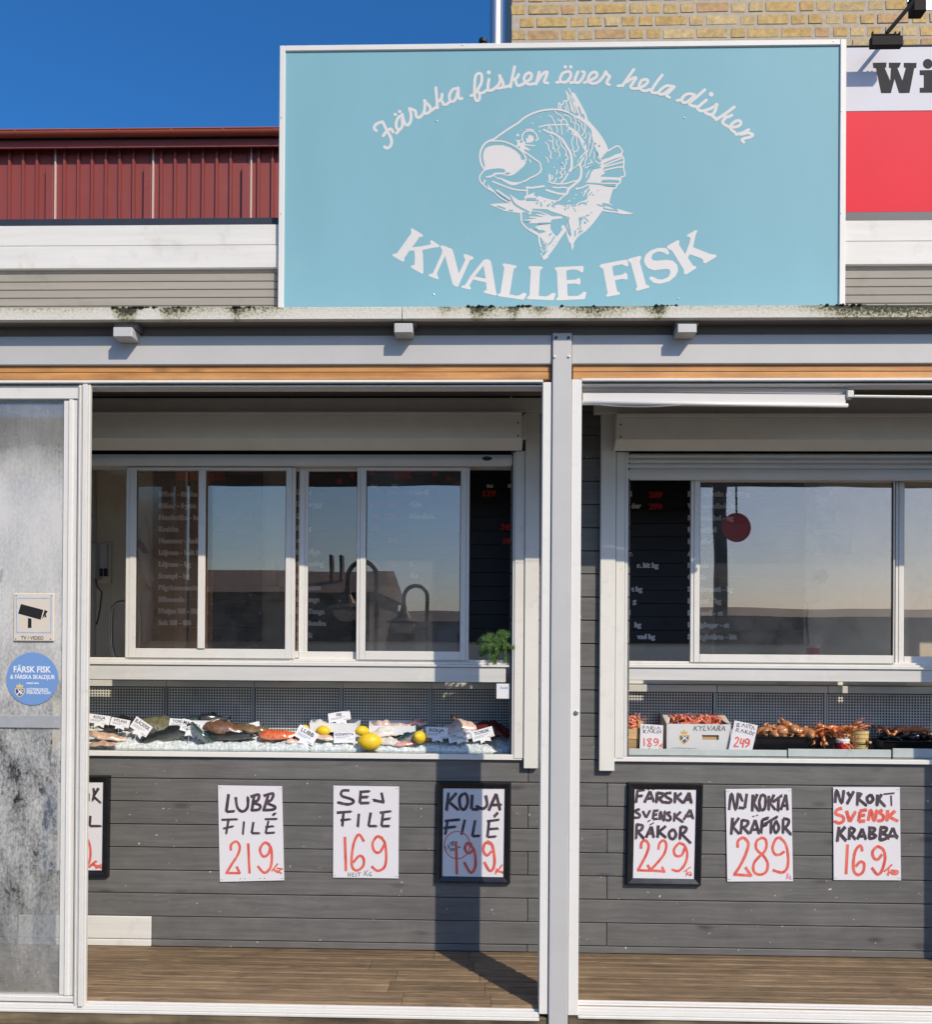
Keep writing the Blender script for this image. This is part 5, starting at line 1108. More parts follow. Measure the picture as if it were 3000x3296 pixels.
# 7 KRABBA
t, ik = poster('white price poster hand lettered NYKOKT SVENSK KRABBA 169 with a red line', [(2680, 2532), (2894, 2532), (2898, 2831), (2682, 2830)])
dry(ik, H4, 8.4, 0, [(690, 492), (707, 340), (767, 492), (792, 340)], [(835, 360), (872, 422)], [(912, 350), (830, 502)], [(962, 360), (950, 520)], [(1002, 370), (962, 440), (1062, 522)], [(1112, 392), (1067, 430), (1092, 488), (1138, 450), (1112, 388)], [(1192, 390), (1185, 522)], [(1242, 385), (1202, 450), (1282, 532)])
dry(ik, H4, 5, 0, [(1260, 387), (1388, 375)], [(1350, 402), (1356, 522)])
dry(ik, H4, 8.8, 1, [(772, 552), (712, 572), (702, 620), (778, 650), (788, 700), (740, 728), (680, 705)], [(825, 580), (862, 712), (932, 592)], [(987, 590), (967, 710), (1042, 702)], [(980, 582), (1062, 572)], [(970, 642), (1042, 632)], [(1080, 702), (1112, 572), (1152, 702), (1182, 572)], [(1252, 572), (1212, 600), (1258, 640), (1250, 690), (1190, 702)], [(1312, 572), (1302, 702)], [(1402, 582), (1322, 650), (1432, 705)])
dry(ik, H4, 8.4, 0, [(737, 770), (715, 945)], [(812, 770), (742, 850), (822, 937)], [(862, 780), (855, 922)], [(860, 778), (918, 802), (900, 840), (862, 850)], [(872, 850), (932, 922)], [(950, 922), (1012, 792), (1052, 922)], [(970, 882), (1052, 880)], [(1102, 782), (1092, 910)], [(1080, 782), (1158, 792), (1140, 830), (1102, 842), (1168, 872), (1150, 900), (1090, 910)], [(1232, 782), (1217, 930)], [(1220, 777), (1298, 785), (1280, 830), (1232, 845), (1298, 872), (1288, 910), (1215, 930)], [(1310, 922), (1372, 782), (1422, 912)], [(1330, 882), (1434, 880)])
write(ik, H4, 9.4, 1, [(837, 978), (820, 1332)], [(1012, 1062), (990, 992), (932, 1050), (907, 1180), (912, 1290), (960, 1338), (1020, 1300), (1033, 1212), (990, 1182), (932, 1240)], [(1235, 1020), (1185, 1005), (1132, 1070), (1150, 1140), (1195, 1155), (1245, 1095)], [(1192, 1000), (1260, 1042), (1280, 1150), (1242, 1288), (1190, 1332), (1122, 1250)])
write(ik, H4, 6, 1, [(1268, 1302), (1364, 1215)], [(1325, 1250), (1318, 1348)], [(1350, 1285), (1428, 1292), (1420, 1328), (1370, 1330), (1350, 1305)], [(1370, 1305), (1415, 1310)], [(1300, 1335), (1355, 1300)])
ik.build('lettering', MATS, t)

# ------------------------------------------------------------------ notices on the glass door
GY = .0285
vp = thing('camera_notice', P(108, 2064, GY), 'cream plastic notice with camera pictogram, TV / VIDEO', 'notice')
mat('cream_plastic', (.66, .58, .47), .4, .03, 10); mat('notice_blue', (.28, .42, .66), .5, .25, 60); flat('notice_black', (.018, .015, .015), .5)
V = tile(0, 1700, 2.52)
q = rect(43.5, 1909, 174, 2064, GY-.006); MB().box(q[0], q[1], GY-.007, GY-.0005, q[2], q[3], .003).build('plate', 'cream_plastic', vp)
ik = Ink(GY-.007, .00004, .0003)
for a, b_ in (((130, 568), (415, 568)), ((415, 562), (412, 850)), ((416, 847), (134, 845)), ((136, 850), (132, 562))): ik.stroke(V(a, b_), 3.2, 1, 'f')
ik.poly(V((170, 614), (352, 662), (330, 742), (148, 692))); ik.poly(V((362, 662), (388, 674), (340, 738))); ik.poly(V((370, 690), (378, 722), (360, 722)))
ik.poly(V((228, 728), (256, 734), (256, 808), (226, 808)))
for c in ((132, 547), (417, 548), (128, 897), (411, 899)): ik.disc(V(c)[0], 2, 0, 8)
ik.build('pictogram', ['notice_black', 'notice_blue'], vp)
p0 = P(59, 2058, GY); p1 = P(155, 2058, GY)
text_mesh('TV / VIDEO', 'lettering', 'notice_black', vp, (p0.x+p1.x)/2, p0.z, GY-.0076, .0200, 'CENTER', .0002, -.006, .92)
st = thing('round_sticker', P(106, 2270, GY), 'round blue sticker lettered FÄRSK FISK on the dirty glass door', 'sticker')
mat('sticker_blue', (.165, .300, .560), .45, .03, 8); flat('sticker_white', (.78, .80, .84), .5); flat('sticker_gold', (.75, .55, .18), .5); flat('sticker_navy', (.045, .08, .20), .5)
c = P(104.5, 2184, GY); rr = (P(188, 2184, GY).x-P(21, 2184, GY).x)/2
MB().lathe([(rr, 0), (rr, -.0012)], (c.x, GY-.0004, c.z), 48, 'y').build('disc', 'sticker_blue', st)
def stx(txt, u0, u1, v, cap_px, m_='sticker_white', bold=.0004, sx=None):
    a, b_ = P(u0, v, GY), P(u1, v, GY)
    o = text_mesh(txt, 'lettering', m_, st, a.x, a.z, GY-.0024, 1.37*cap_px*(P(10, 2200, GY).x-P(9, 2200, GY).x), 'LEFT', bold)
    xs = [v_.co.x for v_ in o.data.vertices]; w0 = max(xs)-min(xs); k = (b_.x-a.x)/w0; mn = min(xs)
    for v_ in o.data.vertices: v_.co.x = a.x+(v_.co.x-mn)*k
    return o
stx('FÄRSK FISK', 45, 165, 2163, 20, bold=.0009); stx('& FÄRSKA SKALDJUR', 34, 178, 2184, 13.5, bold=.0006); stx('DIREKT FRÅN', 86, 126, 2201, 5)
stx('GÖTEBORGS', 86, 156, 2223, 9); stx('FISKAUKTION', 87, 163, 2233, 9)
ik = Ink(GY-.0017, .00004, .0003); V2 = tile(0, 1700, 2.52)
ik.poly(V2((120, 1298), (200, 1298), (200, 1330), (185, 1355), (160, 1371), (135, 1355), (121, 1330)), 1); ik.poly(V2((128, 1305), (193, 1305), (193, 1328), (180, 1350), (160, 1362), (140, 1350), (128, 1328)), 2)
ik.stroke(V2((140, 1348), (158, 1325), (150, 1310)), 3, 0); ik.stroke(V2((158, 1325), (180, 1340)), 3, 0); ik.stroke(V2((150, 1335), (172, 1312)), 3, 0); ik.stroke(V2((165, 1345), (185, 1315)), 2.4, 0)
ik.poly(V2((135, 1292), (130, 1265), (146, 1280), (160, 1256), (174, 1280), (190, 1265), (185, 1292)), 1)
ik.build('crest', ['sticker_white', 'sticker_gold', 'sticker_navy'], st)
# ------------------------------------------------------------------ chilled display counters under the windows
PAN = .86
def perforated(name, x0, x1, z0, z1, Y, parent, m_, pitch=.0138, hole=.0088):
    """sheet with square holes: a lattice of real bars with thickness"""
    mb = MB(); nx = int((x1-x0)/pitch); nz = int((z1-z0)/pitch); bar = pitch-hole
    mb2 = MB()
    for i in range(nx+1):
        x = x0+i*pitch; mb.box(x, x+bar, Y, Y+.002, z0, z1)
    for j in range(nz+1):
        z = z0+j*pitch; mb.box(x0, x0+nx*pitch+bar, Y-.0006, Y+.0014, z, z+bar)
    return mb.build(name, m_, parent, kind='stuff')
mat('perf_steel', (.62, .60, .54), .45, .12, 14, dirt=(.34, .32, .27), dirt_scale=8, dirt_amt=.6)
mat('counter_black', (.012, .013, .014), .12, .2, 8)
mat('tray_steel', (.42, .43, .42), .35, .1, 10, metal=.7)
mat('ledge_glass', (.46, .50, .47), .2, .06, 20)
mat('shelf_mirror', (.30, .32, .31), .06, .2, 8, metal=.9)
mat('worktop_white', (.80, .78, .73), .4, .04, 10)
def counter(x0, x1, ybar0, ybar1, ystrip0, ystrip1, xm, lab):
    zb1, zb0 = pz(ybar0, .585, xm), pz(ybar1, .585, xm)
    xa, xb = px(x0, .585, 2430), px(x1, .585, 2430)
    t = thing('display_counter', ((xa+xb)/2, .7, zb0), lab, 'display counter')
    MB().box(xa, xb, .583, .665, zb0, zb1, .002).build('front_bar', 'bright_metal', t)
    fl = zb1+.0005
    MB().box(xa+.02, xb-.02, .667, PAN+.03, fl-.03, fl-.004).build('base_tray', 'counter_black', t)
    MB().box(xa+.02, xb-.02, .600, .666, zb1-.01, fl+.002).build('front_shelf', 'shelf_mirror', t)
    zs1, zs0 = pz(ystrip0, PAN-.02, xm), pz(ystrip1, PAN-.02, xm)
    n = 5
    for k in range(n):
        a = xa+(xb-xa)*k/n+(0 if k == 0 else .003); b_ = xa+(xb-xa)*(k+1)/n
        MB().box(a, b_, PAN-.02, PAN-.008, zs0, zs1, .0015).build('strip', 'alu_strip', t)
        perforated('perforated_panel', a+.002, b_-.012, fl-.003, zs0-.004, PAN, t, 'perf_steel')
        MB().box(b_-.010, b_+.0, PAN-.004, PAN+.006, fl-.003, zs0-.002).build('panel_joint', 'tray_steel', t)
    MB().box(xa, xb, PAN+.05, PAN+.07, fl-.1, zs0).build('rear_wall', 'dark_recess', t)
    MB().box(xa, xb, PAN+.0, BACK-.02, zs1+.002, zs1+.022, .002).build('worktop', 'worktop_white', t)
    return t, fl, zs1
c1, FL1, ZS1 = counter(165, 1681, 2422, 2439, 2193, 2213, 960, 'chilled fish display counter below the left window with perforated back')
c2, FL2, ZS2 = counter(1976, 3900, 2441, 2455, 2206, 2229, 2450, 'chilled shellfish display counter below the right window with perforated back')
# short glass upstand along the right counter, three lengths
for a, b_ in ((2024, 2533), (2537, 2869), (2874, 3500)):
    q = rect(a, 2414, b_, 2428, .640); MB().box(q[0], q[1], .640, .647, FL2+.0026, q[3]+.004, .0015).build('upstand', 'ledge_glass', c2)

# ------------------------------------------------------------------ bed of crushed ice
def ice_mat():
    m, nt, N, L, b = newmat('ice')
    g_ = N.new('ShaderNodeNewGeometry'); n = N.new('ShaderNodeTexNoise'); n.inputs['Scale'].default_value = 90; n.inputs['Detail'].default_value = 6; L.new(g_.outputs['Position'], n.inputs['Vector'])
    v = N.new('ShaderNodeTexVoronoi'); v.inputs['Scale'].default_value = 70; L.new(g_.outputs['Position'], v.inputs['Vector'])
    r = N.new('ShaderNodeValToRGB'); r.color_ramp.elements[0].color = (.46, .51, .49, 1); r.color_ramp.elements[1].color = (.76, .80, .78, 1); r.color_ramp.elements[0].position = .3; r.color_ramp.elements[1].position = .65; L.new(n.outputs[0], r.inputs[0]); L.new(r.outputs[0], b.inputs['Base Color'])
    b.inputs['Roughness'].default_value = .18; b.inputs['Subsurface Weight'].default_value = .25; b.inputs['Subsurface Radius'].default_value = (.01, .012, .012); b.inputs['Subsurface Scale'].default_value = .5
    bp = N.new('ShaderNodeBump'); bp.inputs['Strength'].default_value = .6; bp.inputs['Distance'].default_value = .005; L.new(v.outputs['Distance'], bp.inputs['Height']); L.new(bp.outputs[0], b.inputs['Normal'])
ice_mat()
def ice_h(x, y):
    u = (y-.672)/(PAN-.005-.672)
    base = .016+.054*max(0, min(1, u))**.8
    return base+.017*noise.noise((x*13, y*13, 1.3))+.009*noise.noise((x*34, y*34, 4.1))+.0035*noise.noise((x*90, y*90, 7))
ib = MB(); ix0, ix1 = px(190, .7, 2380), px(1652, .7, 2380); nx = 520; ny = 34
for j in range(ny+1):
    for i in range(nx+1):
        x = ix0+(ix1-ix0)*i/nx; y = .671+(PAN-.003-.671)*j/ny
        ib.v.append((x, y, FL1+(ice_h(x, y) if 0 < j else -.003)))
ib.add([(j*(nx+1)+i, j*(nx+1)+i+1, (j+1)*(nx+1)+i+1, (j+1)*(nx+1)+i) for j in range(ny) for i in range(nx)])
ib.build('crushed_ice', 'ice', None, label='bed of crushed ice in the left display counter', cat='ice', kind='stuff')
icb = MB()
for k in range(700):
    x = rnd.uniform(ix0, ix1); y = rnd.uniform(.668, PAN-.02); r = rnd.uniform(.002, .006)
    z = FL1+ice_h(x, y)+r*.2
    pts = [Vector((rnd.uniform(-1, 1), rnd.uniform(-1, 1), rnd.uniform(-1, 1))).normalized()*r*rnd.uniform(.7, 1.2) for _ in range(4)]
    b0 = len(icb.v); icb.v += [(x+p.x, y+p.y, z+p.z) for p in pts]; icb.add([(b0, b0+1, b0+2), (b0, b0+2, b0+3), (b0, b0+3, b0+1), (b0+1, b0+3, b0+2)])
icb.build('ice_chips', 'ice', None, label='loose chips of ice scattered over the left counter bed', cat='ice', kind='stuff')

# ------------------------------------------------------------------ fish and fillets
def skin(name, back, belly, rough=.28, spot=None, scale=60, split=.0, lo=-.02, hi=.02, coat=.4):
    """back-to-belly colouring in the fish's own space, with mottling"""
    m, nt, N, L, b = newmat(name)
    tc = N.new('ShaderNodeTexCoord'); sp = N.new('ShaderNodeSeparateXYZ'); L.new(tc.outputs['Object'], sp.inputs[0])
    n = N.new('ShaderNodeTexNoise'); n.inputs['Scale'].default_value = scale; n.inputs['Detail'].default_value = 5; L.new(tc.outputs['Object'], n.inputs['Vector'])
    a = N.new('ShaderNodeMath'); a.operation = 'MULTIPLY_ADD'; L.new(n.outputs[0], a.inputs[0]); a.inputs[1].default_value = .018; L.new(sp.outputs['Z'], a.inputs[2])
    mr = N.new('ShaderNodeMapRange'); mr.inputs['From Min'].default_value = lo; mr.inputs['From Max'].default_value = hi; L.new(a.outputs[0], mr.inputs['Value'])
    mx = N.new('ShaderNodeMix'); mx.data_type = 'RGBA'; mx.inputs['A'].default_value = (*belly, 1); mx.inputs['B'].default_value = (*back, 1); L.new(mr.outputs[0], mx.inputs['Factor']); cur = mx.outputs['Result']
    if spot:
        n2 = N.new('ShaderNodeTexNoise'); n2.inputs['Scale'].default_value = scale*1.3; n2.inputs['Detail'].default_value = 3; L.new(tc.outputs['Object'], n2.inputs['Vector'])
        r2 = N.new('ShaderNodeMapRange'); r2.inputs['From Min'].default_value = .52; r2.inputs['From Max'].default_value = .62; r2.inputs['To Max'].default_value = .75; L.new(n2.outputs[0], r2.inputs['Value'])
        m2 = N.new('ShaderNodeMix'); m2.data_type = 'RGBA'; L.new(r2.outputs[0], m2.inputs['Factor']); L.new(cur, m2.inputs['A']); m2.inputs['B'].default_value = (*spot, 1); cur = m2.outputs['Result']
    L.new(cur, b.inputs['Base Color']); b.inputs['Roughness'].default_value = rough; b.inputs['Coat Weight'].default_value = coat; b.inputs['Coat Roughness'].default_value = .1
    bp = N.new('ShaderNodeBump'); bp.inputs['Strength'].default_value = .3; bp.inputs['Distance'].default_value = .002; L.new(n.outputs[0], bp.inputs['Height']); L.new(bp.outputs[0], b.inputs['Normal'])
skin('cod_skin', (.16, .15, .08), (.55, .53, .45), spot=(.09, .08, .04))
skin('dark_skin', (.018, .02, .022), (.16, .16, .15), .2)
skin('mackerel_skin', (.030, .060, .060), (.62, .63, .60), .15, spot=(.012, .015, .018), scale=90)
skin('monk_skin', (.15, .075, .040), (.30, .17, .10), .25, spot=(.07, .035, .02))
skin('redfish_skin', (.62, .115, .035), (.72, .30, .15), .2, spot=(.5, .06, .02))
skin('flat_skin', (.12, .09, .05), (.30, .22, .14), .3, spot=(.25, .12, .04))
skin('fillet', (.62, .48, .40), (.70, .60, .52), .25, spot=(.55, .30, .24), scale=40)
skin('fillet_white', (.66, .62, .55), (.70, .66, .60), .25, spot=(.50, .45, .38), scale=45)
skin('fillet_pink', (.62, .30, .26), (.68, .45, .38), .25, spot=(.45, .12, .10), scale=45)
skin('squid_skin', (.50, .33, .23), (.66, .55, .45), .25, spot=(.36, .2, .13), scale=50)
skin('liver_red', (.12, .018, .018), (.22, .05, .04), .2, spot=(.06, .01, .01))
flat('eye_dark', (.008, .008, .008), .08); flat('eye_ring', (.75, .70, .45), .2)
def fish_mesh(L_, H, W, n=22, m=14, bend=0.0, blunt=.5):
    """a lofted body along x, deep at the shoulder, pinched at the tail root"""
    mb = MB()
    for i in range(n+1):
        u = i/n
        h = H*(math.sin(math.pi*min(1, u**blunt*1.0))**.75 if u < 1 else 0)
        prof = (min(1, (u/.30))**.55)*(1 if u < .35 else max(.13, math.cos((u-.35)/.65*math.pi/2)**.85))
        hh, ww = H*prof*.5, W*prof*.5*(1 if u < .6 else .9-.6*(u-.6))
        if i == 0: hh = ww = .002
        x = L_*(u-.5); yb = bend*(u-.5)**2
        for k in range(m):
            a = 2*math.pi*k/m
            mb.v.append((x, yb+ww*math.cos(a), hh*math.sin(a)))
    for i in range(n): mb.add([(i*m+k, i*m+(k+1) % m, (i+1)*m+(k+1) % m, (i+1)*m+k) for k in range(m)])
    mb.add([tuple(range(m))[::-1], tuple(n*m+k for k in range(m))])
    return mb
def fin(pts, th=.0012):
    mb = MB(); mb.prism(pts, 'y', -th, th); return mb
def make_fish(label, pos, L_, H, W, skinm, rot=(0, 0, 0), bend=0.0, group='fish laid out on the ice', name='fish'):
    t = bpy.data.objects.new(name, None); COL.objects.link(t); t.empty_display_size = .03
    tag(t, label, 'fish', group)
    def put(ob): ob.parent = t; return ob
    put(fish_mesh(L_, H, W, bend=bend).build('body', skinm, None, smooth=True))
    yb = bend*.25
    tl = fin([(L_*.47, -H*.05), (L_*.58, -H*.42), (L_*.545, 0), (L_*.58, H*.42), (L_*.47, H*.05)]); tl.v = [(a, b_+yb, c) for a, b_, c in tl.v]; put(tl.build('tail_fin', skinm))
    put(fin([(-L_*.12, H*.45), (-L_*.02, H*.68), (L_*.10, H*.55), (L_*.13, H*.40), (0, H*.43)]).build('dorsal_fin', skinm))
    put(fin([(L_*.08, -H*.40), (L_*.14, -H*.60), (L_*.24, -H*.34), (L_*.15, -H*.36)]).build('anal_fin', skinm))
    pf = fin([(-L_*.20, -H*.02), (-L_*.06, -H*.20), (-L_*.10, -H*.02)]); pf.v = [(a, b_-W*.49, c) for a, b_, c in pf.v]; put(pf.build('pectoral_fin', skinm))
    for sy in (-1, 1):
        e = put(MB().lathe([(.0045, -.0015), (.0045, .0010), (.002, .0022)] if H > .03 else [(.003, -.001), (.003, .001)], (0, 0, 0), 10, 'y').build('eye', 'eye_dark'))
        e.location = (-L_*.405, sy*W*.36, H*.10); 
        if sy < 0: e.rotation_euler = (0, 0, math.pi)
    t.location = pos; t.rotation_euler = rot; t.scale = (1.12, 1.12, 1.12)
    return t
def on_ice(u, v, Y, dz=0):
    p = P(u, v, Y); return Vector((p.x, Y, p.z+dz))
def fillet_obj(label, pos, L_, H, W, m_, rot=(0, 0, 0), seed=1, cat='fillet', name='fish_fillet'):
    """a limp slab of flesh: flattened body with wavy edges and a drooping end"""
    mb = MB(); n, m = 26, 16
    for i in range(n+1):
        u = i/n; prof = (math.sin(math.pi*min(max(u, .02), .98))**.45)*(1-.35*u)
        for k in range(m):
            a = 2*math.pi*k/m; ca, sa = math.cos(a), math.sin(a)
            x = L_*(u-.5); y = W*.5*prof*ca*(1+.15*noise.noise((u*5, a, seed))); z = H*.5*prof*(sa if sa > 0 else sa*.4)*(1+.35*noise.noise((u*7, k*.4, seed+5)))
            mb.v.append((x, y, z+.25*H*noise.noise((u*3.1, seed*1.7, 0))-abs(ca)**3*H*.18))
    for i in range(n): mb.add([(i*m+k, i*m+(k+1) % m, (i+1)*m+(k+1) % m, (i+1)*m+k) for k in range(m)])
    mb.add([tuple(range(m))[::-1], tuple(n*m+k for k in range(m))])
    o = mb.build(name, m_, None, smooth=True, label=label, cat=cat, group='fish laid out on the ice'); o.location = pos; o.rotation_euler = rot; o.scale = (1.08, 1.1, 1.18)
    return o
# left to right along the counter
make_fish('dark scaly fish behind the two leftmost price tags', on_ice(395, 2330, .80), .22, .06, .04, 'dark_skin', (0, R(-4), R(8)))
fillet_obj('pale squid lying on ice below the leftmost tags', on_ice(345, 2372, .70), .17, .042, .07, 'squid_skin', (0, R(8), R(12)), 3, 'squid', 'squid')
fillet_obj('second pale squid with folded mantle at the front left of the ice', on_ice(330, 2396, .668), .14, .03, .05, 'squid_skin', (0, R(-6), R(-10)), 8, 'squid', 'squid')
make_fish('mottled cod with raised head beside the BLACKFISK tag', on_ice(528, 2338, .775), .24, .075, .06, 'cod_skin', (0, R(8), R(-6)))
make_fish('black glossy fish lying in front of the mottled cod', on_ice(556, 2362, .725), .30, .058, .05, 'dark_skin', (0, R(-14), R(4)))
make_fish('black slender fish under the brown monkfish', on_ice(740, 2370, .715), .24, .036, .04, 'dark_skin', (0, R(3), R(180)))
fillet_obj('brown wet monkfish heaped behind the black fish', on_ice(738, 2346, .765), .24, .085, .12, 'monk_skin', (0, R(10), R(4)), 11, 'fish', 'monkfish')
make_fish('mackerel hanging over the ice edge below the MAKRILL tag', on_ice(655, 2372, .672), .20, .036, .030, 'mackerel_skin', (R(10), R(38), R(10)), .3)
fillet_obj('mottled brown flatfish next to the red fish', on_ice(815, 2345, .78), .16, .05, .11, 'flat_skin', (0, R(6), R(-8)), 17, 'flatfish', 'flatfish')
fillet_obj('bright orange red fish fillet on ice left of the LUBB tag', on_ice(895, 2364, .735), .165, .062, .09, 'redfish_skin', (0, R(2), R(3)), 21)
fillet_obj('small pale fillet end beside the LUBB tag', on_ice(945, 2386, .70), .07, .03, .05, 'fillet', (0, 0, R(30)), 23)
fillet_obj('pale fillet in front of the left foam box', on_ice(1030, 2372, .715), .15, .034, .07, 'fillet', (0, R(4), R(-5)), 27)
fillet_obj('greyish fillet between the big lemon and the foam box', on_ice(1238, 2362, .735), .14, .055, .07, 'fillet_white', (0, R(-8), R(14)), 31)
fillet_obj('pale fillet draped over the ice behind the front lemon', on_ice(1255, 2388, .70), .13, .045, .07, 'fillet_white', (0, R(6), R(-12)), 33)
make_fish('silver fish slanting beside the cut lemon', on_ice(1312, 2375, .70), .15, .040, .032, 'mackerel_skin', (0, R(-28), R(-4)))
fillet_obj('pink fillet slice right of the front lemon', on_ice(1300, 2394, .69), .11, .03, .05, 'fillet_pink', (0, R(-6), R(6)), 37)
fillet_obj('large pink white fillet heaped behind the TORSKRYGG tag', on_ice(1480, 2350, .765), .26, .075, .12, 'fillet', (0, R(-4), R(6)), 41)
fillet_obj('dark pink fillet behind the right KOLJA tag', on_ice(1418, 2362, .745), .15, .07, .10, 'fillet_pink', (0, R(-8), R(-4)), 43)
fillet_obj('thick white fillet loin behind the TORSKRYGG tag', on_ice(1500, 2366, .72), .13, .05, .07, 'fillet_white', (0, R(4), R(4)), 47)
fillet_obj('dark red roe lying at the right end of the ice', on_ice(1590, 2352, .77), .20, .085, .11, 'liver_red', (0, R(2), R(4)), 51, 'roe', 'fish_roe')
o = thing('wooden_spatula', on_ice(1468, 2330, .79), 'short brown wooden handle sticking up from the pink fillet', 'spatula')
a, b_ = P(1478, 2338, .79), P(1456, 2300, .80)
mat('handle_brown', (.22, .12, .05), .5, .3, 40)
MB().tube([a, a.lerp(b_, .7), b_], [.006, .007, .011], 8).build('handle', 'handle_brown', o)

# foam boxes
mat('foam', (.74, .745, .75), .6, .03, 30, bump=.15, bscale=160)
def foam_box(label, x0, y0, x1, y1, Y, depth, back):
    q = rect(x0, y0, x1, y1, Y); t = thing('foam_box', ((q[0]+q[1])/2, Y, q[2]), label, 'box', 'foam boxes on the ice')
    xa, xb, za, zb_ = q; w = .008; fl_ = .03
    zbk = zb_+back
    MB().prism([(xa+.004, za), (xb-.004, za), (xb, zb_), (xa, zb_)], 'y', Y, Y+w).build('front_side', 'foam', t)
    MB().prism([(xa-.0, za), (xb+.0, za), (xb+fl_*.4, zbk), (xa-fl_*.4, zbk)], 'y', Y+depth, Y+depth+w).build('back_side', 'foam', t)
    for xx, s in ((xa, -1), (xb, 1)):
        mb = MB(); mb.v = [(xx, Y+w, za), (xx, Y+w, zb_), (xx+s*fl_*.4, Y+depth, zbk), (xx, Y+depth, za)] + [(xx-s*w, Y+w, za), (xx-s*w, Y+w, zb_), (xx+s*fl_*.4-s*w, Y+depth, zbk), (xx-s*w, Y+depth, za)]
        mb.add([(0, 1, 2, 3), (7, 6, 5, 4), (0, 4, 5, 1), (1, 5, 6, 2), (2, 6, 7, 3), (3, 7, 4, 0)]); mb.build('side', 'foam', t)
    MB().box(xa+w, xb-w, Y+w+.001, Y+depth-.001, za, za+.008).build('base', 'foam', t)
    return t
foam_box('white foam box with mackerel behind the MAKRILL tag', 600, 2319, 690, 2352, .735, .10, .010)
foam_box('white foam box under the SEJ tag with a lemon in front', 996, 2327, 1146, 2356, .745, .09, .010)
foam_box('white foam box of pink fillets, the right one of two', 1187, 2336, 1336, 2364, .735, .10, .018)
for k, (u, v, l) in enumerate(((625, 2318, 'silver mackerel lying in the left foam box, tail end'), (655, 2316, 'silver mackerel lying in the left foam box, middle'), (685, 2312, 'dark fish head poking out of the left foam box'))):
    make_fish(l, on_ice(u, v, .79), .13, .042, .034, 'dark_skin' if k == 2 else 'mackerel_skin', (0, R(-16+10*k), R(15*k-10)))
fillet_obj('grey fillets inside the foam box under the SEJ tag', on_ice(1035, 2327, .79), .11, .04, .06, 'fillet_white', (0, 0, 0), 61)
fillet_obj('dark grey fillet at the right side of the SEJ foam box', on_ice(1105, 2328, .79), .09, .035, .06, 'flat_skin', (0, 0, R(10)), 63)
fillet_obj('pinkish fillet at the left side of the right foam box', on_ice(1238, 2332, .78), .10, .045, .06, 'fillet', (0, 0, 0), 67)
fillet_obj('pinkish fillet in the middle of the right foam box', on_ice(1290, 2336, .775), .10, .035, .06, 'fillet', (0, 0, R(6)), 69)
fillet_obj('pinkish fillet at the right side of the right foam box', on_ice(1345, 2326, .79), .08, .04, .06, 'fillet_pink', (0, 0, R(-8)), 71)

# lemons
mat('lemon', (.80, .53, .022), .38, .07, 30, bump=.35, bscale=260, spec=.45)
mat('lemon_flesh', (.78, .56, .10), .3, .15, 60)
def lemon(label, u, v, Y, r, rot, cut=False):
    t = thing('lemon', P(u, v, Y), label, 'lemon', 'lemons on the ice')
    mb = MB(); n, m = 18, 16; N_ = n-4 if cut else n
    for i in range(N_+1):
        th = math.pi*i/n; rr = r*math.sin(th)**.92 if 0 < i < n else .0006
        x = -r*1.28*math.cos(th)+(r*.13*(abs(math.cos(th))**14)*(-1 if th < 1.57 else 1))
        for k in range(m):
            a = 2*math.pi*k/m; w_ = 1+.02*noise.noise((i*.5, k*.7, u)); mb.v.append((x, rr*math.cos(a)*w_, rr*math.sin(a)*w_))
    for i in range(N_): mb.add([(i*m+k, i*m+(k+1) % m, (i+1)*m+(k+1) % m, (i+1)*m+k) for k in range(m)])
    mb.add([tuple(range(m))[::-1], tuple(N_*m+k for k in range(m))])
    b = mb.build('peel', 'lemon', None, smooth=True); b.parent = t
    nb = MB().lathe([(.003, 0), (.0025, .003), (.001, .0042)], (0, 0, 0), 8, 'x').build('stalk_tip', 'lemon'); nb.parent = t
    nb.location = (r*1.36 if not cut else r*.9, 0, 0)
    t.rotation_euler = rot; return t
lemon('biggest lemon at the front edge of the ice', 1190, 2386, .668, .041, (0, 0, R(4)))
lemon('lemon showing its knobbly end next to the right KOLJA tag', 1352, 2372, .690, .030, (R(20), R(12), R(62)), True)
lemon('lemon in front of the left end of the SEJ foam box', 1040, 2352, .718, .026, (0, 0, R(-12)))
lemon('lemon wedged between the two right foam boxes', 1166, 2352, .725, .025, (0, R(5), R(30)))
lemon('lemon half hidden behind the LUBB tag', 980, 2346, .735, .022, (0, 0, R(80)))

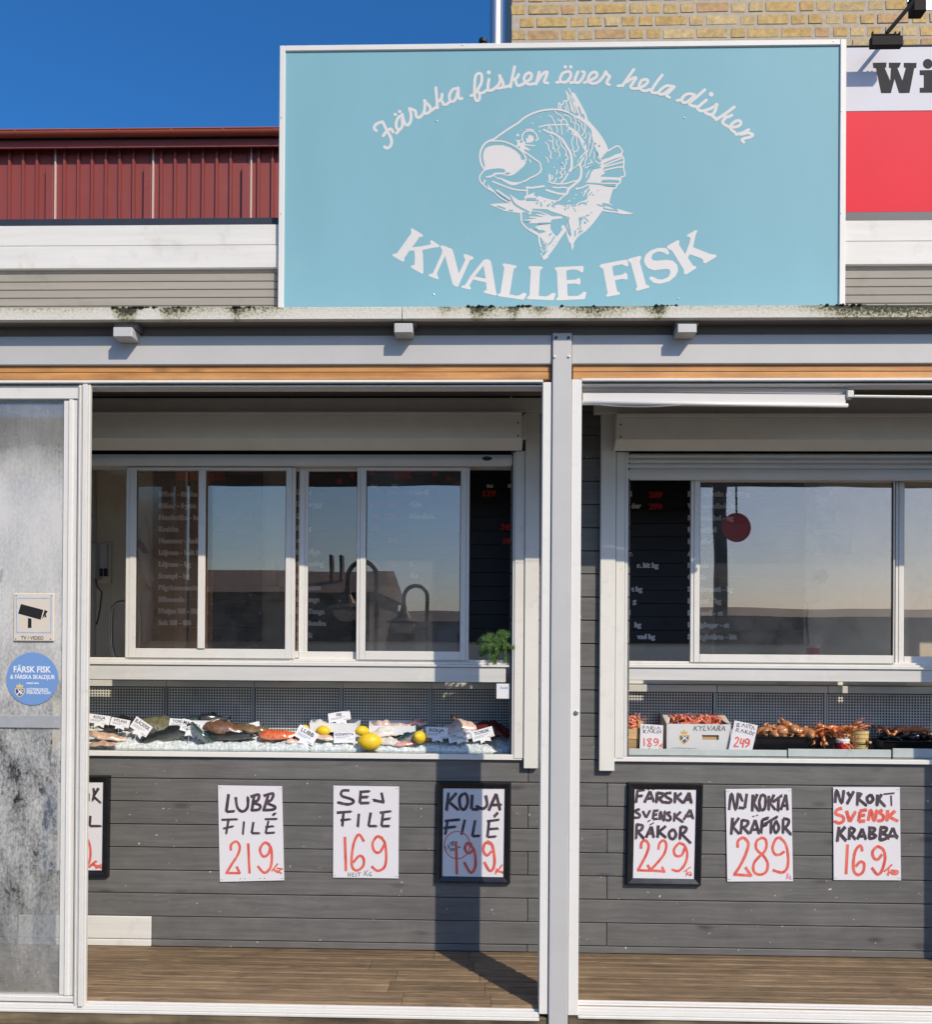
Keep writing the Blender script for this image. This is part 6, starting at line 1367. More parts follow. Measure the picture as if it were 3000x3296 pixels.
# plastic name tags on spikes
mat('tag_white', (.76, .76, .77), .35, .02, 20)
flat('tag_ink', (.03, .03, .04), .6); flat('tag_grey', (.35, .35, .36), .6)
def name_tag(txt, label, cx, cy, wpx, hpx, Y, ang=0.0, notch=True, sub=True):
    k = (P(cx+1, cy, Y).x-P(cx, cy, Y).x); c = P(cx, cy, Y); w_, h_ = wpx*k/2*1.12, hpx*k/2*1.12
    t = thing('name_tag', (c.x, Y, c.z-h_), label, 'price tag', 'name tags stuck in the ice')
    ca, sa = math.cos(R(ang)), math.sin(R(ang)); tilt = .25
    def T3(a, b_, o): return (c.x+a*ca-b_*sa, Y+(a*sa+b_*ca)*tilt+o, c.z+a*sa+b_*ca)
    prof = [(-w_, h_), (w_, h_), (w_, -h_*.45), (w_*.58, -h_*.45), (w_*.58, -h_*1.0), (w_*.12, -h_*.72), (-w_*.36, -h_*1.0), (-w_*.36, -h_*.45), (-w_, -h_*.45)] if notch else [(-w_, h_), (w_, h_), (w_, -h_), (-w_, -h_)]
    mb = MB(); n = len(prof); mb.v = [T3(a, b_, 0) for a, b_ in prof]+[T3(a, b_, .0016) for a, b_ in prof]
    tr_ = geometry.tessellate_polygon([[Vector((a, b_, 0)) for a, b_ in prof]])
    mb.add([tuple(x) for x in tr_]); mb.add([tuple(n+i for i in x[::-1]) for x in tr_]); mb.add([(i, (i+1) % n, n+(i+1) % n, n+i) for i in range(n)]); mb.build('card', 'tag_white', t)
    if txt:
        o = text_mesh(txt, 'lettering', 'tag_ink', None, 0, 0, 0, h_*.62, 'CENTER', h_*.012)
        xs = [v.co.x for v in o.data.vertices]; wid = max(xs)-min(xs); kx = min(1.15, (w_*1.7)/wid)
        for v in o.data.vertices: v.co = T3(v.co.x*kx-w_*.02, v.co.z+h_*.38, -.0009)
        attach(o, t)
    if sub:
        m2 = MB()
        for a0, a1, b_ in ((-w_*.8, w_*.5, h_*.16), (-w_*.8, w_*.1, -h_*.02), (w_*.35, w_*.85, -h_*.28)):
            q4 = [T3(a0, b_, -.0008), T3(a1, b_, -.0008), T3(a1, b_-h_*.07, -.0008), T3(a0, b_-h_*.07, -.0008)]; m2.quad(*q4)
        m2.build('small_print', 'tag_grey', t, kind='stuff')
    mb = MB(); mb.tube([T3(0, -h_*.7, .003), (c.x+sa*h_*2, Y+.004, c.z-h_*2.2)], .0016, 6); mb.build('spike', 'steel', t)
    return t
name_tag('KOLJA', 'white name tag KOLJA at the far left of the ice', 318, 2320, 62, 34, .715, -7)
name_tag('VITLING', 'white name tag VITLING second from the left', 385, 2330, 56, 30, .72, -10)
name_tag('BLÄCKFISK', 'tilted white name tag BLÄCKFISK', 450, 2345, 58, 46, .70, -31)
name_tag('TORSK', 'white name tag half covered by the MAKRILL tag', 575, 2333, 56, 34, .738, -4)
name_tag('MAKRILL', 'white name tag MAKRILL in front of the left foam box', 614, 2346, 62, 46, .70, -14)
name_tag('', 'small tilted white name tag left of the orange red fillet', 808, 2338, 50, 20, .765, 14)
name_tag('LUBB', 'large tilted white name tag LUBB left of the lemons', 982, 2372, 62, 50, .685, -27)
name_tag('SEJ', 'tilted white name tag SEJ standing in a foam box', 1093, 2311, 64, 36, .76, 10)
name_tag('RÖDSPÄTTA', 'white name tag RÖDSPÄTTA in front of a foam box', 1109, 2373, 62, 30, .69, 2, False)
name_tag('KOLJA', 'shaded white name tag KOLJA right of the cut lemon', 1405, 2364, 64, 42, .70, -2)
name_tag('TORSKRYGG', 'slanting white name tag TORSKRYGG', 1482, 2375, 68, 32, .692, 13)
name_tag('TORSK', 'tilted white name tag TORSK rightmost on the ice', 1555, 2368, 64, 40, .69, 16)
# payment card hanging in the corner of the window
q = rect(1598, 2200, 1641, 2248, .606); t = thing('hanging_card', ((q[0]+q[1])/2, .606, q[2]), 'small white card hanging at the right end of the left display', 'card')
MB().box(q[0], q[1], .6045, .606, q[2], q[3], .0005).build('card', 'tag_white', t); text_mesh('Swish', 'lettering', 'sticker_blue', t, q[0]+.018, q[3]-.024, .6035, .016)

# ------------------------------------------------------------------ right counter: cartons, crates, trays, tubs
mat('carton', (.60, .595, .58), .6, .04, 10, (1, 1, .5)); mat('carton_inner', (.50, .47, .42), .7, .05, 10); flat('print_grey', (.12, .13, .13), .6); flat('print_gold', (.62, .36, .06), .5)
wood_stain('crate_wood', (.42, .25, .10), (.66, .44, .22), .6, knots=False, gl=3, gs=60, bump=.2)
def carton(x0, y0, x1, y1, Y, depth, label, back_up):
    q = rect(x0, y0, x1, y1, Y); xa, xb, za, zb_ = q; w = .004
    t = thing('carton', ((xa+xb)/2, Y, za), label, 'box')
    hx0, hx1, hz0, hz1 = xa+(xb-xa)*.555, xa+(xb-xa)*.815, za+(zb_-za)*.42, za+(zb_-za)*.60
    # front with a hand slot: four pieces round the opening, joined as one board
    mb = MB(); 
    mb.box(xa, xb, Y, Y+w, za, hz0); mb.box(xa, xb, Y, Y+w, hz1, zb_); mb.box(xa, hx0, Y, Y+w, hz0, hz1); mb.box(hx1, xb, Y, Y+w, hz0, hz1)
    bm = bmesh.new(); me = bpy.data.meshes.new('front_side'); me.from_pydata(mb.v, [], mb.f); bm.from_mesh(me); bmesh.ops.remove_doubles(bm, verts=bm.verts, dist=1e-6); bm.to_mesh(me); bm.free(); me.materials.append(M['carton'])
    o = bpy.data.objects.new('front_side', me); COL.objects.link(o); attach(o, t)
    MB().box(hx0-.01, hx1+.01, Y+w+.006, Y+w+.009, hz0-.01, hz1+.01).build('slot_lining', 'crate_wood', t)
    MB().box(xa, xb, Y+depth, Y+depth+w, za, zb_+back_up).build('back_side', 'carton_inner', t)
    for xx in (xa, xb-w):
        s = 1 if xx > xa else -1
        mb = MB(); mb.v = [(xx, Y+w+.0005, za), (xx, Y+depth-.0005, za), (xx, Y+depth-.0005, zb_+back_up+.01), (xx, Y+w+.0005, zb_+.002)]+[(xx+w, Y+w+.0005, za), (xx+w, Y+depth-.0005, za), (xx+w, Y+depth-.0005, zb_+back_up+.01), (xx+w, Y+w+.0005, zb_+.002)]
        mb.add([(0, 1, 2, 3), (7, 6, 5, 4), (0, 4, 5, 1), (1, 5, 6, 2), (2, 6, 7, 3), (3, 7, 4, 0)]); mb.build('side', 'carton', t)
        # folded corner flap leaning in over the opening
        mb = MB(); d = .045
        za_, zb2 = zb_+.003, zb_+back_up+.011
        x_in = xx+(w if s < 0 else 0)
        mb.v = [(x_in, Y+.006, za_), (x_in, Y+depth-.002, zb2), (x_in-s*d, Y+depth-.004, zb2-.004), (x_in-s*d*.25, Y+.02, za_+.001)]; mb.v += [(a, b_, c-.002) for a, b_, c in mb.v]
        mb.add([(0, 1, 2, 3), (7, 6, 5, 4), (0, 4, 5, 1), (1, 5, 6, 2), (2, 6, 7, 3), (3, 7, 4, 0)]); mb.build('flap', 'carton_inner', t)
    MB().box(xa+w, xb-w, Y+w+.0005, Y+depth-.0005, za, za+.004).build('base', 'carton_inner', t)
    return t, q
ct, cq = carton(2146, 2330, 2352, 2417, .690, .135, 'white KYLVARA cardboard carton of shrimps with crest and hand slot', .035)
def ctx(txt, u0, u1, v, cap_px, shear=0.0, m_='print_grey', bold=.0):
    a, b_ = P(u0, v, .69), P(u1, v, .69); k = P(2301, v, .69).x-P(2300, v, .69).x
    o = text_mesh(txt, 'lettering', m_, ct, 0, a.z, .6893, 1.37*cap_px*k, 'LEFT', bold, shear=shear)
    xs = [v_.co.x for v_ in o.data.vertices]; mn, mxv = min(xs), max(xs)
    for v_ in o.data.vertices: v_.co.x = a.x+(v_.co.x-mn)*(b_.x-a.x)/(mxv-mn)
ctx('KYLVARA', 2231, 2335, 2351, 17, .28, bold=.0003); ctx('GÖTEBORGS', 2161, 2242, 2414, 9)
ik = Ink(.690, .00004, .0004); Q_ = tile(1950, 2150, 1.7476)
ik.poly(Q_((413, 376), (470, 376), (470, 400), (458, 415), (441, 428), (424, 415), (413, 400)), 1); ik.poly(Q_((418, 381), (465, 381), (465, 398), (455, 410), (441, 421), (428, 410), (418, 398)), 0)
ik.stroke(Q_((425, 412), (442, 390), (432, 382)), 2.6, 2); ik.stroke(Q_((442, 392), (458, 405)), 2.6, 2); ik.stroke(Q_((434, 400), (456, 384)), 2.4, 2)
ik.poly(Q_((425, 370), (420, 352), (432, 362), (441, 344), (450, 362), (462, 352), (457, 370)), 1)
ik.build('crest', ['print_grey', 'print_gold', 'tag_white'], ct)
# wooden crate at the left end
q = rect(1990, 2341, 2059, 2417, .700); t = thing('wooden_crate', ((q[0]+q[1])/2, .70, q[2]), 'pale wooden crate of red shrimps at the left end of the right counter', 'crate')
zmid = (q[2]+q[3])/2
MB().box(q[0], q[1]-.004, .700, .706, q[2], zmid-.001, .001).build('slat', 'crate_wood', t); MB().box(q[0], q[1]-.004, .700, .706, zmid+.001, q[3], .001).build('slat', 'crate_wood', t)
MB().box(q[1]-.006, q[1]+.016, .707, .82, q[2], q[3]+.03, .001).build('end_board', 'crate_wood', t); MB().box(q[0], q[1]-.0065, .814, .82, q[2], q[3]+.02, .001).build('slat', 'crate_wood', t); MB().box(q[0], q[1]-.0065, .7065, .8135, q[2], q[2]+.005).build('base', 'crate_wood', t)
# price cards
def price_card(label, corners, Y, T, black, red, Wb=2.4, Wr=5):
    t = thing('price_card', P(corners[3][0], corners[3][1], Y), label, 'price card', 'hand written price cards on the right counter')
    q = [P(u, v, Y) for u, v in corners]; mb = MB(); mb.v = [(p.x, Y, p.z) for p in q]+[(p.x, Y+.0012, p.z) for p in q]
    mb.add([(0, 1, 2, 3), (7, 6, 5, 4), (0, 4, 5, 1), (1, 5, 6, 2), (2, 6, 7, 3), (3, 7, 4, 0)]); mb.build('card', 'paper', t)
    ik = Ink(Y, .00004, .0003)
    for st in black: ik.stroke(T(*st), Wb, 0, 'f')
    for st in red: ik.stroke(T(*st), Wr, 1, 'f')
    ik.build('lettering', ['tag_ink', 'ink_red'], t); return t
PC = tile(1950, 2150, 1.7476)
price_card('hand written price card 189 against the wooden crate', [(2062, 2329), (2135, 2334), (2133, 2418), (2059, 2416)], .682, PC,
    [[(208, 345), (210, 325), (222, 325)], [(210, 335), (220, 335)], [(228, 342), (236, 325), (244, 342)], [(252, 345), (254, 328), (266, 330), (256, 338), (270, 345)], [(276, 330), (278, 344)], [(286, 345), (296, 330), (306, 345)], [(212, 365), (212, 350), (224, 350), (214, 358), (228, 366)], [(234, 364), (244, 345), (252, 364)], [(262, 345), (262, 365)], [(276, 346), (264, 356), (280, 366)], [(292, 352), (286, 362), (298, 364), (302, 354), (292, 350)], [(310, 366), (312, 348)]],
    [[(216, 392), (216, 438)], [(246, 396), (234, 402), (248, 418), (236, 432), (248, 440), (256, 428), (244, 416), (256, 402), (246, 394)], [(292, 400), (278, 396), (272, 412), (284, 418), (294, 402), (292, 425), (276, 436)], [(300, 440), (320, 425)], [(304, 432), (318, 442)], [(210, 452), (230, 462)], [(240, 450), (262, 460)], [(270, 462), (310, 452)]], 1.8, 3.6)
price_card('hand written price card 249 leaning against the white carton', [(2365, 2318), (2440, 2334), (2421, 2416), (2345, 2414)], .676, PC,
    [[(736, 330), (740, 310), (752, 314), (742, 320), (752, 328), (736, 330)], [(764, 330), (775, 312), (783, 332)], [(798, 316), (790, 322), (798, 330), (788, 336)], [(803, 318), (822, 322)], [(812, 320), (808, 340)], [(818, 346), (828, 326), (836, 348)], [(732, 356), (736, 340), (748, 342), (738, 350), (750, 360)], [(758, 362), (768, 344), (776, 364)], [(786, 346), (784, 368)], [(800, 350), (786, 358), (800, 370)], [(812, 356), (806, 368), (818, 372), (822, 360), (812, 354)], [(826, 380), (830, 362), (838, 366)]],
    [[(728, 398), (738, 388), (748, 398), (736, 420), (722, 438), (748, 440)], [(764, 394), (756, 422), (778, 424)], [(778, 398), (770, 446)], [(806, 402), (792, 398), (786, 416), (800, 422), (808, 404), (804, 430), (786, 442)]], 1.9, 4.6)
# shrimps
skin('shrimp', (.62, .13, .055), (.72, .30, .20), .3, spot=(.75, .45, .35), scale=120, lo=-.01, hi=.01)
skin('crab_shell', (.48, .20, .075), (.68, .42, .22), .3, spot=(.42, .12, .04), scale=70)
skin('crayfish_shell', (.62, .18, .05), (.70, .36, .16), .3, spot=(.4, .1, .03), scale=80)
flat('claw_tip', (.05, .03, .02), .3)
def shrimp_mesh(s):
    mb = MB(); pts = []; rr = []
    for k in range(9):
        a = R(-20+25*k); pts.append((.018*s*math.cos(a), 0, .014*s*math.sin(a))); rr.append(s*(.0062-.0005*abs(k-3)))
    mb.tube(pts, rr, 8)
    for k in (-1, 1): mb.tube([(pts[0][0], 0, pts[0][2]), (pts[0][0]+.006*s, k*.004*s, pts[0][2]-.012*s), (pts[0][0]+.012*s, k*.010*s, pts[0][2]-.030*s)], .0005*s, 4)
    for k in range(4): mb.tube([pts[2+k], (pts[2+k][0]*.55, 0, pts[2+k][2]*.45)], .0009*s, 4)
    mb.prism([(pts[-1][0], pts[-1][2]), (pts[-1][0]+.012*s, pts[-1][2]-.006*s), (pts[-1][0]+.010*s, pts[-1][2]+.003*s)], 'y', -.004*s, .004*s)
    return mb
sp0 = shrimp_mesh(1.35).build('shrimp', 'shrimp', None, smooth=True, label='red boiled shrimp heaped in the white carton', cat='shrimp', group='shrimps in the white carton')
first = True
cz = cq[3]
def scatter(src, n, fx, fy, fz, lab, grp, frot):
    for k in range(n):
        o = src.copy(); COL.objects.link(o); o['label'] = lab; o['group'] = grp
        o.location = (fx(), fy(), fz()); o.rotation_euler = frot()
rt = lambda: (rnd.uniform(-1.8, 1.8), rnd.uniform(0, 6.28), rnd.uniform(0, 6.28))
sp0.location = ((cq[0]+cq[1])/2, .74, cz+.004); sp0.rotation_euler = rt()
scatter(sp0, 75, lambda: rnd.uniform(cq[0]+.03, cq[1]-.03), lambda: rnd.uniform(.725, .805), lambda: cz-.006+rnd.uniform(-.006, .020), 'red boiled shrimp heaped in the white carton', 'shrimps in the white carton', rt)
qx0, qx1 = px(2020, .75, 2340), px(2056, .75, 2340); zc = P(2040, 2338, .74).z
scatter(sp0, 34, lambda: rnd.uniform(qx0-.02, qx1), lambda: rnd.uniform(.715, .81), lambda: zc+rnd.uniform(-.012, .028), 'red shrimp heaped in the wooden crate', 'shrimps in the wooden crate', rt)
# black trays
mat('tray_black', (.010, .010, .011), .25, .2, 20)
def tray(label, x0, y0, x1, y1, Y, depth):
    q = rect(x0, y0, x1, y1, Y); xa, xb, za, zb_ = q; t = thing('black_tray', ((xa+xb)/2, Y, za), label, 'tray', 'black trays on the right counter')
    w = .004; s = .010
    mb = MB()
    o = [(xa+s, Y+s, za), (xb-s, Y+s, za), (xb-s, Y+depth-s, za), (xa+s, Y+depth-s, za), (xa, Y, zb_), (xb, Y, zb_), (xb, Y+depth, zb_), (xa, Y+depth, zb_), (xa+w, Y+w, zb_), (xb-w, Y+w, zb_), (xb-w, Y+depth-w, zb_), (xa+w, Y+depth-w, zb_), (xa+s+w, Y+s+w, za+w), (xb-s-w, Y+s+w, za+w), (xb-s-w, Y+depth-s-w, za+w), (xa+s+w, Y+depth-s-w, za+w)]
    mb.v = o; mb.add([(0, 3, 2, 1), (12, 13, 14, 15)]+[(i, (i+1) % 4, 4+(i+1) % 4, 4+i) for i in range(4)]+[(4+i, 4+(i+1) % 4, 8+(i+1) % 4, 8+i) for i in range(4)]+[(8+i, 8+(i+1) % 4, 12+(i+1) % 4, 12+i) for i in range(4)])
    mb.build('body', 'tray_black', t)
    MB().box(xa-.006, xb+.006, Y-.006, Y-.0005, zb_-.003, zb_+.001, .0008).build('rim', 'tray_black', t)
    return q
tq1 = tray('black tray of crab claws beside the 249 price card', 2432, 2371, 2690, 2413, .690, .13)
tq2 = tray('shaded black tray at the right end of the right counter', 2842, 2385, 3060, 2416, .700, .12)
# crab claws: a swollen palm with two pincers
def claw_mesh(s):
    mb = MB(); pts = [(-.034*s, 0, 0), (-.026*s, 0, .002*s), (-.012*s, 0, .004*s), (.002*s, 0, .003*s), (.016*s, 0, 0), (.028*s, 0, -.006*s)]
    mb.tube(pts, [.006*s, .012*s, .0185*s, .0185*s, .013*s, .008*s], 12)
    mb.tube([(.022*s, 0, .006*s), (.036*s, 0, .010*s), (.050*s, 0, .003*s)], [.008*s, .006*s, .0015*s], 8)
    mb.tube([(.024*s, 0, -.008*s), (.038*s, 0, -.012*s), (.050*s, 0, -.003*s)], [.0075*s, .0055*s, .0015*s], 8)
    return mb
cl0 = claw_mesh(1.0).build('crab_claw', 'crab_shell', None, smooth=True, label='orange brown crab claw in the heap on the black tray', cat='crab claw', group='crab claws heaped on the black tray')
xm0, xm1 = px(2450, .74, 2360), px(2612, .74, 2360); xc = (xm0+xm1)/2; zt_ = tq1[3]
cl0.location = (xc, .73, zt_+.05); cl0.rotation_euler = (0, -.6, 2.6)
def heap(src, n, xa, xb, ya, yb, z0, h, lab, grp):
    for k in range(n):
        u = rnd.uniform(-1, 1); x = (xa+xb)/2+(xb-xa)/2*u
        o = src.copy(); COL.objects.link(o); o['label'] = lab; o['group'] = grp
        y = rnd.uniform(ya, yb); o.location = (x, y, z0+rnd.uniform(0, h)*(1-.75*abs(u)**1.5)*(.45+.55*(y-ya)/(yb-ya))); o.rotation_euler = (rnd.uniform(-.6, .6), rnd.uniform(-.9, .5), rnd.uniform(0, 6.28))
        o.scale = (rnd.uniform(.85, 1.15),)*3
heap(cl0, 24, xm0+.02, xm1-.01, .70, .81, zt_+.004, .062, 'orange brown crab claw in the heap on the black tray', 'crab claws heaped on the black tray')
# crayfish: carapace, segmented tail, two slim claws
def crayfish_mesh():
    mb = MB(); mb.tube([(-.05, 0, 0), (-.04, 0, .004), (-.02, 0, .006), (0, 0, .004), (.02, 0, .002), (.04, 0, -.004), (.052, 0, -.012)], [.003, .009, .013, .012, .010, .008, .004], 10)
    mb.prism([(.050, -.010), (.068, -.020), (.066, -.008)], 'y', -.010, .010)
    for s in (-1, 1):
        mb.tube([(-.03, .010*s, 0), (-.045, .022*s, .004), (-.066, .018*s, .006)], [.003, .0035, .004], 6); mb.tube([(-.066, .018*s, .006), (-.082, .014*s, .008), (-.100, .016*s, .006)], [.0055, .005, .001], 6)
        for k in range(4): mb.tube([(-.015+.01*k, .008*s, 0), (-.015+.012*k, .026*s, .004), (-.01+.012*k, .034*s, -.014)], .0013, 4)
        mb.tube([(-.05, .004*s, .004), (-.085, .014*s, .020), (-.12, .03*s, .012)], .0007, 4)
    return mb
cr0 = crayfish_mesh().build('crayfish', 'crayfish_shell', None, smooth=True, label='orange boiled crayfish heaped at the right of the black tray', cat='crayfish', group='crayfish heaped on the black tray')
xm2, xm3 = px(2615, .74, 2360), px(2760, .74, 2360); cr0.location = ((xm2+xm3)/2, .73, zt_+.035); cr0.rotation_euler = (.2, .1, .3)
heap(cr0, 16, xm2+.02, xm3-.01, .70, .80, zt_+.002, .055, 'orange boiled crayfish heaped at the right of the black tray', 'crayfish heaped on the black tray')
skin('mussel', (.02, .018, .018), (.07, .05, .04), .25)
ms0 = MB().lathe([(.001, -.022), (.007, -.015), (.011, 0), (.008, .014), (.001, .021)], (0, 0, 0), 10, 'x').build('mussel', 'mussel', None, smooth=True, label='dark mussel heaped on the shaded right tray', cat='mussel', group='mussels heaped on the right tray')
xm4, xm5 = px(2850, .75, 2360), px(3030, .75, 2360); ms0.location = ((xm4+xm5)/2, .75, tq2[3]+.03)
heap(ms0, 46, xm4, xm5, .71, .80, tq2[3]+.004, .045, 'dark mussel heaped on the shaded right tray', 'mussels heaped on the right tray')
cr_s = cr0
for k in range(6):
    o = cr0.copy(); COL.objects.link(o); o['label'] = 'crayfish lying on the mussels in the shaded right tray'; o['group'] = 'crayfish on the mussel tray'
    o.location = (rnd.uniform(xm4, xm5), rnd.uniform(.72, .79), tq2[3]+.045); o.rotation_euler = (0, 0, rnd.uniform(0, 6.28))
# tubs and jars
mat('tub_white', (.76, .76, .74), .35, .03, 10); flat('label_red', (.62, .03, .035), .4)
mat('sauce', (.58, .43, .16), .35, .12, 40); glass('jar_plastic', refl=.10, tint=(.96, .95, .88), dirt=.05)
def tub(name, label, u, v0, v1, wpx, Y, kind):
    k = P(u+1, v0, Y).x-P(u, v0, Y).x; z0, z1 = P(u, v1, Y).z, P(u, v0, Y).z; c = P(u, v1, Y); r = wpx*k/2; h = z1-z0
    t = thing(name, (c.x, Y+r, z0), label, 'tub' if kind == 'tub' else 'jar'); cc = (c.x, Y+r, z0)
    if kind == 'tub':
        MB().lathe([(r*.86, 0), (r*.95, h*.8), (r*.95, h*.82)], cc, 24).build('cup', 'tub_white', t)
        MB().lathe([(r*.885, h*.12), (r*.945, h*.66)], (cc[0], cc[1], cc[2]), 24).build('label', 'label_red', t); bpy.data.objects[t.children[-1].name].scale = (1, 1, 1)
        for v_ in t.children[-1].data.vertices: v_.co.x = cc[0]+(v_.co.x-cc[0])*1.006; v_.co.y = cc[1]+(v_.co.y-cc[1])*1.006
        MB().lathe([(r, h*.825), (r, h*.97), (r*.9, h)], cc, 24).build('lid', 'tub_white', t)
    else:
        prof = [(r*.84, 0)]
        for i in range(3): prof += [(r*(.86+.03*i), h*(.04+.28*i)), (r*(.90+.03*i), h*(.10+.28*i)), (r*(.88+.03*i), h*(.26+.28*i))]
        prof += [(r*.98, h*.86)]
        MB().lathe(prof, cc, 24).build('contents', 'sauce', t)
        MB().lathe([(r*1.0, h*.865), (r*1.0, h*.96), (r*.92, h*.985)], cc, 24).build('lid', 'jar_plastic', t)
    return t
tub('sauce_tub', 'small white tub with red label in front of the crayfish tray', 2720, 2379, 2417, 48, .672, 'tub')
tub('sauce_jar', 'lower of two stacked clear jars of yellow sauce', 2778, 2394, 2418, 58, .680, 'jar')
tub('sauce_jar', 'upper of two stacked clear jars of yellow sauce', 2779, 2345, 2393.5, 63, .679, 'jar')
tub('sauce_tub', 'white tub with red label standing inside the right window', 2627, 2072, 2110, 44, .70, 'tub')
# ------------------------------------------------------------------ menu boards on the back wall
MBY = BACK-.03
mat('board_black', (.012, .012, .017), .5, .3, 3)
flat('chalk_white', (.90, .90, .90), .7); flat('menu_red', (.62, .04, .03), .7)
def menu_board(label, x0, x1, y0, y1):
    q = rect(x0, y0, x1, y1, MBY); t = thing('menu_board', ((q[0]+q[1])/2, MBY, q[2]), label, 'menu board', 'menu boards on the back wall')
    # planked board: rows with thin joints
    n = 14; h = (q[3]-q[2])/n
    for k in range(n): MB().box(q[0], q[1], MBY, MBY+.018, q[2]+h*k+.001, q[2]+h*(k+1)-.001, .001).build('slat', 'board_black', t)
    return t
def mtext(t, txt, u, v, cap=17, m_='chalk_white', bold=.0012, align='LEFT', sx=.92):
    p = P(u, v, MBY); k = P(u+1, v, MBY).x-p.x
    o = text_mesh(txt, 'lettering', m_, t, p.x, p.z, MBY-.002, 1.37*cap*k, align, bold, 0, sx)
    # heavy signwriter's weight: the same letters laid again a hair to either side
    me = o.data; V_ = [tuple(v.co) for v in me.vertices]; F_ = [tuple(f.vertices) for f in me.polygons]; n = len(V_); d = k*1.5*cap/17
    me2 = bpy.data.meshes.new('lettering')
    me2.from_pydata([(x+d*j, y-.00025*(j+2), z+d*.15*j) for j in (-1, 0, 1) for x, y, z in V_], [], [tuple(i+n*j for i in f) for j in range(3) for f in F_])
    me2.materials.append(M[m_]); o.data = me2
    return o
def star(t, u, v, r):
    ik = Ink(MBY, .00004, .0015); ik.poly([(u+(r if k % 2 == 0 else r*.42)*math.sin(k*math.pi/5+.2), v-(r if k % 2 == 0 else r*.42)*math.cos(k*math.pi/5+.2)) for k in range(10)]); ik.build('star', 'menu_red', t)
b1 = menu_board('black menu board headed SKALDJUR', 490, 842, 1440, 2064)
mtext(b1, 'SKALDJUR', 574, 1545, 26, 'menu_red', .004)
for k, s in enumerate(('Räkor - färska', 'Räkor - frysta', 'Havskräfta - kokt', 'Krabba', 'Hummer - kokt', 'Löjrom - helt kg', 'Löjrom - hg', 'Scampi - hg', 'Pilgrimsmussla - hg', 'Blåmussla', 'Matjes Sill - filé', 'Salt Sill - filé')):
    mtext(b1, s, 512-.2*k, 1598+37.6*k)
for u, v, s in ((700, 1600, '229 kr 249'), (702, 1676, '389 kr 499'), (768, 1711, '169')): mtext(b1, s, u, v, 17, 'menu_red', .001, sx=1.05)
b2 = menu_board('black menu board headed FISK with red stars', 944, 1760, 1440, 2066)
mtext(b2, 'FISK', 1270, 1540, 24, 'menu_red', .004)
for k, s in enumerate(('Torsk', 'Torskrygg', 'Kolja', 'Vitling', 'Lax', 'Regnbåge', 'Strömming', 'Sill', 'Rödspätta', 'Rödtunga', 'Äkta Tunga', 'Hälleflundra', 'Marulk')): mtext(b2, s, 948-.3*k, 1593+38.2*k)
for v, a, b_ in ((1593, '', '369'), (1632, '5', '469'), (1670, '129', '239'), (1708, '129', ''), (1746, '', '299'), (1822, '', '139'), (1860, '', '89'), (1905, '', '299')):
    if a: mtext(b2, a, 1190, v, 17, 'menu_red', .001)
    if b_: mtext(b2, b_, 1245, v, 17, 'menu_red', .001)
for k, s in enumerate(('Makrill', 'Gös', 'Havskatt', '', '', '', 'L', 'Ka')):
    if s: mtext(b2, s, 1321, 1593+38.2*k)
for u in (1193, 1567): mtext(b2, 'Hel', u, 1570, 11, bold=.001); mtext(b2, 'Filé', u+68, 1570, 11, bold=.001)
mtext(b2, '129', 1550, 1598, 20, 'menu_red', .001, sx=1.1); mtext(b2, '249', 1612, 1706, 20, 'menu_red', .001); mtext(b2, '199', 1616, 1752, 20, 'menu_red', .001)
for u, v in ((1092, 1550), (1134, 1530), (1197, 1522), (1400, 1527), (1442, 1541), (1477, 1558), (1210, 1623)): star(b2, u, v, 14)
b3 = menu_board('black menu board of salads and sauces behind the right window', 1880, 2588, 1470, 2072)
for k, (s, a) in enumerate((('el', '269'), ('éer', '299'), ('', ''), ('', ''), ('', ''), ('r.', ''), ('r. bit hg', ''), ('', ''), ('t hg', ''), ('g', ''), ('l', ''), ('hg', ''), ('vad hg', ''))):
    r_ = {0: 2033, 1: 2062, 5: 2036, 6: 2118, 8: 2066, 9: 2047, 10: 2028, 11: 2062, 12: 2107}.get(k)
    if s:
        o = mtext(b3, s, r_, 1598+38.2*k, align='RIGHT')
    if a: mtext(b3, a, 2088, 1602+38.2*k, 20, 'menu_red', .001, sx=1.05)
for k, s in enumerate(('Lax - kallrökt sk. 400 g', 'Västkustsallad - hg', 'Skagensallad - hg', 'Kräftsallad', 'Fiskbiffar', 'Aioli', 'Romsås', 'Örtsås', 'Skaldjurpaté - hg', 'Laxpaté - hg', 'Paté små - st', 'Landgångar - st', 'Smörgåstårta - bit')): mtext(b3, s, 2214, 1598+38.2*k)

# ------------------------------------------------------------------ things on the inner walls
flat('box_grey', (.50, .49, .45), .5); flat('cable_grey', (.42, .40, .36), .6)
q = rect(285, 1750, 317, 1862, 1.1900)
eb = thing('electrical_box', ((q[0]+q[1])/2, 1.1900, q[2]), 'grey electrical box inside the left end of the window', 'electrical box')
MB().box(q[0]-.05, q[1], 1.1500, 1.2400, q[2], q[3], .004).build('housing', 'box_grey', eb)
q2 = rect(318, 1752, 351, 1858, 1.2400); MB().box(q2[0], q2[1], 1.2100, 1.2400, q2[2], q2[3], .003).build('socket_panel', 'slat_grey', eb)
for u in (326, 341): q3 = rect(u-6, 1830, u+6, 1855, 1.2100); MB().box(q3[0], q3[1], 1.2020, 1.2095, q3[2], q3[3], .002).build('socket', 'dark_recess', eb)
MB().box(q[0]-.08, q2[1]+.01, 1.2405, 1.2600, q[2]-.02, q[3]+.02, .002).build('mounting_board', 'beige_wall', eb)
pp = thing('conduit', P(304, 2108, 1.1700), 'pale wall conduit with cables running down from the electrical box', 'conduit')
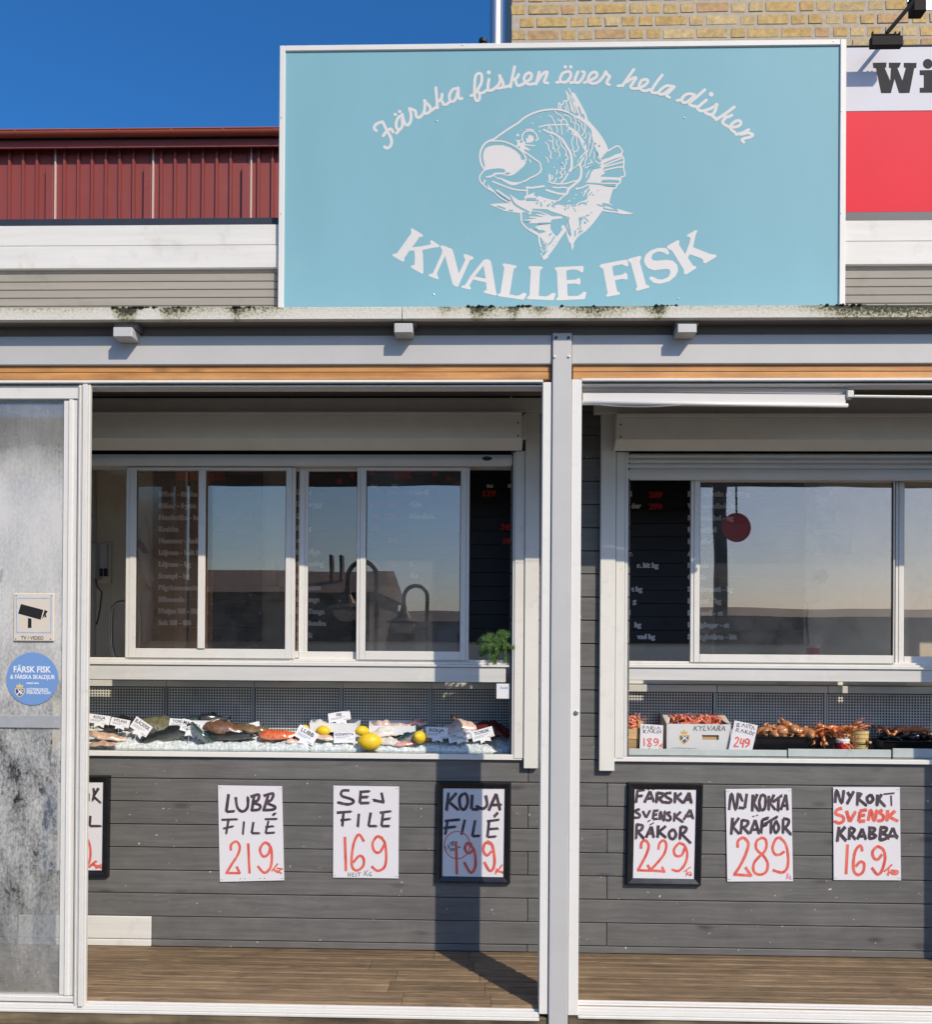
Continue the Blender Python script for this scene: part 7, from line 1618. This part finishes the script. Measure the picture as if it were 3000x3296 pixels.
a, b_ = P(304, 1866, 1.1700), P(304, 2110, 1.1700); MB().tube([a, b_], .009, 8).build('pipe', 'cable_grey', pp)
cb = [P(u, v, 1.1400) for u, v in ((308, 1862), (314, 1890), (328, 1905), (322, 1960), (315, 1995), (310, 2010))]; MB().tube(catmull3(cb) if False else cb, .004, 6).build('cable', 'rubber', pp)
up = [P(u, v, 1.1800) for u, v in ((306, 1500), (307, 1620), (306, 1752))]; MB().tube(up, .010, 8).build('pipe', 'cable_grey', pp)
cable = thing('cable_bundle', P(294, 1740, 1.1400), 'coiled pale cable hanging above the electrical box', 'cable')
MB().tube([P(294+14*math.cos(a*.5), 1700+44*math.sin(a*.5), 1.1400) for a in range(26)], .005, 6).build('coil', 'cable_grey', cable)
# hand truck handle
ht = thing('hand_truck', P(395, 2110, 0.98), 'bent steel tube handle of a trolley behind the left window', 'trolley')
pts = [P(u, v, 0.98) for u, v in ((384, 2125), (366, 2110), (358, 2075), (358, 1990), (362, 1955), (380, 1939), (402, 1936), (430, 1942), (446, 1958), (452, 1990), (450, 2125))]
MB().tube(pts, .009, 10).build('handle', 'steel', ht, smooth=True)
# work coats hanging
mat('coat_white', (.55, .55, .56), .8, .06, 10, bump=.3, bscale=25); mat('coat_navy', (.03, .04, .10), .8, .1, 10)
def coat(label, pts, Y, m_):
    t = thing('work_coat', P(sum(p[0] for p in pts)/len(pts), max(p[1] for p in pts), Y), label, 'coat', 'coats on the inner wall')
    c = (sum(p[0] for p in pts)/len(pts), sum(p[1] for p in pts)/len(pts)); mb = MB(); n = len(pts); y3 = []
    rings = [(1.0, 0), (.85, -.04), (.45, -.065)]
    for s_, o in rings:
        for k, p in enumerate(pts): q = P(c[0]+(p[0]-c[0])*s_, c[1]+(p[1]-c[1])*s_, Y); mb.v.append((q.x, Y+o+.012*math.sin(k*2.1), q.z))
    for r_ in range(2): mb.add([(r_*n+k, r_*n+(k+1) % n, (r_+1)*n+(k+1) % n, (r_+1)*n+k) for k in range(n)])
    mb.add([tuple(2*n+k for k in range(n))]); mb.add([tuple(range(n))[::-1]]); mb.build('cloth', m_, t, smooth=True); return t
coat('white hooded work coat hanging behind the left window', [(456, 1680), (468, 1650), (482, 1690), (488, 1780), (494, 1860), (490, 1900), (478, 1880), (470, 1868), (452, 1868), (440, 1840), (438, 1760)], 1.2400, 'coat_white')
coat('lower pale apron hanging below the white work coat', [(462, 1890), (476, 1868), (494, 1900), (496, 1960), (486, 2060), (470, 2080), (456, 2040), (452, 1950)], 1.2700, 'coat_white')
coat('navy collar garment tucked behind the white work coat', [(440, 1745), (455, 1730), (470, 1745), (480, 1780), (472, 1790), (456, 1755), (442, 1765)], 1.2100, 'coat_navy')
# wall socket box with a conduit by the SKALDJUR board
q = rect(849, 1886, 900, 1930, BACK-.1); sk = thing('socket_box', ((q[0]+q[1])/2, BACK-.1, q[2]), 'pale socket box on a short conduit right of the SKALDJUR board', 'socket')
MB().box(q[0], q[1], BACK-.1, BACK-.001, q[2], q[3], .006).build('housing', 'box_grey', sk); q2 = rect(866, 1800, 888, 1885, BACK-.06); MB().box(q2[0], q2[1], BACK-.06, BACK-.001, q2[2], q2[3], .003).build('trunking', 'cable_grey', sk)
# ceiling fluorescent batten seen at the upper left, unlit
q = rect(300, 1500, 400, 1530, 1.0400); cl_ = thing('ceiling_batten', ((q[0]+q[1])/2, 1.0400, q[2]), 'unlit metal light batten under the shop ceiling at the left', 'light')
MB().box(q[0], q[1], 0.95, 1.2900, q[2]+.05, q[3]+.03, .004).build('body', 'slat_grey', cl_)
# notices, thermostat and lamp on the back wall at the right
mat('notice_photo', (.20, .26, .32), .6, .6, 14, col2=(.62, .60, .55))
for u0, v0, u1, v1, l in ((2623, 1640, 2688, 1704, 'upper photo notice pinned to the wall behind the right window'), (2622, 1720, 2742, 1784, 'lower photo notice pinned to the wall behind the right window')):
    q = rect(u0, v0, u1, v1, BACK-.004); t = thing('wall_notice', ((q[0]+q[1])/2, BACK-.004, q[2]), l, 'notice')
    MB().box(q[0], q[1], BACK-.006, BACK-.001, q[2], q[3], .0005).build('sheet', 'notice_photo', t)
q = rect(2622, 1832, 2664, 1874, BACK-.04); t = thing('thermostat', ((q[0]+q[1])/2, BACK-.04, q[2]), 'square dial thermostat on the wall behind the right window', 'thermostat')
MB().box(q[0], q[1], BACK-.04, BACK-.001, q[2], q[3], .004).build('plate', 'box_grey', t); MB().lathe([(.034, 0), (.034, -.015), (.028, -.02)], ((q[0]+q[1])/2, BACK-.041, (q[2]+q[3])/2), 18, 'y').build('dial', 'rubber', t)
q = rect(2592, 1890, 2642, 1936, BACK-.06); t = thing('junction_box', ((q[0]+q[1])/2, BACK-.06, q[2]), 'pale junction box below the thermostat', 'junction box')
MB().box(q[0], q[1], BACK-.06, BACK-.001, q[2], q[3], .006).build('housing', 'box_grey', t)
cpt = [P(u, v, BACK-.03) for u, v in ((2600, 1940), (2596, 2000), (2600, 2050), (2606, 2100))]; MB().tube(cpt, .006, 6).build('cable', 'rubber', t)
q = rect(2634, 1555, 2688, 1606, BACK-.08); t = thing('wall_lamp', ((q[0]+q[1])/2, BACK-.08, q[2]), 'round pale lamp bowl on the wall behind the right window', 'lamp')
MB().lathe([(.055, 0), (.05, -.03), (.03, -.045)], ((q[0]+q[1])/2, BACK-.002, (q[2]+q[3])/2), 20, 'y').build('bowl', 'tub_white', t)
q = rect(2592, 1545, 2618, 1890, BACK-.02); t = thing('cable_trunking', ((q[0]+q[1])/2, BACK-.02, q[2]), 'vertical white cable trunking right of the salads menu board', 'trunking')
MB().box(q[0], q[1], BACK-.02, BACK-.001, q[2], q[3], .002).build('duct', 'box_grey', t)

# ------------------------------------------------------------------ dill bunch on the left ledge
mat('dill', (.07, .155, .032), .6, .35, 60)
dl = thing('dill_bunch', P(1600, 2128, .64), 'bunch of fresh green dill hanging over the left ledge corner', 'herb')
def frond(mb, p0, d, L_, n):
    p = Vector(p0); d = Vector(d).normalized(); pts = [p.copy()]
    for k in range(6): d = (d+Vector((0, -.04, -.20))).normalized(); p = p+d*L_/6; pts.append(p.copy())
    mb.tube(pts, [.0012]*7, 4)
    for k in range(n):
        i = rnd.randint(1, 5); q = pts[i].lerp(pts[i+1], rnd.random()); s = Vector((rnd.uniform(-1, 1), rnd.uniform(-.6, .3), rnd.uniform(-1, .7))).normalized()
        l = rnd.uniform(.008, .022); e = q+s*l; w = s.cross(Vector((0, 1, 0))).normalized()*.0009
        b0 = len(mb.v); mb.v += [tuple(q-w), tuple(q+w), tuple(e)]; mb.add([(b0, b0+1, b0+2)])
for k in range(30):
    mb = MB(); o = P(1585+rnd.uniform(0, 45), 2060+rnd.uniform(-25, 50), .62+rnd.uniform(-.02, .03)); frond(mb, o, (rnd.uniform(-.8, .5), rnd.uniform(-.4, .1), rnd.uniform(-.5, .7)), rnd.uniform(.05, .11), 300); mb.build('frond', 'dill', dl)
# ------------------------------------------------------------------ roller blind under the right header
rb_ = thing('roller_blind', P(2300, 1300, .04), 'white roller blind rolled up under the header of the right opening', 'blind')
BY = .034
mat('blind_cloth', (.66, .63, .61), .7, .02, 10)
A0, A1, B0, B1 = P(1876, 1264, BY), P(2722, 1271, BY), P(1876, 1293, BY), P(2722, 1302, BY)
mb = MB(); mb.v = [tuple(v) for v in (A0, A1, B1, B0)]+[(v.x, v.y+.002, v.z) for v in (A0, A1, B1, B0)]; mb.add([(0, 1, 2, 3), (7, 6, 5, 4), (0, 4, 5, 1), (1, 5, 6, 2), (2, 6, 7, 3), (3, 7, 4, 0)]); mb.build('cloth', 'blind_cloth', rb_)
a, b_ = P(1874, 1297, BY-.004), P(2728, 1306, BY-.004); MB().tube([a, b_], .0085, 10).build('bottom_bar', 'bright_metal', rb_, smooth=True)
a, b_ = P(1874, 1254, BY+.02), P(2722, 1262, BY+.02); MB().tube([a, b_], .016, 12).build('roller', 'blind_cloth', rb_, smooth=True)
q = rect(2724, 1258, 2746, 1282, BY); MB().box(q[0], q[1], BY-.01, BY+.03, q[2], q[3], .003).build('end_bracket', 'slat_grey', rb_)
a, b_ = P(2748, 1276, BY+.01), P(3400, 1283, BY+.01); MB().tube([a, b_], .006, 8).build('guide_bar', 'slat_grey', rb_)
cc = MB()
for k in range(46):
    u = 1935+k*5.6; v = 1303+7*math.sin(math.pi*k/45)**.7; p = P(u, v, BY-.012); r = .0021
    cc.lathe([(.0002, -r), (r*.8, -r*.5), (r, 0), (r*.8, r*.5), (.0002, r)], p, 6)
cc.build('bead_chain', 'bright_metal', rb_, kind='stuff')

# ------------------------------------------------------------------ goods on the worktops inside
mat('goods_brown', (.32, .16, .06), .6, .3, 30); mat('goods_teal', (.10, .38, .33), .5, .1, 20)
for u0, u1, m_, l in ((330, 412, 'goods_brown', 'brown bag on the worktop behind the left strip'), (470, 618, 'crate_wood', 'long brown wooden board on the worktop behind the left strip'), (655, 728, 'goods_teal', 'teal box on the worktop behind the left strip'), (415, 468, 'tub_white', 'white tub lying on the worktop behind the left strip')):
    p0, p1 = px(u0, .90, 2180), px(u1, .90, 2180); t = thing('worktop_item', ((p0+p1)/2, .92, ZS1+.023), l, 'item'); MB().box(p0, p1, .89, .96, ZS1+.0225, ZS1+.05, .006).build('body', m_, t)
# ------------------------------------------------------------------ the square behind the viewer: it is mirrored in the windows
def mir(u, v, d):
    """point at y = -d whose mirror image in the window plane is seen at pixel (u, v)"""
    p = P(u, v, 1.264+d); return Vector((p.x, -d, p.z))
mat('far_wall', (.42, .40, .37), .8, .1, 1); mat('far_dark', (.05, .05, .055), .8, .2, 1); mat('far_red', (.30, .07, .045), .8, .15, 2); mat('far_glass', (.05, .06, .08), .1, .2, 1); mat('far_roof', (.045, .045, .05), .8, .2, 1); mat('far_tree', (.05, .06, .03), .9, .4, 2)
def far_house(label, u0, u1, vtop, vridge, d, depth, wallm, gable=True):
    a, b_ = mir(u0, vtop, d), mir(u1, vtop, d); zr = mir((u0+u1)/2, vridge, d).z
    t = thing('far_building', ((a.x+b_.x)/2, -d-depth/2, 0), label, 'building', 'buildings across the square')
    zt_ = (a.z+b_.z)/2
    MB().box(a.x, b_.x, -d-depth, -d, 0, zt_).build('wall', wallm, t)
    if gable: MB().prism([(a.x-.3, zt_+.002), (b_.x+.3, zt_+.002), ((a.x+b_.x)/2, zr)], 'y', -d-depth-.3, -d+.3).build('roof', 'far_roof', t)
    else: MB().prism([(-d+.3, zt_+.002), (-d-depth/2, zr), (-d-depth-.3, zt_+.002)], 'x', a.x-.3, b_.x+.3).build('roof', 'far_roof', t)
    n = max(2, int((b_.x-a.x)/2.4)); w = (b_.x-a.x)/n
    for k in range(n):
        x = a.x+w*(k+.5); wd = MB().box(x-.5, x+.5, -d+.005, -d+.03, min(1.2, zt_*.3), min(2.4, zt_*.8)).build('window', 'far_glass', t)
    return t
far_house('dark roofed building across the square, mirrored left of the hooked lamps', 560, 1190, 1905, 1800, 24, 9, 'far_dark', False)
far_house('low dark building across the square mirrored below the hooked lamps', 1190, 1620, 2000, 1955, 30, 8, 'far_wall', False)
far_house('long low building across the square mirrored in the right window', 1900, 3500, 1985, 1945, 38, 10, 'far_dark', False)
far_house('building across the square mirrored in the left sash', 380, 560, 1960, 1890, 34, 8, 'far_wall', True)
# chimneys and a stair of dormers on the dark roof
t = thing('roof_chimneys', mir(1060, 1800, 26), 'two stub chimneys on the dark roof mirrored behind the narrow sash', 'chimney')
for u in (1065, 1096):
    a, b_ = mir(u-4, 1812, 26), mir(u+4, 1785, 26); MB().box(a.x, b_.x, -26.4, -25.9, a.z-.6, b_.z, .02).build('chimney', 'far_dark', t)
# two hooked lamps
mat('lamp_iron', (.02, .02, .022), .5, .2, 10); mat('lamp_bowl', (.6, .6, .58), .2, .05, 10)
def hook_lamp(label, us, d):
    """us: pole foot x, top of hook, lamp x (mirrored pixels)"""
    upole, ytop, ulamp, ylamp = us
    t = thing('hooked_lamp', (mir(upole, 2000, d).x, -d, 0), label, 'street lamp', 'hooked lamps on the square')
    pole = mir(upole, ytop+45, d); lampp = mir(ulamp, ylamp, d); zt_ = mir((upole+ulamp)/2, ytop, d).z
    xm = (pole.x+lampp.x)/2; rx = (pole.x-lampp.x)/2; pts = [(pole.x, -d, 0.0), (pole.x, -d, pole.z*.5), (pole.x, -d, zt_-abs(rx))]
    for k in range(1, 12): a = math.pi*k/12; pts.append((xm+rx*math.cos(a), -d, zt_-abs(rx)+abs(rx)*math.sin(a)))
    pts.append((lampp.x, -d, zt_-abs(rx))); pts.append((lampp.x, -d, lampp.z+.12))
    MB().tube(pts, .055, 8).build('pole', 'lamp_iron', t, smooth=True)
    MB().lathe([(.06, .50), (.10, .30), (.22, .10), (.48, 0), (.48, -.03)], (lampp.x, -d, lampp.z), 16).build('shade', 'lamp_iron', t)
    MB().lathe([(.34, -.035), (.30, -.20), (.16, -.30), (.02, -.33)], (lampp.x, -d, lampp.z), 16).build('bowl', 'lamp_bowl', t, smooth=True)
    return t
hook_lamp('black hooked street lamp mirrored in the middle of the left window', (1376, 1886, 1298, 2000), 18)
hook_lamp('black hooked street lamp mirrored behind the narrow sash', (1212, 1806, 1116, 1955), 15)
# open market canopy across the square; its posts and dark edge are mirrored in both windows
t = thing('market_canopy', (0, -14, 0), 'dark flat roofed market canopy on posts across the square, mirrored along the window tops', 'canopy')
zc0 = mir(1500, 1566, 15).z; xa, xb = mir(-900, 1600, 14).x, mir(4200, 1600, 14).x
MB().box(xa, xb, -15, -13, zc0, zc0+.75).build('roof', 'far_dark', t)
for u0, u1, d in ((525, 556, 14), (2300, 2338, 14), (-300, -268, 14), (3500, 3532, 14)):
    a0, a1 = mir(u0, 1700, d), mir(u1, 1700, d); MB().box(a0.x, a1.x, -d-.09, -d+.09, 0, zc0-.001, .01).build('post', 'lamp_iron', t)
# round red lantern sign hanging by the post, mirrored in the right window
t = thing('round_sign', mir(2372, 1640, 12.9), 'round red disc sign hanging from the market canopy, mirrored in the right window', 'sign')
c = mir(2372, 1697, 12.9); mr_, nt_, N_r, L_r, br_ = newmat('round_red'); br_.inputs['Base Color'].default_value = (.75, .06, .05, 1); tl_ = N_r.new('ShaderNodeBsdfTranslucent'); tl_.inputs[0].default_value = (.9, .10, .09, 1); mx_ = N_r.new('ShaderNodeMixShader'); mx_.inputs[0].default_value = .75; L_r.new(br_.outputs[0], mx_.inputs[1]); L_r.new(tl_.outputs[0], mx_.inputs[2]); L_r.new(mx_.outputs[0], N_r['Material Output'].inputs[0])
MB().lathe([(.29, .004), (.29, -.004)], (c.x, -12.9, c.z), 28, 'y').build('disc', 'round_red', t); MB().tube([(c.x, -12.9, c.z+.27), (c.x, -12.98, zc0+.05)], .02, 6).build('hanger', 'lamp_iron', t)
# ------------------------------------------------------------------ print and fixings belong to the piece they sit on
NEST = {'lettering': ('sheet', 'card', 'plate', 'disc', 'front_side', 'cup'), 'pictogram': ('plate',), 'crest': ('disc', 'front_side'), 'small_print': ('card',), 'script_lettering': ('panel',), 'block_lettering': ('panel',), 'fish_emblem': ('panel',),
        'letter': ('panel',), 'letter_dot': ('panel',), 'screw': ('box_cover', 'panel'), 'badge': ('slat',), 'gutter_bracket': ('gutter',), 'gutter_lip': ('gutter',), 'label': ('cup',), 'staple': ('sheet',), 'bracket_bolt': ('bracket',), 'lock_cylinder': ('jamb',)}
for o in list(bpy.data.objects):
    if o.parent is None or o.parent.parent is not None: continue
    b_ = o.name.split('.')[0]
    if b_ not in NEST: continue
    for want in NEST[b_]:
        c = [q for q in o.parent.children if q.name.split('.')[0] == want]
        if c:
            attach(o, c[0]); break
